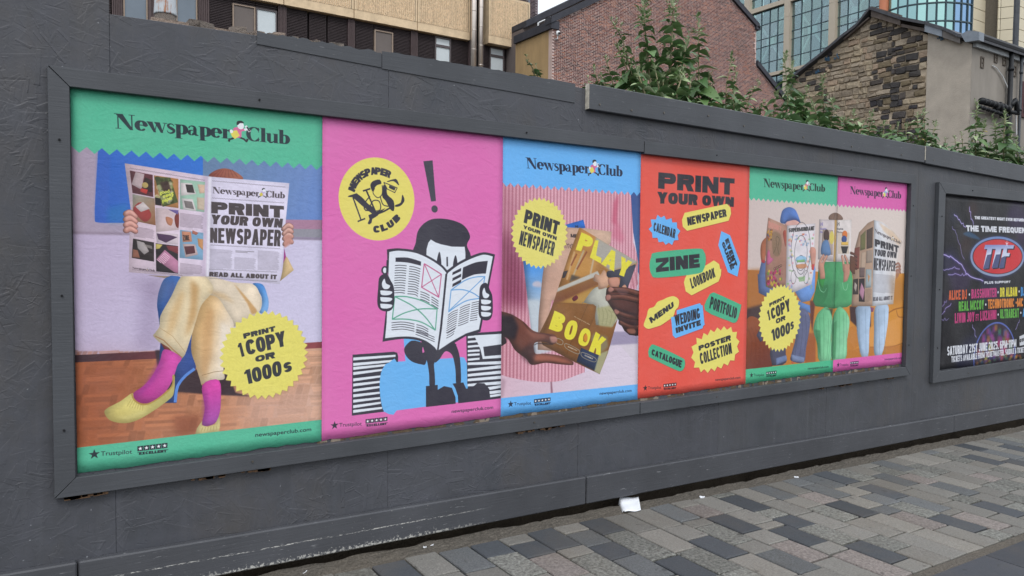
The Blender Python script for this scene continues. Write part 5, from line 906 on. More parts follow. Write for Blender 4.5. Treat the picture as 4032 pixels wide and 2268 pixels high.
# ================================================================ materials of the street
def osb_height(n=1400, size=2.6):
    """relief of pressed wood strands, tiling plate"""
    A = Art(0, size, 0, size, n / size); A.c[:] = .5; rs = random.Random(21)
    for k in range(9000):
        L = rs.uniform(.03, .16) if rs.random() < .3 else rs.uniform(.012, .06); w_ = L * rs.uniform(.06, .22); a = rs.choice([rs.gauss(0, .35), rs.gauss(1.57, .35), rs.uniform(0, 3.14)])
        x, y = rs.uniform(0, size), rs.uniform(0, size); c_, s_ = math.cos(a), math.sin(a); u = np.array([c_, s_]) * L / 2; v = np.array([-s_, c_]) * w_ / 2; p = np.array([x, y])
        h = rs.uniform(.15, .85); j = rs.uniform(-.4, .4)
        A.f(np.array([p - u - v, p + u - v * (1 - j), p + u + v, p - u + v * (1 + j)]), (h, h, h), rs.uniform(.25, .8), g=(p - v, p + v, (min(1, h + .35),) * 3))
    A.c += (fbm(A.H, A.W, 6, 3, 2)[..., None] - .5) * .12
    im = A.image('strand relief'); im.colorspace_settings.name = 'Non-Color'; return im
OSBIMG = osb_height()
def osb_mat(name, c, strength=.75, streak=.3, mask_on=True):
    m = NT(name); p = m.pos(); x = m.n('SeparateXYZ'); m.L(p, x.inputs[0]); cb = m.n('CombineXYZ'); m.L(m.math('MULTIPLY', x.outputs[0], 1 / 2.6), cb.inputs[0]); m.L(m.math('MULTIPLY', x.outputs[2], 1 / 2.6), cb.inputs[1])
    t = m.n('TexImage', image=OSBIMG, extension='REPEAT'); m.L(cb.outputs[0], t.inputs[0])
    c = srgb(c); big = m.noise(p, 1.1, 4, .6); fine = m.noise(p, 9, 6, .7)
    col = m.ramp(big, [(.3, tuple(v * (1 - .16) for v in c)), (.7, tuple(v * 1.17 for v in c))])
    col = m.mix(m.ramp(fine, [(.35, (0, 0, 0)), (.8, (.4, .4, .4))]), col, tuple(v * 1.35 for v in srgb('#4c4e58')))
    col = m.mix(m.ramp(t.outputs[0], [(.5, (0, 0, 0)), (.95, (.16,) * 3)]), col, tuple(v * 1.4 for v in c))
    pv = m.pos((7, 7, .35)); st = m.noise(pv, 3, 5, .65)                       # vertical run-off streaks
    col = m.mix(m.ramp(st, [(.52, (0, 0, 0)), (.8, (streak, streak, streak))]), col, tuple(v * 1.7 for v in c))
    col = m.mix(m.ramp(m.noise(m.pos((1, 1, .5), loc=(3, 0, 7)), 1.6, 6, .7), [(.5, (0, 0, 0)), (.72, (.5,) * 3)]), col, srgb('#57524c')); col = m.mix(m.ramp(m.noise(m.pos((1.2, 1, 1), loc=(9, 0, 2)), 2.4, 5, .65), [(.55, (0, 0, 0)), (.7, (.5,) * 3)]), col, srgb('#3c4148'))
    sp = m.noise(p, 46, 2, .5)                                                  # splashes and chips
    col = m.mix(m.ramp(sp, [(.735, (0, 0, 0)), (.76, (.7, .7, .7))]), col, srgb('#8e9298'))
    msk = m.math('MULTIPLY', m.ramp(m.noise(p, 1.7, 3, .5), [(.34, (.12,) * 3), (.62, (1, 1, 1))]), strength); bn = m.n('Bump'); bn.inputs['Distance'].default_value = .0075; m.L(msk, bn.inputs['Strength']); m.L(t.outputs[0], bn.inputs['Height']); n1 = bn.outputs[0]; n2 = m.bump(m.noise(p, 90, 3, .6), .12, .004, n1)
    rg = m.ramp(fine, [(.3, (.42,) * 3), (.8, (.62,) * 3)])
    return m.done(col, rg, n2, 0, .35)
def board_mat(name, c, scr=.35):
    m = NT(name); p = m.pos((.6, 3, 14)); g = m.noise(p, 6, 7, .65, .8); c = srgb(c); p0 = m.pos()
    col = m.ramp(m.noise(p0, 2.2, 5, .6), [(.3, tuple(v * .85 for v in c)), (.7, tuple(v * 1.18 for v in c))])
    sc = m.noise(m.pos((1, 1, 9), (0, .25, 0)), 14, 4, .6)
    col = m.mix(m.ramp(sc, [(.66, (0, 0, 0)), (.74, (scr,) * 3)]), col, srgb('#a4a6aa'))
    return m.done(col, .5, m.bump(g, .35, .004, m.bump(m.noise(p0, 120, 2), .08, .003)), 0, .35)
M_OSB = osb_mat('painted strand board', '#47494e'); M_OSB2 = osb_mat('painted smooth board', '#484a4e', .3, .45)
M_FRAME = board_mat('painted planed timber', '#4a4d52', .12); M_BOARD = board_mat('painted sawn timber', '#484b50', .4)
def skirt_mat():
    mt = board_mat('scuffed skirting timber', '#484a4f', .6); t = mt.node_tree; m = NT.__new__(NT); m.mat = mt; m.t = t; m.b = t.nodes['Principled BSDF']
    src = m.b.inputs['Base Color'].links[0].from_socket; p = m.pos(); x = m.n('SeparateXYZ'); m.L(p, x.inputs[0])
    zr = m.math('SUBTRACT', m.math('ADD', x.outputs[2], m.math('MULTIPLY', x.outputs[0], .0215)), ZP - .514)        # height above the lower edge of the plank
    xm = m.ramp(x.outputs[0], [(.35, (0, 0, 0)), (.6, (1, 1, 1))]); xm2 = m.ramp(m.math('MULTIPLY', x.outputs[0], .5), [(.78, (1, 1, 1)), (.98, (0, 0, 0))])
    low = m.ramp(m.math('MULTIPLY', zr, 20), [(.05, (1, 1, 1)), (.75, (0, 0, 0))]); n = m.noise(m.pos((1, 1, 1), (0, .9, 0)), 70, 4, .75)
    f_ = m.math('MULTIPLY', m.math('MULTIPLY', xm, xm2), m.ramp(m.math('ADD', m.math('MULTIPLY', low, .24), n), [(.66, (0, 0, 0)), (.74, (1, 1, 1))]))
    ln = m.math('ABSOLUTE', m.math('SUBTRACT', zr, .085)); g2 = m.math('MULTIPLY', m.ramp(m.math('MULTIPLY', ln, 100), [(.15, (1, 1, 1)), (.4, (0, 0, 0))]), m.math('MULTIPLY', xm2, m.ramp(m.noise(m.pos((5, 1, 30)), 9, 4, .7), [(.5, (0, 0, 0)), (.58, (1, 1, 1))])))
    c = m.mix(f_, src, srgb('#b4b4b0')); c = m.mix(g2, c, srgb('#c0c0bc')); m.L(c, m.b.inputs['Base Color']); return mt
M_SKIRT = skirt_mat()
M_RAW = plain('bare timber edge', '#b5b0a4', .8, .4, 30); M_SCREW = plain('screw head', '#6a6660', .4, .2, metal=.6); M_HOLE = plain('countersunk hole', '#1c1d20', .9)
M_RUST = plain('old glue and splinters', '#54402f', .9, .5, 60, .5)
# ================================================================ hoarding
H = thing('site_hoarding', 'long dark grey painted board hoarding carrying the row of posters', 'hoarding', (3, 0, 0))
def hb(mb, name, mat, parent=H, bv=.0):
    o = mb.build(name, mat, parent); o.matrix_parent_inverse = Matrix.Translation(-Vector(parent.location)); 
    if bv: bevel(o, bv)
    return o
def jit(a): return random.uniform(-a, a)
# sheets of board 1.22 wide, joints seen under the frame
sk = lambda x: -.345 - .0232 * x; sb = lambda x: -.514 - .0215 * x
def panel(x0, x1, z0, z1a, z1b, mat, y=0):
    mb = MB(); mb.prism([(x0, y, z0), (x1, y, z0), (x1, y, z1b), (x0, y, z1a)], (0, .018, 0)); o = hb(mb, 'board_sheet', mat, bv=.0015); return o
zt = lambda x: (1.895 if x < 4.2 else 1.895 - (x - 4.2) * .0165) + ZP - .012
panel(-2.2, -1.09, .18, 2.9, 2.9, M_OSB, .002); panel(-1.089, .1385, .15, 2.9, 2.9, M_OSB, -.001)
o = H.children[-1]; o['label'] = 'taller board sheet at the left end, reaching above the rest'
x = .139; k = 0
while x < 15:
    x1 = x + 1.22; y = jit(.0005); xm = x1 - .0005
    panel(x, xm, sb(x) + ZP + .03, zt(x) + jit(.006) - (.0 if x > 1.3 else .02), zt(x1) + jit(.006), M_OSB if k < 3 else M_OSB2, y); x = x1; k += 1
def board(pts, th, mat, name, bv=.003, back=0.0):
    """pts: x,z corner list of the front outline; stands th proud of the boards"""
    mb = MB(); mb.prism([(a, -th - .001, b + ZP) for a, b in pts], (0, th - back, 0)); return hb(mb, name, mat, bv=bv)
# ragged capping strip over the left part
def ragged(x0, x1, zb, zt_, amp, n, mat, th, name):
    top = [(x0 + (x1 - x0) * k / n, zt_(x0 + (x1 - x0) * k / n) + jit(amp)) for k in range(n + 1)]
    mb = MB()
    for k in range(n): mb.prism([(top[k][0], -th, zb(top[k][0]) + ZP), (top[k + 1][0], -th, zb(top[k + 1][0]) + ZP), (top[k + 1][0], -th, top[k + 1][1] + ZP), (top[k][0], -th, top[k][1] + ZP)], (0, th - .002, 0))
    return hb(mb, name, mat)
ragged(.722, 1.318, lambda x: 1.838 - .03 * (x - .7), lambda x: 1.893, .006, 26, M_BOARD, .005, 'capping_strip')
ragged(1.322, 2.52, lambda x: 1.815 - .02 * (x - 1.3), lambda x: 1.902, .003, 30, M_BOARD, .005, 'capping_strip')
# the long fascia planks on the right
board([(2.602, 1.760), (6.262, 1.727), (6.262, 1.868), (2.602, 1.908)], .034, M_BOARD, 'capping_plank', .004)
H.children[-1]['label'] = 'sawn plank whose bare pale end shows above the red poster'
board([(6.275, 1.722), (9.9, 1.64), (9.9, 1.80), (6.275, 1.872)], .037, M_BOARD, 'capping_plank', .004)
board([(9.91, 1.64), (14.4, 1.56), (14.4, 1.72), (9.91, 1.80)], .034, M_BOARD, 'capping_plank', .004)
e = MB().box((2.5985, -.0345, 1.762 + ZP), (2.6015, -.002, 1.907 + ZP)); hb(e, 'bare_plank_end', M_RAW)
e = MB().box((6.2635, -.036, 1.75 + ZP), (6.2735, -.004, 1.868 + ZP)); hb(e, 'bare_plank_end', M_RAW)
# skirting planks, following the fall of the street
sk = lambda x: -.345 - .0232 * x; sb = lambda x: -.514 - .0215 * x
xs = [-2.2, .0, 2.62, 6.9, 11.2, 15]
for a, b in zip(xs[:-1], xs[1:]):
    board([(a, sb(a)), (b - .006, sb(b)), (b - .006, sk(b)), (a, sk(a))], .040 + jit(.002), M_SKIRT, 'skirting_plank', .006)
def screw(x, z, th, mat=M_SCREW, r=.006):
    mb = MB(); mb.tube([(x, -th - .0035, z + ZP), (x, -th + .004, z + ZP)], r, 10); return mb
for x, z in [(2.68, 1.795), (2.93, 1.79), (3.2, 1.805), (3.6, 1.83), (3.95, 1.80), (4.6, 1.785), (5.2, 1.77), (5.9, 1.765), (6.4, 1.76), (7.1, 1.74)]: hb(screw(x, z, .036), 'screw', M_SCREW)
# ================================================================ poster frames
def frame(x0, x1, z0, z1, wd, label, joints=(), zj=0.0, wl=None):
    F = thing('timber_billboard', label, 'frame', ((x0 + x1) / 2, 0, ZP + z0), 'dark grey timber poster frames')
    wl = wl or wd
    def fb(pts, th, nm='frame_board'):
        mb = MB(); mb.prism([(a, -th, b + ZP) for a, b in pts], (0, th - .002, 0)); o = mb.build(nm, M_FRAME, F); o.matrix_parent_inverse = Matrix.Translation(-Vector(F.location)); bevel(o, .0015); return o
    X0, X1, Z0, Z1 = x0 - wl, x1 + wd, z0 - wd, z1 + wd; g = .0012
    js = [x0] + list(joints) + [x1]
    for i in range(len(js) - 1):
        a, b = js[i], js[i + 1]; A_, B_ = (X0 if i == 0 else a), (X1 if i == len(js) - 2 else b)
        dz = 0 if i == 0 else zj; th = .036 + (.003 if i else 0)
        fb([(a + g, z1 + dz), (b - g, z1 + dz), (B_ - g * 2, Z1 + dz * .6), (A_ + g * 2, Z1 + dz * .6)], th); fb([(A_ + g * 2, Z0), (B_ - g * 2, Z0), (b - g, z0), (a + g, z0)], th)
    fb([(X0, Z0 + g), (x0, z0 + g), (x0, z1 - g), (X0, Z1 - g)], .036); fb([(x1, z0 + g), (X1, Z0 + g), (X1, Z1 - g), (x1, z1 - g)], .038)
    n = max(3, int((x1 - x0) / 1.3))
    for i in range(n):
        x = x0 + (x1 - x0) * (i + .45) / n
        for z in (z1 + wd * .5, z0 - wd * .5): o = screw(x + jit(.05), z + jit(.006), .038, r=.0045).build('screw', M_HOLE if z > 1 else M_SCREW, F); o.matrix_parent_inverse = Matrix.Translation(-Vector(F.location))
    for z in (z0 + .2, z0 + .75, z1 - .2):
        for x in (x0 - wl / 2, x1 + wd / 2): o = screw(x, z + jit(.02), .038, r=.0045).build('screw', M_HOLE, F); o.matrix_parent_inverse = Matrix.Translation(-Vector(F.location))
    return F
F1 = frame(-.006, 6.062, -.003, 1.548, .073, 'long dark grey timber frame with mitred corners around the six colourful posters', (3.04,), -.010)
F2 = frame(6.622, 9.9, -.088, 1.488, .092, 'dark grey timber frame around the black concert poster at the right edge', (), 0, .11)
gl_ = MB()                                                                 # dried glue and splinters under the frame
for k in range(60):
    x = random.choice([random.uniform(-.06, .1), random.uniform(.4, .8), random.uniform(2.1, 2.6), random.uniform(4.9, 6.0)]); z = -.078 - random.uniform(0, .008); s_ = random.uniform(.004, .02)
    gl_.box((x - s_, -.03, z - s_ * .4 + ZP), (x + s_, -.004, z + ZP + .006))
o = gl_.build('glue_residue', M_RUST, F1); o.matrix_parent_inverse = Matrix.Translation(-Vector(F1.location)); o['kind'] = 'stuff'
tr_ = MB(); rt = random.Random(14)                                           # torn old paper left between sheets and lower board
for k in range(260):
    x = rt.uniform(1.0, 6.0); s_ = rt.uniform(.008, .04); z = rt.uniform(-.008, .002); tr_.mi = rt.choice([0, 0, 0, 1, 2]); tr_.prism([(x - s_, -.0021 - .000003 * k, z + ZP), (x + s_, -.0021 - .000003 * k, z + ZP - .003), (x + s_ * .8, -.0021 - .000003 * k, z + ZP + rt.uniform(.01, .03)), (x - s_ * .7, -.0021 - .000003 * k, z + ZP + rt.uniform(.008, .03))], (0, .0006, 0))
o = tr_.build('torn_paper_residue', [plain('bare board patch', '#5c4f40', .9, .4, 40, .4), plain('old paper scrap', '#857a6e', .9, .2, 30), M_OSB], F1); o.matrix_parent_inverse = Matrix.Translation(-Vector(F1.location)); o['kind'] = 'stuff'
# ================================================================ poster sheets
def poster_mat(name, im, A):
    m = NT(name); tc = m.n('UVMap'); t = m.n('TexImage', image=im, interpolation='Cubic', extension='EXTEND'); m.L(tc.outputs[0], t.inputs[0])
    p = m.pos(); wr = m.noise(m.pos((1, 1, 1.6), (0, .5, 0)), 12, 5, .62, 1.4); w2 = m.noise(p, 34, 4, .6, .6)
    col = m.mix(m.ramp(m.noise(p, 3.5, 4, .6), [(.3, (0, 0, 0)), (.8, (.05,) * 3)]), t.outputs[0], (.75, .76, .80))
    h = m.n('TexImage', image=OSBIMG, extension='REPEAT'); x = m.n('SeparateXYZ'); m.L(p, x.inputs[0]); cb = m.n('CombineXYZ'); m.L(m.math('MULTIPLY', x.outputs[0], 1 / 2.6), cb.inputs[0]); m.L(m.math('MULTIPLY', x.outputs[2], 1 / 2.6), cb.inputs[1]); m.L(cb.outputs[0], h.inputs[0])
    n1 = m.bump(h.outputs[0], .10, .003); n2 = m.bump(wr, .38, .006, n1); n3 = m.bump(w2, .16, .004, n2)
    return m.done(col, .48, n3, 0, .32)
seam_t = [(-.002, 1.561), (1.021, 1.56), (2.029, 1.56), (3.042, 1.56), (4.057, 1.56), (5.092, 1.56), (6.058, 1.56)]
seam_b = [(.003, .006), (1.015, .010), (2.029, .016), (3.047, .012), (4.065, .020), (5.08, .028), (6.058, .020)]
def sheet(A, mat, c, name, label, y):
    """paper sheet pasted to the board: c = TL,TR,BR,BL in wall metres"""
    nx, nz = 24, 30; vs = []; fs = []; uv = []
    q = np.array(c, float)
    for j in range(nz + 1):
        for i in range(nx + 1):
            u, v = i / nx, j / nz; p = (q[0] * (1 - u) + q[1] * u) * (1 - v) + (q[3] * (1 - u) + q[2] * u) * v
            if j == nz: p = p + (0, jit(.004))
            if name == 'poster' and i == nx and label.startswith('pink sofa'): p = p + (-abs(jit(.006)), 0)
            vs.append((p[0], y - .0006 * math.sin(p[0] * 9 + p[1] * 7), p[1] + ZP)); uv.append(((p[0] - A.x0) / (A.x1 - A.x0), (p[1] - A.z0) / (A.z1 - A.z0)))
    for j in range(nz):
        for i in range(nx): a = j * (nx + 1) + i; fs.append((a, a + nx + 1, a + nx + 2, a + 1))
    me = bpy.data.meshes.new(name); me.from_pydata(vs, [], fs); me.materials.append(mat); L = me.uv_layers.new(name='UVMap')
    for l in me.loops: L.data[l.index].uv = uv[l.vertex_index]
    me.polygons.foreach_set('use_smooth', [True] * len(me.polygons)); o = obj(name, me); sol = o.modifiers.new('thick', 'SOLIDIFY'); sol.thickness = .0006; sol.offset = 1
    return tag(o, label, 'poster', 'newspaper printing posters in the long frame' if y > -.0049 and 'concert' not in label else None)
arts = [sheet1(), sheet2(), sheet3(), sheet4()]
labels = ['green topped poster of a reader in pink socks behind an open newspaper', 'pink poster with a drawn figure reading and a big exclamation mark', 'blue topped poster of hands holding booklets before a pink knitted jumper', 'red poster covered in yellow, blue and green word stickers']
for i, A in enumerate(arts): sheet(A, poster_mat('printed sheet %d' % i, A.image('print %d' % i), A), (seam_t[i], seam_t[i + 1], seam_b[i + 1], seam_b[i]), 'poster', labels[i], -.0035 - .0009 * (i % 2))
A = sheet56(); mt = poster_mat('printed sheet sofa', A.image('print sofa'), A)
sheet(A, mt, (seam_t[4], seam_t[5], seam_b[5], seam_b[4]), 'poster', 'green banded poster with a blue capped reader on an orange sofa', -.0035)
sheet(A, mt, (seam_t[5], seam_t[6], seam_b[6], seam_b[5]), 'poster', 'pink sofa poster at the right end of the row, reader in pale jeans', -.0044)
A = sheet7(); sheet(A, poster_mat('printed concert sheet', A.image('print concert'), A), ((6.63, 1.482), (8.85, 1.49), (8.85, -.12), (6.64, -.076)), 'poster', 'black concert poster with a red oval logo and coloured act names', -.003)
# ================================================================ ground
def speckle(name, c, var=.2, rough=.75, sc=110, bmp=.25, warm=None):
    m = NT(name); c = srgb(c) if isinstance(c, str) else c; oi = m.n('ObjectInfo'); gi = m.n('NewGeometry')
    p = m.pos(); n1 = m.noise(p, sc, 4, .75); n2 = m.noise(p, 4, 5, .65); r1 = m.math('FRACT', m.math('ADD', oi.outputs['Random'], gi.outputs['Random Per Island']))
    a = m.ramp(n1, [(.34, tuple(v * (1 - var * 1.5) for v in c)), (.5, c), (.68, tuple(v * (1 + var * 1.9) for v in c))])
    a = m.mix(m.ramp(n2, [(.3, (0, 0, 0)), (.75, (.4,) * 3)]), a, tuple(v * .72 for v in c))
    a = m.mix(m.ramp(m.noise(p, 21, 2, .4), [(.70, (0, 0, 0)), (.73, (.45,) * 3)]), a, srgb('#2e2d2d')); a = m.mix(m.ramp(m.noise(p, 1.3, 5, .7), [(.5, (0, 0, 0)), (.8, (.35,) * 3)]), a, srgb('#6a6154'))
    br = m.math('ADD', m.math('MULTIPLY', r1, .34), .84); bc = m.n('CombineXYZ'); [m.L(br, bc.inputs[i]) for i in range(3)]
    a = m.mix(1.0, a, bc.outputs[0], 'MULTIPLY')
    return m.done(a, rough, m.bump(n1, bmp, .004, m.bump(n2, .15, .01)), 0, .25)
M_P = [speckle('grey granite', '#74736f'), speckle('warm grey granite', '#7a7873'), speckle('flecked granite', '#6e6f6b', .42, sc=60), speckle('blue black basalt', '#484c51', .14), speckle('pink granite', '#7a7471', .3, sc=70), speckle('mid blue granite', '#5f6264', .25)]
M_SLAB = speckle('dark street slab', '#43464c', .1, .6); M_GRIT = speckle('grit and mortar', '#56524c', .35, .95, 90, .8); M_JOINT = speckle('sand joint', '#3c3935', .3, .95, 80, .6)
g = MB(); g.add([(-400, -400, gz(0, 0) - .35), (500, -400, gz(0, 0) - .35), (500, 600, gz(0, 0) - .35), (-400, 600, gz(0, 0) - .35)], [(0, 1, 2, 3)])
tag(g.build('ground', M_JOINT), kind='structure')
def strip(x0, x1, y0, y1, dz):
    return [(x0, y0, gz(x0, y0) + dz), (x1, y0, gz(x1, y0) + dz), (x1, y1, gz(x1, y1) + dz), (x0, y1, gz(x0, y1) + dz)]
g = MB(); g.prism(strip(-6, 40, -1.50, -.13, -.012), (0, 0, -.3)); PAVE = tag(g.build('pavement', M_JOINT), kind='structure')
g = MB(); g.prism(strip(-6, 40, -9, -1.50, -.012), (0, 0, -.3)); STREET = tag(g.build('street', M_JOINT), kind='structure')
# grit strip along the foot of the boards, with a dark gap behind
nx, ny = 420, 14; vs = []; fs = []
for j in range(ny + 1):
    for i in range(nx + 1):
        x = -3 + 18 * (i / nx) ** 1.0; y = -.15 + .15 * j / ny; e = .022 * math.sin(x * 1.3) + .01 * math.sin(x * 7 + 1) + .004 * math.sin(x * 29)
        z = gz(x, y) + .006 + (.003 * math.sin(x * 17 + y * 40) + .018 * max(0, (y + .15) / .17) * (y < -.01) + random.uniform(-.004, .004)) * (1 if j > 1 else .2) - min(.2, 5. * max(0, y - (-.018 + e * .5))) - (.012 if j == 0 else 0)
        vs.append((x, y + (e * .25 if j == 0 else 0), z))
for j in range(ny):
    for i in range(nx): a = j * (nx + 1) + i; fs.append((a, a + 1, a + nx + 2, a + nx + 1))
me = bpy.data.meshes.new('grit_strip'); me.from_pydata(vs, [], fs); me.materials.append(M_GRIT); tag(obj('grit_strip', me), kind='stuff')
def slab_mesh(L, Wd, mat, jitc=.004):
    h = .012; r1 = lambda: random.uniform(-jitc, jitc); b = .005
    P = [(-Wd / 2 + r1(), -L / 2 + r1()), (Wd / 2 + r1(), -L / 2 + r1()), (Wd / 2 + r1(), L / 2 + r1()), (-Wd / 2 + r1(), L / 2 + r1())]
    mb = MB(); vs = [(x, y, -h) for x, y in P] + [(x, y, h - b) for x, y in P] + [(x * (1 - 2 * b / Wd), y * (1 - 2 * b / L), h) for x, y in P]
    mb.add(vs, [(8, 9, 10, 11)] + [(i, (i + 1) % 4, 4 + (i + 1) % 4, 4 + i) for i in range(4)] + [(4 + i, 4 + (i + 1) % 4, 8 + (i + 1) % 4, 8 + i) for i in range(4)])
    return mb.mesh('paver', mat)
q3 = lambda x, y: PG(2000 + x / 2.5505, 1700 + y / 2.5505); q4 = lambda x, y: PG(3000 + x / 1.8866, 1500 + y / 1.8866); q2_ = lambda x, y: PG(1000 + x / 2.5505, 1700 + y / 2.5505)
D, Pk, Fl, Bl = 3, 4, 2, 5
marks = [(q3(1005, 950), D), (q3(410, 1075), D), (q3(2220, 940), D), (q3(1130, 1225), D), (q3(1990, 1195), D), (q3(1870, 1350), D), (q3(250, 1235), D), (q3(480, 1360), Pk), (q3(1960, 840), Pk), (q3(1560, 830), Bl), (q3(870, 1100), Bl), (q3(1320, 1090), Fl), (q3(1430, 1350), Bl), (q3(2100, 1050), Fl), (q3(100, 1350), Fl), (q3(950, 1350), Fl), (q3(2390, 720), D),
    (q2_(1570, 1370), D), (q2_(2330, 1220), D), (q2_(750, 1430), D), (q4(700, 630), D), (q4(470, 690), D), (q4(1580, 515), D), (q4(1900, 510), D), (q4(1600, 600), D), (q4(930, 750), Bl), (q4(920, 820), D), (q4(920, 895), Bl), (q4(1400, 810), Bl), (q4(620, 965), D), (q4(320, 1060), D), (q4(270, 1150), D), (q4(1450, 1060), D), (q4(1710, 970), D), (q4(880, 1260), D), (q4(160, 1350), Bl),
    (q4(400, 900), Pk), (q4(1160, 745), Pk), (q4(1130, 1045), Pk), (q4(1660, 1030), Pk), (q4(780, 1340), Pk), (q4(740, 700), Fl), (q4(540, 1130), Fl), (q4(470, 760), Bl), (q4(1160, 960), Fl), (q4(450, 830), Bl), (q4(940, 690), Fl), (q4(1400, 580), Fl), (q4(1560, 560), Bl), (q4(1780, 550), Bl), (q4(1910, 635), D), (q4(40, 770), Bl), (q4(1850, 690), Fl)]
row0 = 2.58 - .183 * 30; PWd = .183; slabs = {}; cnt = 0; rp = random.Random(5)
far = MB(); 
rows = []
for rI in range(0, 165):
    xc = row0 + rI * PWd; ms = sorted([(m_.y, c) for m_, c in marks if abs(m_.x - xc) < PWd / 2], reverse=True); y = -.115 - rp.uniform(0, .02); end = -1.475
    if xc < -.6: continue
    while y > end + .07:
        L = rp.choice([.18, .22, .26, .28, .28, .30]); L = min(L, y - end)
        if y - L - end < .12: L = y - end
        for my, mc in ms:
            tp = my + .135
            if y - L < tp < y - .05: L = y - tp
            elif y - .001 <= tp + .06 and my < y and my > y - L: L = min(.28, y - end)
        if y - L - end < .08: L = y - end
        c = rp.choices([0, 1, 2, 3, 4, 5], [42, 30, 12, 4, 3, 5])[0]
        if c == 3 and .5 < xc < 9: c = 0
        for my, mc in ms:
            if y - L <= my <= y: c = mc
        yc = y - L / 2; h = gz(xc, yc) - .001 + rp.uniform(-.0015, .0015)
        if xc < 8.6 and cnt < 300:
            key = (round(L, 2), c, rp.randint(0, 1))
            if key not in slabs: slabs[key] = slab_mesh(L - .011, PWd - .010, M_P[c])
            o = obj('paver', slabs[key], PAVE, (xc, yc, h), (GY + rp.uniform(-.004, .004), -GX + rp.uniform(-.005, .005), rp.uniform(-.004, .004))); cnt += 1
        else:
            far.mi = c; far.prism(strip(xc - .088, xc + .088, yc - L / 2 + .004, yc + L / 2 - .004, .008), (0, 0, -.02))
        y -= L
o = far.build('paver_far', M_P, PAVE); o['kind'] = 'stuff'
# large dark slabs of the street
y = -1.53; rI = 0
while y > -6:
    Wd = .6 if rI else .55; x = -2 + (rI % 2) * .7
    while x < 14:
        L = 1.24; 
        if (x > 1.0 and y > -3.5):
            mb = MB(); mb.prism([(p[0] - x - L / 2, p[1] - y + Wd / 2, p[2] - gz(x + L / 2, y - Wd / 2)) for p in strip(x + .003, x + L - .003, y - Wd + .003, y - .003, .006)], (0, 0, -.03)); o = mb.build('street_slab', M_SLAB, STREET); o.location = (x + L / 2, y - Wd / 2, gz(x + L / 2, y - Wd / 2))
        x += L
    y -= Wd; rI += 1
g = MB(); g.prism(strip(-6, 40, -1.535, -1.475, .004), (0, 0, -.02)); tag(g.build('edge_joint', M_GRIT, PAVE))
g = MB(); g.prism(strip(-6, 40, .13, 30, .25), (0, 0, -1)); tag(g.build('shading_bank', plain('dark rubble soil', '#4a4238', .95, .4, 3, .8)), kind='structure')  # unseen raised bank, added to keep daylight out of the gap under the boards
g = MB(); g.prism(strip(-40, 80, -14, -9.001, -.02), (0, 0, -.3)); tag(g.build('road', speckle('asphalt', '#4a4b4d', .2, .85)), kind='structure')
# ---------------------------------------------------------------- litter
m = NT('white tissue'); m.done(m.mix(m.noise(m.pos(), 30, 4), (.72, .76, .82), (.82, .85, .9)), .7, m.bump(m.noise(m.pos(), 60, 4), .5, .004)); M_WHITE = m.mat
P = [q3(1110, 740), q3(1300, 715), q3(1335, 820), q3(1170, 838)]; nx = ny = 10; vs = []; fs = []
for j in range(ny + 1):
    for i in range(nx + 1):
        u, v = i / nx, j / ny; p = (P[0] * (1 - u) + P[1] * u) * (1 - v) + (P[3] * (1 - u) + P[2] * u) * v
        h = .022 + .028 * (1 - v) ** 1.5 * (1 - u * .3) + .003 * math.sin(u * 7) + .002 * math.sin(v * 9 + u * 3)
        vs.append((p.x, p.y - .01 * (1 - v), p.z + h))
for i in range(ny):
    a = i; vs.append((vs[i * (nx + 1)][0] - .012, vs[i * (nx + 1)][1] + .002, gz(vs[i * (nx + 1)][0], 0) + .012))
for j in range(ny):
    for i in range(nx): a = j * (nx + 1) + i; fs.append((a, a + nx + 1, a + nx + 2, a + 1))
n0 = (nx + 1) * (ny + 1)
for i in range(ny - 1): fs.append((i * (nx + 1), n0 + i, n0 + i + 1, (i + 1) * (nx + 1)))
me = bpy.data.meshes.new('paper_tissue'); me.from_pydata(vs, [], fs); me.materials.append(M_WHITE); me.polygons.foreach_set('use_smooth', [True] * len(me.polygons)); o = obj('paper_tissue', me); so = o.modifiers.new('t', 'SOLIDIFY'); so.thickness = .002
tag(o, 'folded white paper tissue lying on the paving near the hoarding foot', 'tissue')
for (p, s_, lb) in ((q3(1950, 675), .022, 'torn scrap of white paper on a grey paver beyond the tissue'), (q4(255, 728), .02, 'small white scrap on the paving left of two dark pavers'), (q2_(1715, 1183), .012, 'tiny white crumb of paper on the grit strip, left of its pair'), (q2_(1780, 1165), .014, 'small pointed white scrap on the grit strip, right of its pair'), (q4(1790, 315), .025, 'pale crumpled scrap against the hoarding foot at the far right'), (q2_(500, 1437), .016, 'whitish pebble like scrap on the grit at the bottom edge')):
    mb = MB(); k = 7; pts = [(p.x + s_ * random.uniform(.7, 1.2) * math.cos(6.283 * i / k), p.y + s_ * .8 * random.uniform(.6, 1.2) * math.sin(6.283 * i / k), p.z + .012 + random.uniform(0, .006)) for i in range(k)]
    mb.prism(pts, (0, 0, -.003)); tag(mb.build('paper_scrap', M_WHITE), lb, 'scrap', 'white paper scraps on the paving')
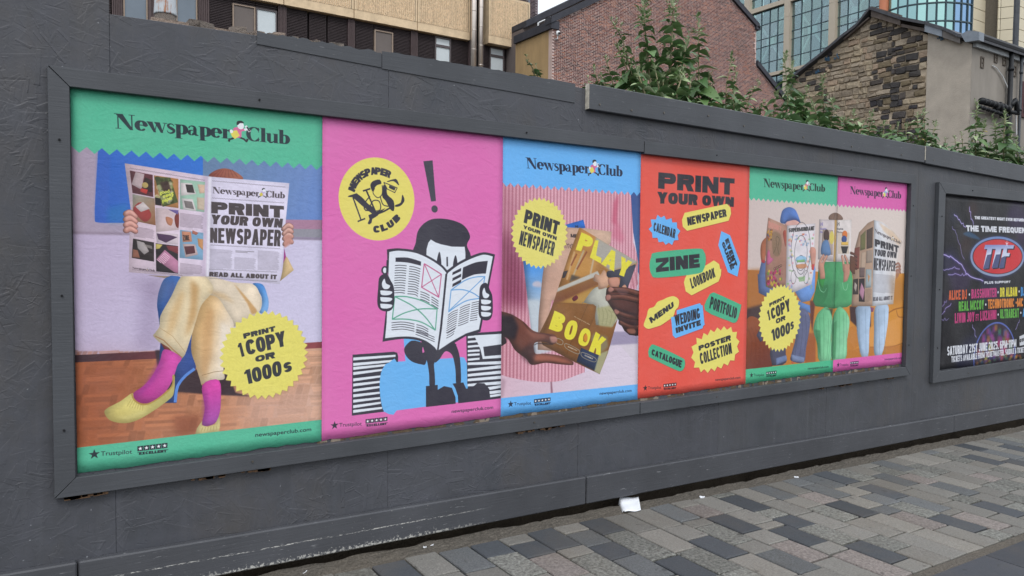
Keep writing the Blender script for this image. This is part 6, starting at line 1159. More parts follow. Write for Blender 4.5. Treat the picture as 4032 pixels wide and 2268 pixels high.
# ================================================================ behind the hoarding
def poly_inside(poly, x, z):
    c = False; n = len(poly)
    for i in range(n):
        (x1, z1), (x2, z2) = poly[i], poly[(i + 1) % n]
        if (z1 > z) != (z2 > z) and x < (x2 - x1) * (z - z1) / (z2 - z1) + x1: c = not c
    return c
def varied(name, cols, var=.25, rough=.85, bmp=.5, sc=30, soot=None, bd=.02):
    """material whose colour varies from piece to piece"""
    m = NT(name); gi = m.n('NewGeometry'); oi = m.n('ObjectInfo'); r1 = m.math('FRACT', m.math('ADD', m.math('MULTIPLY', oi.outputs['Random'], 7.31), gi.outputs['Random Per Island']))
    t = m.n('ValToRGB'); t.color_ramp.interpolation = 'CONSTANT'; e = t.color_ramp.elements
    while len(e) < len(cols): e.new(.5)
    for k, c in enumerate(cols): e[k].position = k / len(cols); e[k].color = (*srgb(c), 1)
    m.L(r1, t.inputs[0]); p = m.pos(); n = m.noise(p, sc, 5, .7)
    col = m.mix(m.ramp(n, [(.3, (0, 0, 0)), (.75, (var * 2,) * 3)]), t.outputs[0], srgb(soot or '#2c2826'))
    big = m.noise(p, .45, 5, .65); col = m.mix(m.ramp(big, [(.45, (0, 0, 0)), (.7, (.28,) * 3)]), col, srgb(soot or '#2c2826'))
    return m.done(col, rough, m.bump(n, bmp, bd), 0, .2)
M_BRICK = varied('red brick', ['#77504a', '#84584f', '#6c4845', '#90604f', '#604442', '#754d48', '#a06a56', '#544040', '#7e534a'], .12, sc=14); M_MORT = plain('brick mortar', '#c6b1ab', .95, .2, 1.2)
M_DBRICK = varied('dark brown brick', ['#4a3c40', '#54454a', '#3e3438', '#5c4a4c'], .2, sc=14); M_DMORT = plain('grey mortar', '#8c8488', .95, .2, 1.2)
M_COPE = plain('dark coping', '#3c3e46', .7, .25, 3, .3)
def brickwork(parent, Y, poly, mat, mmat, course=.0755, L=.235, single=0, x_from=None, depth=.10, zmin=1.0, stuffname='brickwork'):
    """real bricks proud of a mortar bed, English bond; 'single' of them as parts"""
    xs = [p[0] for p in poly]; zs = [p[1] for p in poly]; bed = MB(); bed.prism([(x, Y, z) for x, z in poly], (0, .3, 0)); w_ = bed.build('wall', mmat, parent)
    mb = MB(); one = MB(); hl, hh = (L - .024) / 2, (course - .024) / 2
    one.box((-hl, -.008, -hh), (hl, .03, hh)); me = one.mesh('brick', mat); k = 0; z = max(min(zs), zmin) + course / 2; row = 0; rr = random.Random(2)
    cand = []
    while z < max(zs):
        head = row % 4 == 3; l = L / 2 if head else L; x = min(xs) + (0 if row % 2 else l / 2) + l / 2
        while x < max(xs):
            if poly_inside(poly, x - l * .4, z) and poly_inside(poly, x + l * .4, z): cand.append((x, z, head))
            x += l
        z += course; row += 1
    pick = set(); vis = [i for i, c in enumerate(cand) if not c[2] and (x_from is None or x_from(c[0], c[1]))]
    for i in vis[:single]: pick.add(i)
    for i, (x, z, head) in enumerate(cand):
        j = rr.uniform(-.004, .005)
        if i in pick: obj('brick', me, parent, (x, Y + j, z)); continue
        h = (L / 2 - .024) / 2 if head else hl
        vs = [(x - h, Y - .008 + j, z - hh), (x + h, Y - .008 + j, z - hh), (x + h, Y - .008 + j, z + hh), (x - h, Y - .008 + j, z + hh), (x - h, Y + .02, z - hh), (x + h, Y + .02, z - hh), (x + h, Y + .02, z + hh), (x - h, Y + .02, z + hh)]
        mb.add(vs, [(0, 1, 2, 3), (0, 4, 5, 1), (1, 5, 6, 2), (2, 6, 7, 3), (3, 7, 4, 0)])
    if mb.v: o = mb.build(stuffname, mat, parent); o['kind'] = 'stuff'
    return w_
# ---------------------------------------------------------------- tan office block, parallel to the hoarding
YO = 32.; fx = lambda px, py=110: PY(px, py, YO).x
OB = thing('office_building', 'tan ribbed concrete office block with brown louvred window bands at the upper left', 'building')
zc = PY(1385, 73, YO).z; hp = PY(2070, 12, YO).z - PY(2061, 197, YO).z; hb_ = 3.2
def concrete_mat():
    m = NT('ribbed concrete'); p = m.pos(); n = m.noise(m.pos((1, 1, .55)), 16, 5, .75); c = srgb('#dcc4a4'); st = m.noise(m.pos((2, 2, .12)), 1.2, 5, .6)
    col = m.ramp(n, [(.3, tuple(v * .62 for v in c)), (.5, c), (.72, tuple(v * 1.35 for v in c))]); col = m.mix(m.ramp(st, [(.5, (0, 0, 0)), (.8, (.35,) * 3)]), col, srgb('#8a7f6e'))
    return m.done(col, .95, m.bump(n, .9, .05), 0, .15)
M_CONC = concrete_mat(); M_CONCB = plain('smooth concrete edge', '#d8c2a2', .9, .2, 3, .3); M_LOUV = plain('brown louvre', '#3b3335', .6, .15, 5); M_PIL = plain('brown ribbed cladding', '#55494a', .6, .15, 3)
M_PANEL = plain('grey brown infill panel', '#6c6562', .6, .08, 2); M_BACK = plain('dark void', '#1c1a1c', .9, .1, 2); M_BLIND = plain('white window blind', '#c9d3d8', .5, .04, 2); M_GREYWIN = plain('grey blue window panel', '#74808c', .35, .08, 1.2); M_ALU = plain('grey window frame', '#5a5456', .5, .1, 4); M_CRMFR = plain('pale painted frame', '#98887a', .6, .1, 4)
M_STEEL = NT('polished flue'); M_STEEL = M_STEEL.done(srgb('#c9c0b8'), .3, None, .75)
x_l, x_r = fx(300), fx(2117)
b = MB(); b.box((x_l - 14, YO + .5, 0), (x_r, YO + 14, zc + 2 * (hp + hb_) + 3)); b.build('wall', M_BACK, OB)
joints = [fx(-700), fx(-350), fx(20), fx(300), fx(590), fx(862), 0, 0, 0, 0]; mod = fx(1389.5) - fx(1114.4); j0 = fx(1114.4)
pj = [j0 + mod * k for k in range(-7, 3)] + [fx(1846)]
bays = [(a, b_) for a, b_ in zip(pj[:-1], pj[1:])] + [(fx(1910), fx(2073))]
for lv in range(3):
    z0 = zc + lv * (hp + hb_)
    for bi, (a, b_) in enumerate(bays):
        if lv and bi < 6: pass
        mb = MB(); yy = YO - (.35 if bi == len(bays) - 1 else .15); n = int((b_ - a - .3) / .105); a2, b2 = a + .02, b_ - .02; z1 = z0 + .42; z2 = z0 + hp - .12
        mb.mi = 1; mb.box((a2, yy, z0), (b2, YO + .5, z1)); mb.box((a2, yy, z2), (b2, YO + .5, z0 + hp)); mb.box((a2, yy - .02, z1), (a2 + .1, YO + .5, z2)); mb.box((b2 - .1, yy - .02, z1), (b2, YO + .5, z2)); mb.mi = 0
        xa, xb = a2 + .1, b2 - .1; st = (xb - xa) / n; vs = []; fs = []
        for i in range(n + 1):
            for xx, yv in ((xa + i * st, yy + .012), (xa + min(i + .25, n) * st, yy - .02), (xa + min(i + .7, n) * st, yy - .02)): vs += [(xx, yv, z1), (xx, yv, z2)]
        for i in range(len(vs) // 2 - 1): fs.append((2 * i, 2 * i + 2, 2 * i + 3, 2 * i + 1))
        mb.add(vs, fs); o = mb.build('concrete_panel', [M_CONC, M_CONCB], OB)
def louvre(x0, x1, z0, z1, y=YO + .12, nm='louvre_panel', pitch=.072):
    mb = MB(); n = int((z1 - z0) / pitch); p = (z1 - z0) / n; mb.box((x0, y + .06, z0), (x1, y + .1, z1))
    for k in range(n): z = z0 + k * p; mb.add([(x0, y, z), (x1, y, z), (x1, y, z + p * .45), (x0, y, z + p * .45), (x1, y + .055, z + p * .95), (x0, y + .055, z + p * .95)], [(0, 1, 2, 3), (3, 2, 4, 5)])
    return mb.build(nm, M_LOUV, OB)
s2 = lambda v: 1008 + v / 2.5556; s1 = lambda v: v / 2.5556; s3_ = lambda v: 2016 + v / 2.5556
els = [(s1(-900), s1(-500), 'l'), (s1(-480), s1(-100), 'w'), (s1(-80), s1(1120), 'l'), (s1(1130), s1(1240), 'p'), (s1(1245), s1(1490), 'g'), (s1(1495), s1(1770), 'p'), (s1(1775), s1(1990), 'g'), (s1(2000), s1(2112), 'p'), (s1(2118), s1(2340), 'l'), (s1(2345), s2(-2), 'b'), (s2(5), s2(215), 'W'), (s2(228), s2(312), 'p'), (s2(316), s2(525), 'l'), (s2(545), s2(716), 'l'), (s2(732), s2(928), 'l'), (s2(930), s2(1002), 'p'),
       (s2(1012), s2(1192), 'l'), (s2(1198), s2(1385), 'b'), (s2(1392), s2(1560), 'l'), (s2(1566), s2(1634), 'p'), (s2(1640), s2(1805), 'l'), (s2(1808), s2(1968), 'T'), (s2(1975), s2(2148), 'l'), (s2(2150), s2(2298), 'p'), (s2(2300), s2(2355), 'l'), (s2(2360), s2(2506), 'T'), (s2(2512), s3_(85), 'l'), (s3_(88), s3_(142), 'p')]
for lv in (0, 1):
    zt2 = zc + lv * (hp + hb_) - .0; zb2 = zt2 - hb_ + .02; top = zt2 - .30
    for px0, px1, ty in els:
        x0, x1 = fx(px0), fx(px1)
        if ty == 'p':
            mb = MB(); n = 6; w_ = (x1 - x0) / n
            for k in range(n): mb.box((x0 + k * w_, YO + .02, zb2), (x0 + (k + .62) * w_, YO + .2, zt2)); mb.box((x0 + (k + .62) * w_, YO + .07, zb2), (x0 + (k + 1) * w_, YO + .2, zt2))
            mb.build('pilaster', M_PIL, OB)
        elif ty == 'l': louvre(x0, x1, zb2, zt2)
        else:
            if ty != 'T': louvre(x0, x1, top + .03, zt2, nm='top_louvre')
            tt = top if ty != 'T' else zt2 - .06
            fr = MB(); t = .055 if ty != 'T' else .07
            for q in (((x0, YO + .05, zb2), (x0 + t, YO + .2, tt)), ((x1 - t, YO + .05, zb2), (x1, YO + .2, tt)), ((x0 + t, YO + .05, tt - t), (x1 - t, YO + .2, tt))): fr.box(*q)
            if ty == 'T': fr.box((x0 + t, YO + .05, tt - .52), (x1 - t, YO + .2, tt - .40))
            f_ = fr.build('window', M_ALU if ty in 'WT' else M_CRMFR, OB)
            pn = MB(); mt = {'W': M_BLIND, 'T': M_BLIND, 'g': M_GREYWIN, 'w': M_BLIND, 'b': M_PANEL}[ty]
            if ty == 'T': pn.box((x0 + t, YO + .1, tt - .40), (x1 - t, YO + .12, tt - t)); pn.build('pane', mt, f_); pn = MB(); pn.box((x0 + t, YO + .1, zb2), (x1 - t, YO + .12, tt - .52)); 
            else: pn.box((x0 + t, YO + .1, zb2), (x1 - t, YO + .12, tt - t))
            pn.build('pane', mt, f_)
for px, r_ in ((1866.5, 11.3), (1894.5, 9.6)):
    rad = r_ * 42 / FPX; p = PY(px, 130, YO - .55); mb = MB(); zb = p.z - 6; pts = []; 
    mb.tube([(p.x, YO - .5, zb), (p.x, YO - .5, p.z + 8)], rad, 14); k = 0
    while zb + k * 1.02 < p.z + 8: z = zb + k * 1.02 + (.2 if px > 1880 else 0); mb.tube([(p.x, YO - .5, z), (p.x, YO - .5, z + .05)], rad * 1.06, 14); k += 1
    t_o = mb.build('steel_flue', M_STEEL, None, True); tag(t_o, 'polished steel flue pipe on the office front, %s' % ('wider one on the left of the pair' if px < 1880 else 'slimmer one on the right of the pair'), 'pipe')
mb = MB(); mb.box((fx(1878.5), YO - .15, zc - 8), (fx(1884), YO + .4, zc + 12)); mb.build('dark_recess', M_BACK, OB)
brickwork(OB, YO - .02, [(fx(2073.5), 2), (x_r, 2), (x_r, zc + 9), (fx(2073.5), zc + 9)], M_DBRICK, M_DMORT, stuffname='brick_pier', zmin=4)
p = PY(2082, 100, YO - .12); mb = MB(); mb.tube([(p.x, p.y, 1), (p.x, p.y, p.z + 9)], .055, 10); tag(mb.build('drainpipe', plain('grey pipe', '#6a7080', .4), None, True), 'thin grey drainpipe on the dark brick pier of the office block', 'pipe')
# ---------------------------------------------------------------- brick gable
YG = 26.8; gp = lambda px, py: (PY(px, py, YG).x, PY(px, py, YG).z)
GB = thing('brick_gable_house', 'red brown brick gable building with dark sloping verges behind the tall weeds', 'building')
poly = [gp(2175, 88), gp(2731, -170), gp(2978, 110), gp(2976, 258), gp(3110, 424), (gp(3110, 424)[0], .2), (gp(2175, 88)[0], .2)]
brickwork(GB, YG, poly, M_BRICK, M_MORT, single=300, x_from=lambda x, z: x < poly[0][0] + 3.6 and 7.0 < z < poly[0][1] + 1.2, zmin=2)
def cope(a, b_, th, up_, dn, y0, y1, parent, mat=M_COPE, nm='verge'):
    A_, B_ = gp(*a), gp(*b_); mb = MB(); mb.prism([(A_[0], y0, A_[1] - dn), (B_[0], y0, B_[1] - dn), (B_[0], y0, B_[1] + up_), (A_[0], y0, A_[1] + up_)], (0, y1 - y0, 0)); return mb.build(nm, mat, parent)
cope((2165, 92), (2731, -170), 0, .32, .0, YG - .15, YG + .4, GB); cope((2731, -170), (2984, 117), 0, .32, .0, YG - .15, YG + .4, GB); cope((2977, 258), (3120, 436), 0, .30, .02, YG - .15, YG + .4, GB)
c = gp(2978, 112); mb = MB(); mb.box((c[0] - .15, YG - .15, c[1] - .1), (c[0] + .22, YG + .4, c[1] + .1)); mb.build('kneeler', M_COPE, GB)
xc_ = gp(2175, 200)[0]; mb = MB(); a0, a1 = PXc(2117, 118, xc_), PXc(2175, 92, xc_)
M_TAN = plain('tan render', '#b0966f', .95, .2, 1.5, .5, stretch=(1, 1, .3)); mb.prism([(xc_ - .012, a1.y + .0, .2), (xc_ - .012, a0.y + 2, .2), (xc_ - .012, a0.y + 2, a0.z - .05), (xc_ - .012, a1.y, a1.z - .25)], (.3, 0, 0)); mb.build('side_wall', M_TAN, GB)
mb = MB(); mb.prism([(xc_ - .15, YG - .1, a1.z - .28), (xc_ - .15, a0.y + 2, a1.z - .28), (xc_ - .15, a0.y + 2, a1.z + .12), (xc_ - .15, YG - .1, a1.z + .12)], (.5, 0, 0)); mb.build('gutter', M_COPE, GB)
# higher clad storey set back
YH = 30.5; hpz = lambda px, py: (PY(px, py, YH).x, PY(px, py, YH).z); A0, A1 = hpz(2060, 108), hpz(2900, -295)
TB = thing('slope_topped_extension', 'grey brown clad upper storey with a dark sloping roof edge beside the sky gap', 'building')
mb = MB(); mb.prism([(A0[0], YH, A0[1] - 5), (A1[0], YH, A0[1] - 5), (A1[0], YH, A1[1]), (A0[0], YH, A0[1])], (0, 3, 0)); mb.build('wall', plain('grey brown cladding', '#6c6462', .8, .15, 1.2, .2, stretch=(3, 1, .4)), TB)
mb = MB(); mb.prism([(A0[0], YH - .3, A0[1] - .05), (A1[0], YH - .3, A1[1] - .05), (A1[0], YH - .3, A1[1] + .30), (A0[0], YH - .3, A0[1] + .30)], (0, 3.5, 0)); mb.build('roof_edge', M_COPE, TB)
RL = thing('roof_railing', 'thin white safety rail on the roof corner beside the sky gap', 'railing'); M_RAILW = plain('white paint', '#d8dcdf', .5, .05)
pp = [PY(2119, 90, YH - 1), PY(2168, 67, YH - 1), PY(2203, 74, YH - 1)]
for a, b_ in ((pp[0], pp[1]), (pp[1], pp[2])): MB().tube([a, b_], .035, 6).build('rail', M_RAILW, RL)
for a in pp[:2]: MB().tube([a, a - Vector((0, 0, .35))], .045, 6).build('post', M_RAILW, RL)
p = PY(2197, 131, YG - .25); CC = thing('security_camera', 'small round white camera fixed near the left edge of the brick gable', 'camera', p)
mb = MB(); bmp_ = [(0, -.13), (.05, -.12), (.1, -.06), (.11, 0), (.1, .07), (.06, .11), (0, .12)]
mb.tube([(0, 0, z) for r__, z in bmp_], [max(.004, r__) for r__, z in bmp_], 14); mb.build('dome', M_RAILW, CC, True)
mb = MB(); mb.tube([(0, -.02, -.01), (0, -.13, -.03)], .055, 12); mb.build('lens', M_BACK, CC); mb = MB(); mb.tube([(0, .02, -.08), (0, .02, -.25), (0, .25, -.25)], .03, 6); mb.build('bracket', M_RAILW, CC)
# ---------------------------------------------------------------- stone gable building with rendered side
XS = 24.; sp = lambda px, py: (PXc(px, py, XS).y, PXc(px, py, XS).z)
SB = thing('stone_gable_house', 'old rubble stone gable house with broken slate verge and grey rendered right side', 'building')
cor = sp(3827, 172); YC = cor[0]; yb = sp(3654, 130)[0]; ap = sp(3440, 62); le = sp(3120, 318); ll = (le[0] + 1.2, .2)
spoly = [(yb, .3), (yb, sp(3654, 138)[1]), sp(3560, 100), ap, sp(3335, 150), sp(3200, 250), le, (le[0], .3)]
bed = MB(); bed.prism([(XS + .05, y, z) for y, z in spoly], (.5, 0, 0)); bed.build('wall', plain('lime mortar and rubble', '#b3a592', .95, .35, 3, .8), SB)
M_ST1 = varied('tan sandstone', ['#b5a896', '#a89a86', '#bbad96', '#988c7c', '#b0a28e', '#b09c88', '#b9aa92', '#a09484'], .18, .95, .9, 7, '#4a4440', .06); M_ST2 = varied('soot black sandstone', ['#504d4b', '#5c5652', '#6c6258', '#4c4a4a', '#80745f', '#575352', '#4a484c', '#8c7e6a'], .18, .95, .9, 7, '#28282c', .06)
rr = random.Random(8); stones = []; zb_ = [yb, yb + 1.15, yb + 2.3, yb + 3.5, le[0] + .2]
for za, zb3 in zip(zb_[:-1], zb_[1:]):
    z = 1.0 + rr.uniform(0, .2)
    while z < ap[1]:
        h = rr.uniform(.12, .25); y = za + rr.uniform(-.06, .06)
        while y < zb3 - .05:
            w_ = min(rr.choice([.14, .22, .28, .34, .42, .5]) * rr.uniform(.85, 1.15), max(.1, zb3 + .05 - y)); hh_ = h * rr.uniform(.82, 1.0)
            yc_, zc_ = y + w_ / 2, z + h / 2 + rr.uniform(-.012, .012)
            if all(poly_inside(spoly, yy, zz) for yy, zz in ((yc_, zc_ + h * .35), (yc_, zc_ - h * .35), (y + w_ * .1, zc_), (y + w_ * .9, zc_))): stones.append((yc_, zc_, w_, hh_))
            y += w_
        z += h
stones.sort(key=lambda s_: -s_[1]); stf = MB(); yd = sp(3431, 300)[0]; smeshes = {}
def stone_geo(w_, h, sd):
    r2 = random.Random(sd); mb = MB(); k = 8; a_ = [(-.5, -.42), (-.42, -.5), (.42, -.5), (.5, -.4), (.5, .4), (.4, .5), (-.42, .5), (-.5, .42)]
    ou = [((y + r2.uniform(-.06, .06)) * (w_ - .015), (z + r2.uniform(-.12, .12)) * (h - .012)) for y, z in a_]; d_ = r2.uniform(.01, .05)
    vs = [(.06, y, z) for y, z in ou] + [(-.0, y, z) for y, z in ou] + [(-d_ + r2.uniform(-.012, .012), y * .84, z * .8) for y, z in ou]
    return vs, [tuple(range(2 * k, 3 * k))[::-1]] + [(i, k + i, k + (i + 1) % k, (i + 1) % k) for i in range(k)] + [(k + i, 2 * k + i, 2 * k + (i + 1) % k, k + (i + 1) % k) for i in range(k)]
for i, (y, z, w_, h) in enumerate(stones):
    dark = (y < yd + rr.uniform(-.2, .2) and rr.random() < .82) or (y > sp(3290, 300)[0] and z > le[1] - 1.0 and rr.random() < .3)
    if i < 300: mb = MB(); mb.add(*stone_geo(w_, h, i)); mb.build('stone', M_ST2 if dark else M_ST1, SB).matrix_world = Matrix.Translation((XS + .03, y, z)) @ Matrix.Rotation(jit(.05), 4, 'X')
    else:
        vs, fs = stone_geo(w_, h, i); stf.mi = 1 if dark else 0; stf.add([(v[0] + XS + .03, v[1] + y, v[2] + z) for v in vs], fs)
if stf.v: o = stf.build('lower_stonework', [M_ST1, M_ST2], SB); o['kind'] = 'stuff'
M_REND = plain('grey pebble render', '#aea69b', .95, .16, 2.2, .9, bs=26); M_REND2 = plain('smooth grey render', '#8e8982', .95, .22, 1.3, .3, bs=20, stretch=(1, 1, .35))
mb = MB(); mb.prism([(XS, YC, .3), (XS, YC, cor[1]), (XS, yb, sp(3654, 128)[1]), (XS, yb, .3)], (.5, 0, 0)); mb.build('rendered_gable', M_REND, SB)
xe = PY(4032, 400, YC).x + 14; mb = MB(); mb.prism([(XS + .004, YC - .004, .3), (xe, YC - .004, .3), (xe, YC - .004, cor[1]), (XS + .004, YC - .004, cor[1])], (0, .4, 0)); mb.build('rendered_side', M_REND2, SB)
M_SLATE = plain('slate roof', '#4c4e54', .7, .3, 8, .6); M_FLASH = plain('lead flashing', '#7e8792', .45, .2, 5, .3); M_VERGE = plain('weathered verge board', '#5c5450', .8, .35, 8, .4)
def roofp(a, b_, th, x0, nm, mat, up_=.0):
    mb = MB(); mb.prism([(x0, a[0], a[1] + up_), (x0, b_[0], b_[1] + up_), (x0, b_[0], b_[1] + up_ + th), (x0, a[0], a[1] + up_ + th)], (xe - x0 if 'roof' in nm else .12, 0, 0)); return mb.build(nm, mat, SB)
Lp = [sp(3110, 330), sp(3165, 283), sp(3255, 214), sp(3335, 146), sp(3385, 108), sp(3438, 42)]; Rp = [sp(3438, 42), sp(3560, 82), sp(3652, 100), sp(3740, 128), sp(3785, 150), (YC - .25, sp(3840, 166)[1])]
for k, (a, b_) in enumerate(zip(Lp[:-1], Lp[1:])): roofp(a, b_, .10, XS - .22 + jit(.03), 'roof_slope', M_SLATE)
for k, (a, b_) in enumerate(zip(Rp[:-1], Rp[1:])): roofp(a, b_, .10, XS - .22 + jit(.02), 'roof_slope', M_SLATE)
roofp(sp(3440, 68), sp(3555, 103), .34, XS - .16, 'verge_board', M_VERGE); roofp(sp(3556, 108), sp(3650, 127), .10, XS - .12, 'verge_board', M_VERGE)
roofp(sp(3652, 128), sp(3720, 148), .32, XS - .18, 'flashing', M_FLASH); roofp(sp(3721, 150), sp(3790, 174), .26, XS - .16, 'flashing', plain('brown lead', '#6e6a68', .6, .2, 6)); roofp(sp(3330, 160), sp(3430, 76), .05, XS - .15, 'barge_batten', M_VERGE)
mb = MB(); a, b_ = sp(3797, 122), sp(3845, 170); mb.prism([(XS - .22, sp(3797, 140)[0], sp(3797, 140)[1]), (XS - .22, sp(3827, 124)[0], sp(3827, 124)[1]), (XS - .22, YC - .3, sp(3845, 135)[1]), (XS - .22, YC - .3, sp(3845, 168)[1]), (XS - .22, sp(3815, 168)[0], sp(3815, 170)[1])], (.3, 0, 0)); mb.build('corner_flashing', M_FLASH, SB)
ez = cor[1] + .08; mb = MB(); mb.tube([(XS + .05, YC - .18, ez + .1), (xe, YC - .18, ez + .1)], .11, 8); mb.build('gutter', plain('black gutter', '#25262a', .5), SB)
mb = MB(); mb.box((XS + .05, YC - .10, ez - .18), (xe, YC - .008, ez - .02)); mb.build('fascia', plain('pale fascia', '#a3a8ac', .6), SB)
M_BLK = plain('black cast iron', '#1f2226', .5, .2, 5)
wy = lambda px, py, dy=.12: PY(px, py, YC - dy)
def vtube(px, r_, z0, z1, lab, mat=M_BLK, dy=.14):
    p = wy(px, 400, dy); mb = MB(); mb.tube([(p.x, p.y, z0), (p.x, p.y, z1)], r_, 10)
    for k in range(6): z = z0 + (z1 - z0) * (k + .5) / 6; mb.tube([(p.x, p.y, z), (p.x, p.y, z + .09)], r_ * 1.3, 10)
    tag(mb.build('downpipe', mat, None, True), lab, 'pipe')
vtube(3976, .075, 1, ez, 'thick black downpipe on the grey rendered wall at the right'); vtube(4017, .045, 1, ez, 'slim dark downpipe left of the red door at the right edge', plain('dark grey pipe', '#41464c', .5))
p = wy(4000, 150); mb = MB(); mb.tube([(p.x + .5, YC + .1, ez), (p.x + .5, YC + .1, ez + 1.9)], .09, 8); tag(mb.build('soil_vent', plain('grey plastic pipe', '#4c5056', .6)), 'short grey vent pipe standing above the black gutter', 'pipe')
for a, b_, r_, lb in (((3862, 396), (3974, 428), .085, 'fat black waste pipe sloping across the render, upper one of two'), ((3850, 418), (3966, 455), .05, 'thin black waste pipe sloping across the render, lower one of two'), ((3978, 440), (4010, 447), .05, 'short black waste pipe right of the thick downpipe')):
    A_, B_ = wy(*a, .2), wy(*b_, .2); mb = MB(); mb.tube([A_, B_], r_, 10)
    for k in range(7): q = A_.lerp(B_, (k + .5) / 7); d_ = (B_ - A_).normalized() * .05; mb.tube([q - d_, q + d_], r_ * 1.3, 8)
    tag(mb.build('waste_pipe', M_BLK, None, True), lb, 'pipe')
for px, py in ((3938, 436), (3996, 420)):
    p = wy(px, py, .22); mb = MB(); mb.tube([(p.x - .15, p.y + .15, p.z), (p.x - .15, p.y, p.z + .05), (p.x, p.y, p.z + .2), (p.x + .15, p.y, p.z + .05), (p.x + .15, p.y, p.z - .2)], .08, 8); tag(mb.build('pipe_elbow', M_BLK, None, True), 'curved black pipe elbow on the rendered wall, %s' % ('left of the downpipe' if px < 3976 else 'right of the downpipe'), 'pipe')
for px, py in ((3865, 246), (3919, 226), (3952, 237), (3993, 281)):
    p = wy(px, py, 0); mb = MB()
    for q in (((-.1, -.03, -.17), (.1, 0, -.13)), ((-.1, -.03, .13), (.1, 0, .17)), ((-.1, -.03, -.13), (-.06, 0, .13)), ((.06, -.03, -.13), (.1, 0, .13)), ((-.06, -.02, -.02), (.06, 0, .02))): mb.box(tuple(Vector(q[0]) + Vector((p.x, YC - .004, p.z))), tuple(Vector(q[1]) + Vector((p.x, YC - .004, p.z))))
    o = mb.build('wall_vent', plain('vent grille', '#5c554e', .8), SB)
cb = [wy(3908, 258, .04), wy(3925, 268, .05), wy(3948, 300, .06), wy(3966, 340, .08), wy(3985, 390, .1), wy(4000, 450, .1), wy(4003, 530, .1)]
tag(MB().tube(cb, .018, 5).build('cable', M_RAILW), 'thin white cable drooping down the grey rendered wall', 'cable')
DW = thing('red_window_frame', 'dark red timber window at the far right edge of the rendered wall', 'window'); a, b_ = wy(4022, 320, .02), wy(4060, 470, .02)
mb = MB(); mb.box((a.x, YC - .06, b_.z), (a.x + .12, YC - .01, a.z)); mb.box((a.x + .12, YC - .06, a.z - .15), (a.x + 1.3, YC - .01, a.z)); mb.box((a.x + .12, YC - .06, b_.z), (a.x + 1.3, YC - .01, b_.z + .12)); mb.build('frame', plain('dark red paint', '#4a2326', .6), DW); mb = MB(); mb.box((a.x + .12, YC - .03, b_.z + .12), (a.x + 1.3, YC - .012, a.z - .15)); mb.build('pane', M_BACK, DW)
for (px, py) in ((3292, 222), (3255, 232), (3218, 283), (3700, 148)):
    q = PXc(px, py, XS - .07); mb = MB(); [mb.box(tuple(q + Vector((0, -.09 + .05 * k, -.06 + jit(.05)))), tuple(q + Vector((.04, -.07 + .05 * k, .03 + jit(.07))))) for k in range(4)]
    tag(mb.build('torn_blue_netting', plain('blue netting', '#3a5c78', .7, .3, 20)), 'torn blue netting scrap on the old gable, %s' % {3292: 'highest on the left slope', 3255: 'second down the left slope', 3218: 'lowest on the left slope', 3700: 'on the grey render under the flashing'}[px], 'netting')
# ---------------------------------------------------------------- glass office building
XG = 60.; GL = thing('glass_building', 'large blue green glass building with cream columns and crossed steel bracing', 'building'); yz = lambda px, py: (PXc(px, py, XG).y, PXc(px, py, XG).z)
def glassmat(name, tint, base, tr, rough=.03):
    m = bpy.data.materials.new(name); m.use_nodes = True; t = m.node_tree; t.nodes.clear(); N = lambda k: t.nodes.new('ShaderNode' + k)
    o = N('OutputMaterial'); g_ = N('BsdfGlossy'); g_.inputs[0].default_value = (*srgb(tint), 1); g_.inputs[1].default_value = rough; d_ = N('BsdfDiffuse'); d_.inputs[0].default_value = (*srgb(base), 1)
    tp = N('BsdfTransparent'); tp.inputs[0].default_value = (.8, .93, .93, 1); m1 = N('MixShader'); m2 = N('MixShader'); m1.inputs[0].default_value = .8; m2.inputs[0].default_value = tr
    tc = N('NewGeometry'); nz = N('TexNoise'); nz.inputs['Scale'].default_value = .5; bp = N('Bump'); bp.inputs['Strength'].default_value = .03; bp.inputs['Distance'].default_value = .3
    t.links.new(tc.outputs['Position'], nz.inputs['Vector']); t.links.new(nz.outputs[0], bp.inputs['Height']); t.links.new(bp.outputs[0], g_.inputs['Normal'])
    t.links.new(d_.outputs[0], m1.inputs[1]); t.links.new(g_.outputs[0], m1.inputs[2]); t.links.new(m1.outputs[0], m2.inputs[1]); t.links.new(tp.outputs[0], m2.inputs[2]); t.links.new(m2.outputs[0], o.inputs[0]); return m
M_GL = [glassmat('clear blue glazing', '#d4e4e8', '#4c6c78', .7), glassmat('blue glazing', '#c8dce0', '#4c6c78', .7), glassmat('green glazing', '#d4e8e6', '#50747c', .72)]
M_SP = [glassmat('teal spandrel glass', '#a8d0cc', '#5c8c8c', 0, .12), glassmat('pale teal glass', '#b8dcd4', '#86b4ac', 0, .12), glassmat('deep teal glass', '#98bcbc', '#50787c', 0, .1), glassmat('blue end glass', '#90b0d0', '#54789c', 0, .08)]
M_MUL = plain('teal grey mullion', '#3d5058', .4, .1, 3); M_CREAM = plain('cream cladding', '#b8ad9c', .6, .05, 1); M_CREAMW = plain('ivory cladding', '#cfc6ae', .5, .05, .6); M_TUBE = plain('pale green steel', '#e0f0e8', .5, .04, 2); M_TERRA = plain('terracotta column', '#a8694c', .6, .08, 1)
ycol = lambda px: yz(px, 150)[0]; lev_y = [-190, -130, -70, -45, 16, 72, 129, 161, 227, 288]; lev = [yz(3094.7, v)[1] for v in lev_y]; lev = lev[:5] + lev[5:]
dz = lev[5] - lev[6]; lev = [lev[4] + dz * k for k in (4, 3, 2, 1)] + lev[4:] + [lev[-1] - .6, lev[-1] - .6 - dz, lev[-1] - .6 - 2 * dz, lev[-1] - .6 - 4 * dz]
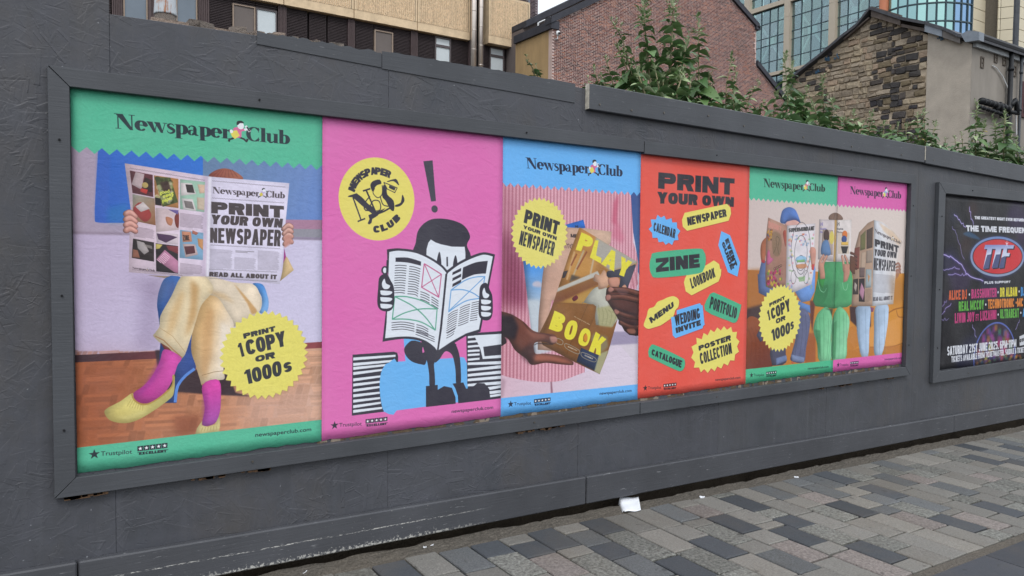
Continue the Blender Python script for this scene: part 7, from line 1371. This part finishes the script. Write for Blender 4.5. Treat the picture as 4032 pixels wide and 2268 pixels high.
cols = [(2740, 2765), (2937, 2958), (3094.7, 3116.8), (3270.5, 3296), (3463, 3496)]
mull = {0: [2820, 2864, 2905], 1: [2997, 3030, 3061], 2: [3154, 3193, 3232], 3: [3336, 3377, 3418]}
zlo, zhi = 0.3, lev[0]
bk = MB(); bk.box((XG + 5, ycol(3500), 0), (XG + 11, ycol(2700), zhi)); bk.build('interior', plain('dim interior', '#34444c', .9, .5, .25), GL)
fl = MB()
for z in (lev[4], lev[9], lev[-2]): fl.box((XG + .9, ycol(3496), z - .3), (XG + 5, ycol(2740), z))
fl.build('floor_slab', plain('slab edge', '#44545a', .8), GL)
for i, (a, b_) in enumerate(cols):
    y0, y1 = ycol(b_), ycol(a); mb = MB()
    if i == 4: mb.tube([(XG - .1, (y0 + y1) / 2, 0), (XG - .1, (y0 + y1) / 2, zhi)], (y1 - y0) / 2, 16); mb.build('terracotta_column', M_TERRA, GL, True); continue
    z = 0
    while z < zhi: mb.box((XG - .35, y0, z), (XG + .2, y1, min(z + 3.98, zhi))); z += 4
    mb.build('column', M_CREAM, GL)
for zz, th in ((lev[4], .42), (lev[9], .3)):
    for a, b_ in zip(cols[:-1], cols[1:]): mb = MB(); mb.box((XG - .3, ycol(b_[0]) + .003, zz), (XG + .2, ycol(a[1]) - .003, zz + th)); mb.build('beam', M_CREAM, GL)
for bi in range(4):
    ys_ = [ycol(cols[bi][1])] + [ycol(v) for v in mull[bi]] + [ycol(cols[bi + 1][0])]
    for y in ys_[1:-1]: mb = MB(); mb.box((XG - .03, y - .035, zlo), (XG + .1, y + .035, zhi)); mb.build('mullion', M_MUL, GL)
    for z in lev: mb = MB(); mb.box((XG - .02, ys_[-1], z - .035), (XG + .1, ys_[0], z + .035)); mb.build('transom', M_MUL, GL)
    for z1, z0 in zip(lev[:-1], lev[1:]):
        for ya, yb2 in zip(ys_[:-1], ys_[1:]): mb = MB(); mb.box((XG + .02 + jit(.01), yb2 + .02, z0 + .02), (XG + .045, ya - .02, z1 - .02)); mb.build('pane', random.choice(M_GL), GL)
def br(a, b_, r_=.10): A_, B_ = PXc(*a, XG + 1.3), PXc(*b_, XG + 1.3); MB().tube([A_, B_], r_, 8).build('brace', M_TUBE, GL, True)
for nd, ends in (((3036, 166), [(2970, 62), (3096, 35), (2990, 268), (3094, 262)]), ((3200, 119), [(3133, 18), (3262, 0), (3132, 262), (3262, 205)]), ((3372, 48), [(3330, -30), (3440, -60), (3300, 180), (3450, 160)]), ((2868, 150), [(2780, 20), (2935, 60)])):
    for e_ in ends: br(nd, e_)
    q = PXc(*nd, XG + 1.25); mb = MB(); mb.box((q.x - .1, q.y - .45, q.z - .5), (q.x + .1, q.y + .45, q.z + .5)); mb.build('brace_plate', M_TUBE, GL)
for px in (2968, 3127, 3307): q = ycol(px); mb = MB(); mb.tube([(XG + 1.2, q, 0), (XG + 1.2, q, zhi)], .12, 8); mb.build('inner_post', M_TUBE, GL, True)
# curved bay
mx = [3496, 3499, 3537, 3574, 3612, 3651, 3689, 3725, 3758, 3786, 3810, 3828]; ty_ = [44.5, 44, 31, 23, 17, 13, 10, 8.5, 10, 12, 15, 18.5]; d0 = (XG - CAM[0]) / ray(3499, 44)[0]
plan = [PD(px, y, d0 * 966 / (1010 - y)) for px, y in zip(mx, ty_)]; zt1 = sum(p.z for p in plan) / len(plan); zs1 = PD(3651, 84, d0 * 966 / (1010 - 13)).z; dzc = zt1 - zs1
CV = thing('curved_glass_bay', 'curved teal glass bay of the office building above the stone gable', 'building'); lv = [zt1 + dzc * k for k in range(3, -14, -1) if zt1 + dzc * k > 1]
for i in range(1, len(plan) - 1):
    a, b_ = plan[i], plan[i + 1]; t = (b_ - a); t.z = 0; t.normalize(); n = Vector((t.y, -t.x, 0)); n = n if n.dot(Vector((CAM[0] - a.x, CAM[1] - a.y, 0))) > 0 else -n
    for z1, z0 in zip(lv[:-1], lv[1:]):
        mb = MB(); mb.prism([(a.x + t.x * .03, a.y + t.y * .03, z0 + .03), (b_.x - t.x * .03, b_.y - t.y * .03, z0 + .03), (b_.x - t.x * .03, b_.y - t.y * .03, z1 - .03), (a.x + t.x * .03, a.y + t.y * .03, z1 - .03)], -n * .05)
        mb.build('pane', M_SP[3] if i >= 8 else random.choices(M_SP[:3], [5, 2 if i in (4, 5, 6) else .6, 3])[0], CV)
    mb = MB(); q = b_ + n * .04; mb.box((q.x - .05, q.y - .05, 1), (q.x + .05, q.y + .05, lv[0])); mb.build('mullion', M_MUL, CV)
    for z in lv: mb = MB(); mb.prism([(a.x, a.y, z - .05), (b_.x, b_.y, z - .05), (b_.x, b_.y, z + .05), (a.x, a.y, z + .05)], n * .09); mb.build('transom', M_MUL, CV)
mb = MB(); mb.prism([(p.x + 1.2, p.y + .6, 0) for p in plan[1:]] + [(plan[-1].x + 2, plan[-1].y + 1.5, 0), (plan[1].x + 12, plan[1].y + 3, 0)], (0, 0, lv[0])); mb.build('core', M_BACK, CV)
# ivory clad tower
TW = thing('ivory_tower_block', 'pale ivory panelled tower with a dark glazed slot at the top right', 'building'); t0 = 78.
pa = PD(3833, 30, t0); dA = lambda px: PY(px, 30, pa.y)
pb = dA(3889); pc = PD(3931, 30, t0 * 1.0); pd_ = PD(4010, 22, t0 * 980 / 988); pe = PY(4075, 30, pd_.y); pf = Vector((pc.x + .5, pc.y + 3, 0)); H2 = 46; dzp = 44.2 * t0 / FPX
def face(a, b_, mat, splits=1, zz=dzp, nm='cladding_panel'):
    t = Vector((b_.x - a.x, b_.y - a.y, 0)); L = t.length; t.normalize(); n = Vector((t.y, -t.x, 0)); n = n if n.dot(Vector((CAM[0] - a.x, CAM[1] - a.y, 0))) > 0 else -n; z = 1.
    while z < H2:
        for k in range(splits):
            if z + zz < 14: break
            u0, u1 = L * k / splits + .025, L * (k + 1) / splits - .025; P_ = [(a.x + t.x * u, a.y + t.y * u, zv) for u, zv in ((u0, z + .03), (u1, z + .03), (u1, z + zz - .03), (u0, z + zz - .03))]
            mb = MB(); mb.prism(P_, -n * .12); mb.build(nm, mat, TW)
        z += zz
M_SLOT = glassmat('dark slot glass', '#6c8890', '#28383c', 0, .05)
face(pa, pb, M_CREAMW); face(pb, Vector((pb.x + .3, pb.y + 3.2, 0)), M_SLOT); face(Vector((pb.x + .3, pb.y + 3.2, 0)), Vector((pc.x, pc.y + 3.0, 0)), M_SLOT, 1, dzp, 'slot_glass'); face(pc, PD(3941, 29, t0), M_CREAMW); face(PD(3941, 29, t0), pd_, M_CREAMW); face(pd_, pe, M_CREAMW)
mb = MB(); mb.prism([(pa.x + .2, pa.y + .3, 0), (pb.x - .1, pb.y + .3, 0), (pb.x + .1, pb.y + 3.6, 0), (pc.x + .3, pc.y + 3.4, 0), (pc.x + .4, pc.y + .4, 0), (pd_.x, pd_.y + .4, 0), (pe.x, pe.y + .4, 0), (pe.x, pe.y + 14, 0), (pa.x, pa.y + 14, 0)], (0, 0, H2)); mb.build('core', plain('joint shade', '#6c665c', .9), TW)
# dark stone block standing across the yard, mirrored in the glazing
FB = thing('dark_stone_block', 'soot dark stone tenement mirrored in the glass facade', 'building'); mb = MB(); M_FAR = plain('dark tenement stone', '#4c4a48', .9, .25, .5)
mb.box((-10, 74, 0), (30, 90, 26)); mb.box((-10.6, 73.4, 26), (30.6, 90, 27)); mb.box((4, 74.5, 27), (14, 86, 31)); mb.build('wall', M_FAR, FB)
for i in range(9):
    for j in range(6): mb = MB(); mb.box((-7 + i * 4.2, 73.85, 3 + j * 3.9), (-5.4 + i * 4.2, 73.99, 5.4 + j * 3.9)); mb.build('window', M_GL[0] if (i + j) % 3 else M_BACK, FB)
# ---------------------------------------------------------------- rubble wall top and white column just behind the boards
RW = thing('rubble_wall', 'broken rubble wall top showing above the boards at the left', 'wall'); M_RUB = varied('crumbling mortar stone', ['#9a9088', '#a59488', '#8a8078', '#b0a094', '#7a726c'], .2, .95, 1, 40, '#5a544e', .02)
wz = lambda x: 1.905 + ZP - .012
mb = MB(); mb.box((.3, .05, 1.0), (1.55, .42, 1.895 + ZP)); mb.build('wall', M_RUB, RW)
rr = random.Random(12)
for k in range(80):
    x = .40 + 1.12 * k / 80 + rr.uniform(-.02, .02); y = rr.choice([.05, .14, .24]) + rr.uniform(-.01, .02); w_ = rr.uniform(.012, .04); z0 = 1.875 + ZP; hgt = (.022 + .016 * rr.random()) * (1 if x < 1.2 else .5)
    vs = [(x + a * w_ * rr.uniform(.8, 1.1), y + b_ * w_ * rr.uniform(.8, 1.1), z0 + (c * hgt * rr.uniform(.7, 1.1))) for a in (-1, 1) for b_ in (-1, 1) for c in (0, 1)]
    m2 = MB(); m2.add(vs, [(0, 1, 3, 2), (4, 6, 7, 5), (0, 4, 5, 1), (2, 3, 7, 6), (1, 5, 7, 3), (0, 2, 6, 4)]); m2.build('stone', M_RUB, RW)
def rust():
    m = NT('rust streaked white paint'); n = m.noise(m.pos((16, 16, 1.6)), 1.5, 5, .7); f_ = m.noise(m.pos(), 20, 5, .7)
    c = m.mix(m.ramp(m.math('ADD', m.math('MULTIPLY', n, .8), m.math('MULTIPLY', f_, .25)), [(.56, (0, 0, 0)), (.62, (1, 1, 1))]), srgb('#b9c0c6'), m.ramp(f_, [(.35, srgb('#8a4a24')), (.7, srgb('#b8957a'))])); return m.done(c, .5, m.bump(f_, .3, .005))
YCn = .72; pc_ = PY(651, 20, YCn); rad = (PY(693, 20, YCn).x - PY(610, 20, YCn).x) / 2
CN = thing('white_steel_column', 'rust streaked white steel column rising behind the boards at the top left', 'column', (pc_.x, YCn, 1.9)); zz0 = PY(650, 50, YCn - rad).z - 1.9
mb = MB(); mb.tube([(0, 0, zz0), (0, 0, zz0 + .008), (0, 0, zz0 + .04), (0, 0, zz0 + .09), (0, 0, zz0 + 2.5)], [rad * 1.10, rad * 1.10, rad * 1.05, rad, rad], 28); mb.build('shaft', rust(), CN, True)
mb = MB(); mb.tube([(0, 0, -.5), (0, 0, zz0 - .001)], rad * 1.04, 24); mb.build('footing', M_RUB, CN, True)
# ================================================================ weeds growing behind the boards
def leafmat(name, top, back, var=.3):
    m = NT(name); gi = m.n('NewGeometry'); oi = m.n('ObjectInfo'); r1 = m.math('FRACT', m.math('ADD', oi.outputs['Random'], gi.outputs['Random Per Island']))
    c = m.mix(r1, tuple(v * (1 - var) for v in srgb(top)), tuple(v * (1 + var) for v in srgb(top))); c = m.mix(m.noise(m.pos(), 50, 3), c, tuple(v * .7 for v in srgb(top)))
    c = m.mix(gi.outputs['Backfacing'], c, srgb(back)); m.b.inputs['Transmission Weight'].default_value = 0
    m.done(c, .5, m.bump(m.noise(m.pos(), 160, 2), .2, .002), 0, .35)
    return m.mat
M_LEAF = [leafmat('dark leaf', '#45643a', '#76946a'), leafmat('mid leaf', '#5c7c48', '#86a072'), leafmat('young downy leaf', '#9cae84', '#bac6a2'), leafmat('yellow leaf', '#a8963c', '#a8a060')]
M_STEM = plain('woody stem', '#8a8468', .8, .2, 30)
def leaf_mesh(shape, mat):
    """broad pointed blade, folded on the midrib and drooping; 20 triangles"""
    wd, droop, fold, wav = shape; n = 6; vs = []; fs = []
    for i in range(n + 1):
        u = i / n; w_ = wd * 1.15 * math.sin(math.pi * min(1, (u * .93 + .05)) ** .75) * (1 - .15 * u); z = -droop * u * u; y = u * (1 - .12 * droop)
        wv = wav * math.sin(u * 9)
        vs += [(-w_, y, z + fold * w_ + wv), (0, y, z), (w_, y, z + fold * w_ - wv)]
    for i in range(n): a = 3 * i; fs += [(a, a + 1, a + 4, a + 3), (a + 1, a + 2, a + 5, a + 4)]
    me = bpy.data.meshes.new('leaf'); me.from_pydata(vs, [], fs); me.materials.append(mat); me.polygons.foreach_set('use_smooth', [True] * len(me.polygons)); return me
LM = {k: [leaf_mesh((.21 + .04 * v, .25 + .22 * v, .5 - .15 * v, .012 * v), M_LEAF[k]) for v in range(3)] for k in range(4)}
LM[2] = [leaf_mesh((.12 + .02 * v, .1 + .15 * v, .7, 0), M_LEAF[2]) for v in range(3)]
pr = random.Random(77)
def plant(label, stems, size=1.0, Y=.8, group='leafy weeds growing behind the hoarding', dense=1.0, small=0):
    """stems: lists of photo points root->tip; Y distance behind the boards"""
    r0 = PY(*stems[0][0], Y); T = thing('buddleia_shrub', label, 'shrub', (r0.x, Y, r0.z), group); org = Vector((r0.x, Y, r0.z)); nl = 0; stuff = MB(); SM = MB()
    def put(p, dirv, L, kind, roll=0.):
        nonlocal nl
        q = dirv.to_track_quat('Y', 'Z').to_matrix().to_4x4() @ Matrix.Rotation(roll, 4, 'Y'); me = pr.choice(LM[kind]); M_ = Matrix.Translation(p) @ q @ Matrix.Scale(L, 4)
        if L > .035 and nl < 290:
            o = obj('leaf', me, T); o.matrix_local = M_; nl += 1
        else:
            stuff.mi = kind; stuff.add([M_ @ v.co for v in me.vertices], [tuple(p_.vertices) for p_ in me.polygons])
    for st in stems:
        yo = pr.uniform(-.18, .18); P = [PY(px, py, Y + yo * (1 if i else .3)) - org for i, (px, py) in enumerate(st)]
        pts = [];
        Q = np.array([tuple(p) for p in P]); 
        if len(P) > 2: C = [Vector(v) for v in sm3(Q)]
        else: C = [P[0].lerp(P[1], k / 8) + Vector((pr.uniform(-.004, .004), 0, 0)) for k in range(9)]
        L_ = sum((C[i + 1] - C[i]).length for i in range(len(C) - 1)); SM.tube(C, [.0075 * size * (1 - .7 * i / (len(C) - 1)) + .0012 for i in range(len(C))], 6)
        step = .043 / dense; d_ = .02; k = 0
        while d_ < L_:
            u = d_ / L_; s_ = d_; i = 0
            while i < len(C) - 2 and s_ > (C[i + 1] - C[i]).length: s_ -= (C[i + 1] - C[i]).length; i += 1
            tg = (C[i + 1] - C[i]).normalized(); p = C[i] + tg * s_; az = k * 1.57 + pr.uniform(-.5, .5)
            age = 1 - u; Lf = size * (.05 + .15 * min(1, age * 1.6)) * pr.uniform(.75, 1.15); pale = u > .84 or pr.random() < .12
            for sgn in (0, math.pi):
                if pr.random() < .12: continue
                h = Vector((math.cos(az + sgn), math.sin(az + sgn), 0)); elev = .35 - .55 * age + pr.uniform(-.25, .25) + (.6 if u > .9 else 0); dv_ = (h * math.cos(elev) + Vector((0, 0, 1)) * math.sin(elev)).normalized()
                kd = 2 if pale else (1 if pr.random() < .38 else 0)
                if kd == 0 and pr.random() < .015: kd = 3
                put(p, dv_, Lf, kd, pr.uniform(-.6, .6))
                if u > .25 and pr.random() < .33 * dense:                     # side shoots with small pale leaves
                    q = p + dv_ * .012; up_ = (dv_ + Vector((0, 0, 1.6))).normalized(); ln = pr.uniform(.03, .09) * size; SM.tube([p, q + up_ * ln], [.002, .001], 4)
                    for e_ in range(5): a2 = pr.uniform(0, 6.28); put(q + up_ * ln * pr.uniform(.4, 1), (up_ + Vector((math.cos(a2), math.sin(a2), .2)) * .7).normalized(), pr.uniform(.022, .05) * size, 2 if pr.random() < .6 else 1)
            d_ += step * pr.uniform(.8, 1.2) * (1 if u < .8 else .55); k += 1
        for e_ in range(6): a2 = pr.uniform(0, 6.28); put(C[-1], (Vector((math.cos(a2), math.sin(a2), 0)) * .45 + Vector((0, 0, 1))).normalized(), pr.uniform(.03, .055) * size, 2)
    SM.build('stem', M_STEM, T)
    if stuff.v: o = stuff.build('small_leaves', M_LEAF, T, True); o['kind'] = 'stuff'
    return T
def sm3(P, n=5):
    out = []
    for i in range(len(P) - 1):
        a, b_, c, d_ = P[max(i - 1, 0)], P[i], P[i + 1], P[min(i + 2, len(P) - 1)]
        for k in range(n): t = k / n; out.append(.5 * (2 * b_ + (c - a) * t + (2 * a - 5 * b_ + 4 * c - d_) * t * t + (3 * b_ - a - 3 * c + d_) * t ** 3))
    out.append(P[-1]); return out
a3 = lambda *p: [(2016 + x / 2.5556, y / 2.5556) for x, y in p]; a4 = lambda *p: [(3024 + x / 2.5556, y / 2.5556) for x, y in p]
plant('left one of the two tallest weed stems, with big dark leaves', [a3((1420, 1150), (1385, 780), (1350, 420), (1320, 60)), a3((1400, 1150), (1300, 850), (1180, 760))], 1.15, .75)
plant('tallest weed stem beside the first one, topped out of the photo', [a3((1560, 1150), (1590, 800), (1610, 350), (1625, -20)), a3((1600, 1150), (1690, 780), (1760, 420))], 1.15, .85)
plant('tall weed with a pale feathery tip right of the two tallest', [a3((1880, 1180), (1880, 800), (1875, 480), (1880, 215)), a3((1850, 1180), (1780, 900), (1720, 700))], 1.05, .8)
plant('leaning weed with three arching stems left of the tallest stems', [a3((1250, 1120), (1170, 740), (1080, 520), (1050, 480)), a3((1300, 1120), (1190, 700), (1110, 400), (1000, 210)), a3((1050, 1050), (1000, 780), (940, 590))], .8, .7)
plant('short weed clump at the left end of the bare ended plank', [a3((880, 980), (850, 790), (825, 700)), a3((960, 1000), (930, 860), (900, 760)), a3((760, 960), (770, 860), (765, 780)), a3((1100, 1050), (1130, 900), (1150, 780)), a3((1010, 1050), (1060, 880), (1080, 800))], .62, .65)
plant('dense leafy mass filling in under the tallest stems', [a3((1500, 1150), (1480, 900), (1440, 700)), a3((1650, 1180), (1660, 950), (1700, 800)), a3((1350, 1120), (1320, 900), (1260, 720)), a3((1750, 1200), (1780, 950), (1800, 800)), a3((1560, 1180), (1530, 1000), (1520, 800))], 1.1, .6, dense=.9)
plant('slender weed before the brick gable, right of the tall group', [a3((1960, 1180), (1975, 900), (1985, 740)), a3((2040, 1200), (2000, 1000), (1930, 860))], .7, .7)
plant('weed with a pale budding tip standing before the brick gable', [a3((2150, 1200), (2160, 850), (2190, 700), (2205, 580)), a3((2220, 1250), (2220, 950), (2260, 740))], .75, .9)
plant('thin leaning weed at the foot of the brick gable slope', [a3((2340, 1250), (2380, 1000), (2490, 850)), a3((2260, 1250), (2230, 1060), (2240, 930)), a3((2450, 1280), (2500, 1100), (2540, 1020))], .7, .8)
plant('tall wispy weed before the cream column of the glass building', [a4((330, 1330), (250, 1000), (190, 800), (165, 560)), a4((420, 1360), (330, 1080), (240, 900), (250, 640)), a4((60, 1300), (60, 1100), (90, 950))], .95, 1.3)
plant('bushy weed low on the left of the stone gable', [a4((180, 1320), (190, 1150), (200, 900)), a4((340, 1330), (350, 1150), (400, 880)), a4((480, 1380), (520, 1250), (450, 1050))], .85, 1.1, dense=1.1)
plant('upright weed with paired leaves before the tan half of the stone gable', [a4((560, 1400), (560, 1100), (545, 790)), a4((640, 1400), (640, 1200), (650, 1000))], .9, 1.2, dense=1.2)
plant('broad leaved weed under the middle of the stone gable', [a4((860, 1450), (870, 1300), (860, 1130)), a4((770, 1430), (800, 1300), (740, 1200)), a4((980, 1470), (1010, 1330), (1045, 1160)), a4((920, 1460), (930, 1330), (960, 1240))], .9, 1.0)
plant('weed clump before the dark half of the stone gable', [a4((1150, 1500), (1160, 1380), (1170, 1230)), a4((1290, 1530), (1300, 1400), (1310, 1250)), a4((1400, 1540), (1390, 1420), (1390, 1270)), a4((1220, 1510), (1230, 1420), (1240, 1330))], .8, 1.0, dense=1.15)
plant('weed where stone and grey render meet', [a4((1510, 1560), (1510, 1380), (1500, 1150)), a4((1580, 1580), (1580, 1400), (1570, 1120)), a4((1660, 1580), (1640, 1420), (1690, 1260)), a4((1700, 1590), (1680, 1500), (1620, 1400))], .95, 1.1)
plant('small pale weed before the grey rendered gable', [a4((1800, 1620), (1800, 1500), (1780, 1400)), a4((1900, 1640), (1890, 1500), (1880, 1380)), a4((1950, 1640), (1960, 1480), (1945, 1340))], .7, 1.0)
plant('weed with a tall spike before the black waste pipes', [a4((2090, 1660), (2090, 1400), (2100, 1050)), a4((2170, 1680), (2140, 1450), (2180, 1260)), a4((2040, 1650), (2060, 1480), (2040, 1380))], .95, 1.2, dense=1.1)
plant('leafy weed before the thick black downpipe at the right', [a4((2380, 1720), (2370, 1450), (2390, 1160)), a4((2290, 1700), (2300, 1500), (2280, 1240)), a4((2440, 1720), (2440, 1550), (2450, 1330))], 1.1, 1.1)
plant('weed clump at the right edge of the photo', [a4((2520, 1740), (2520, 1620), (2500, 1440)), a4((2600, 1760), (2600, 1600), (2620, 1440)), a4((2200, 1690), (2220, 1560), (2240, 1450)), a4((2680, 1760), (2700, 1600), (2690, 1450))], .95, 1.0)
plant('two small sprigs beside the drainpipe on the left of the brick gable', [a3((230, 830), (210, 690), (150, 625)), a3((250, 840), (255, 740), (240, 660))], .6, 1.0)
UG = MB(); ug = random.Random(9)                                             # undergrowth behind the boards
for k in range(5200):
    x = ug.uniform(2.9, 11); y = ug.uniform(.35, 2.0); zt_ = 1.93 + ZP - .05 - .018 * max(0, x - 4) + ug.uniform(-.45, .17) * (1 if x < 5 else 1.25) + (y - .3) * .10; me = ug.choice(LM[ug.choice([0, 0, 1, 2])]); a = ug.uniform(0, 6.28)
    M_ = Matrix.Translation((x, y, zt_)) @ Euler((ug.uniform(-.6, .9), ug.uniform(-.5, .5), a)).to_matrix().to_4x4() @ Matrix.Scale(ug.uniform(.05, .12), 4); UG.mi = 0 if me in LM[0] else 1 if me in LM[1] else 2; UG.add([M_ @ v.co for v in me.vertices], [tuple(p.vertices) for p in me.polygons])
o = UG.build('undergrowth', M_LEAF, None, True); tag(o, 'mass of green undergrowth filling the gap behind the boards', 'undergrowth', kind='stuff')
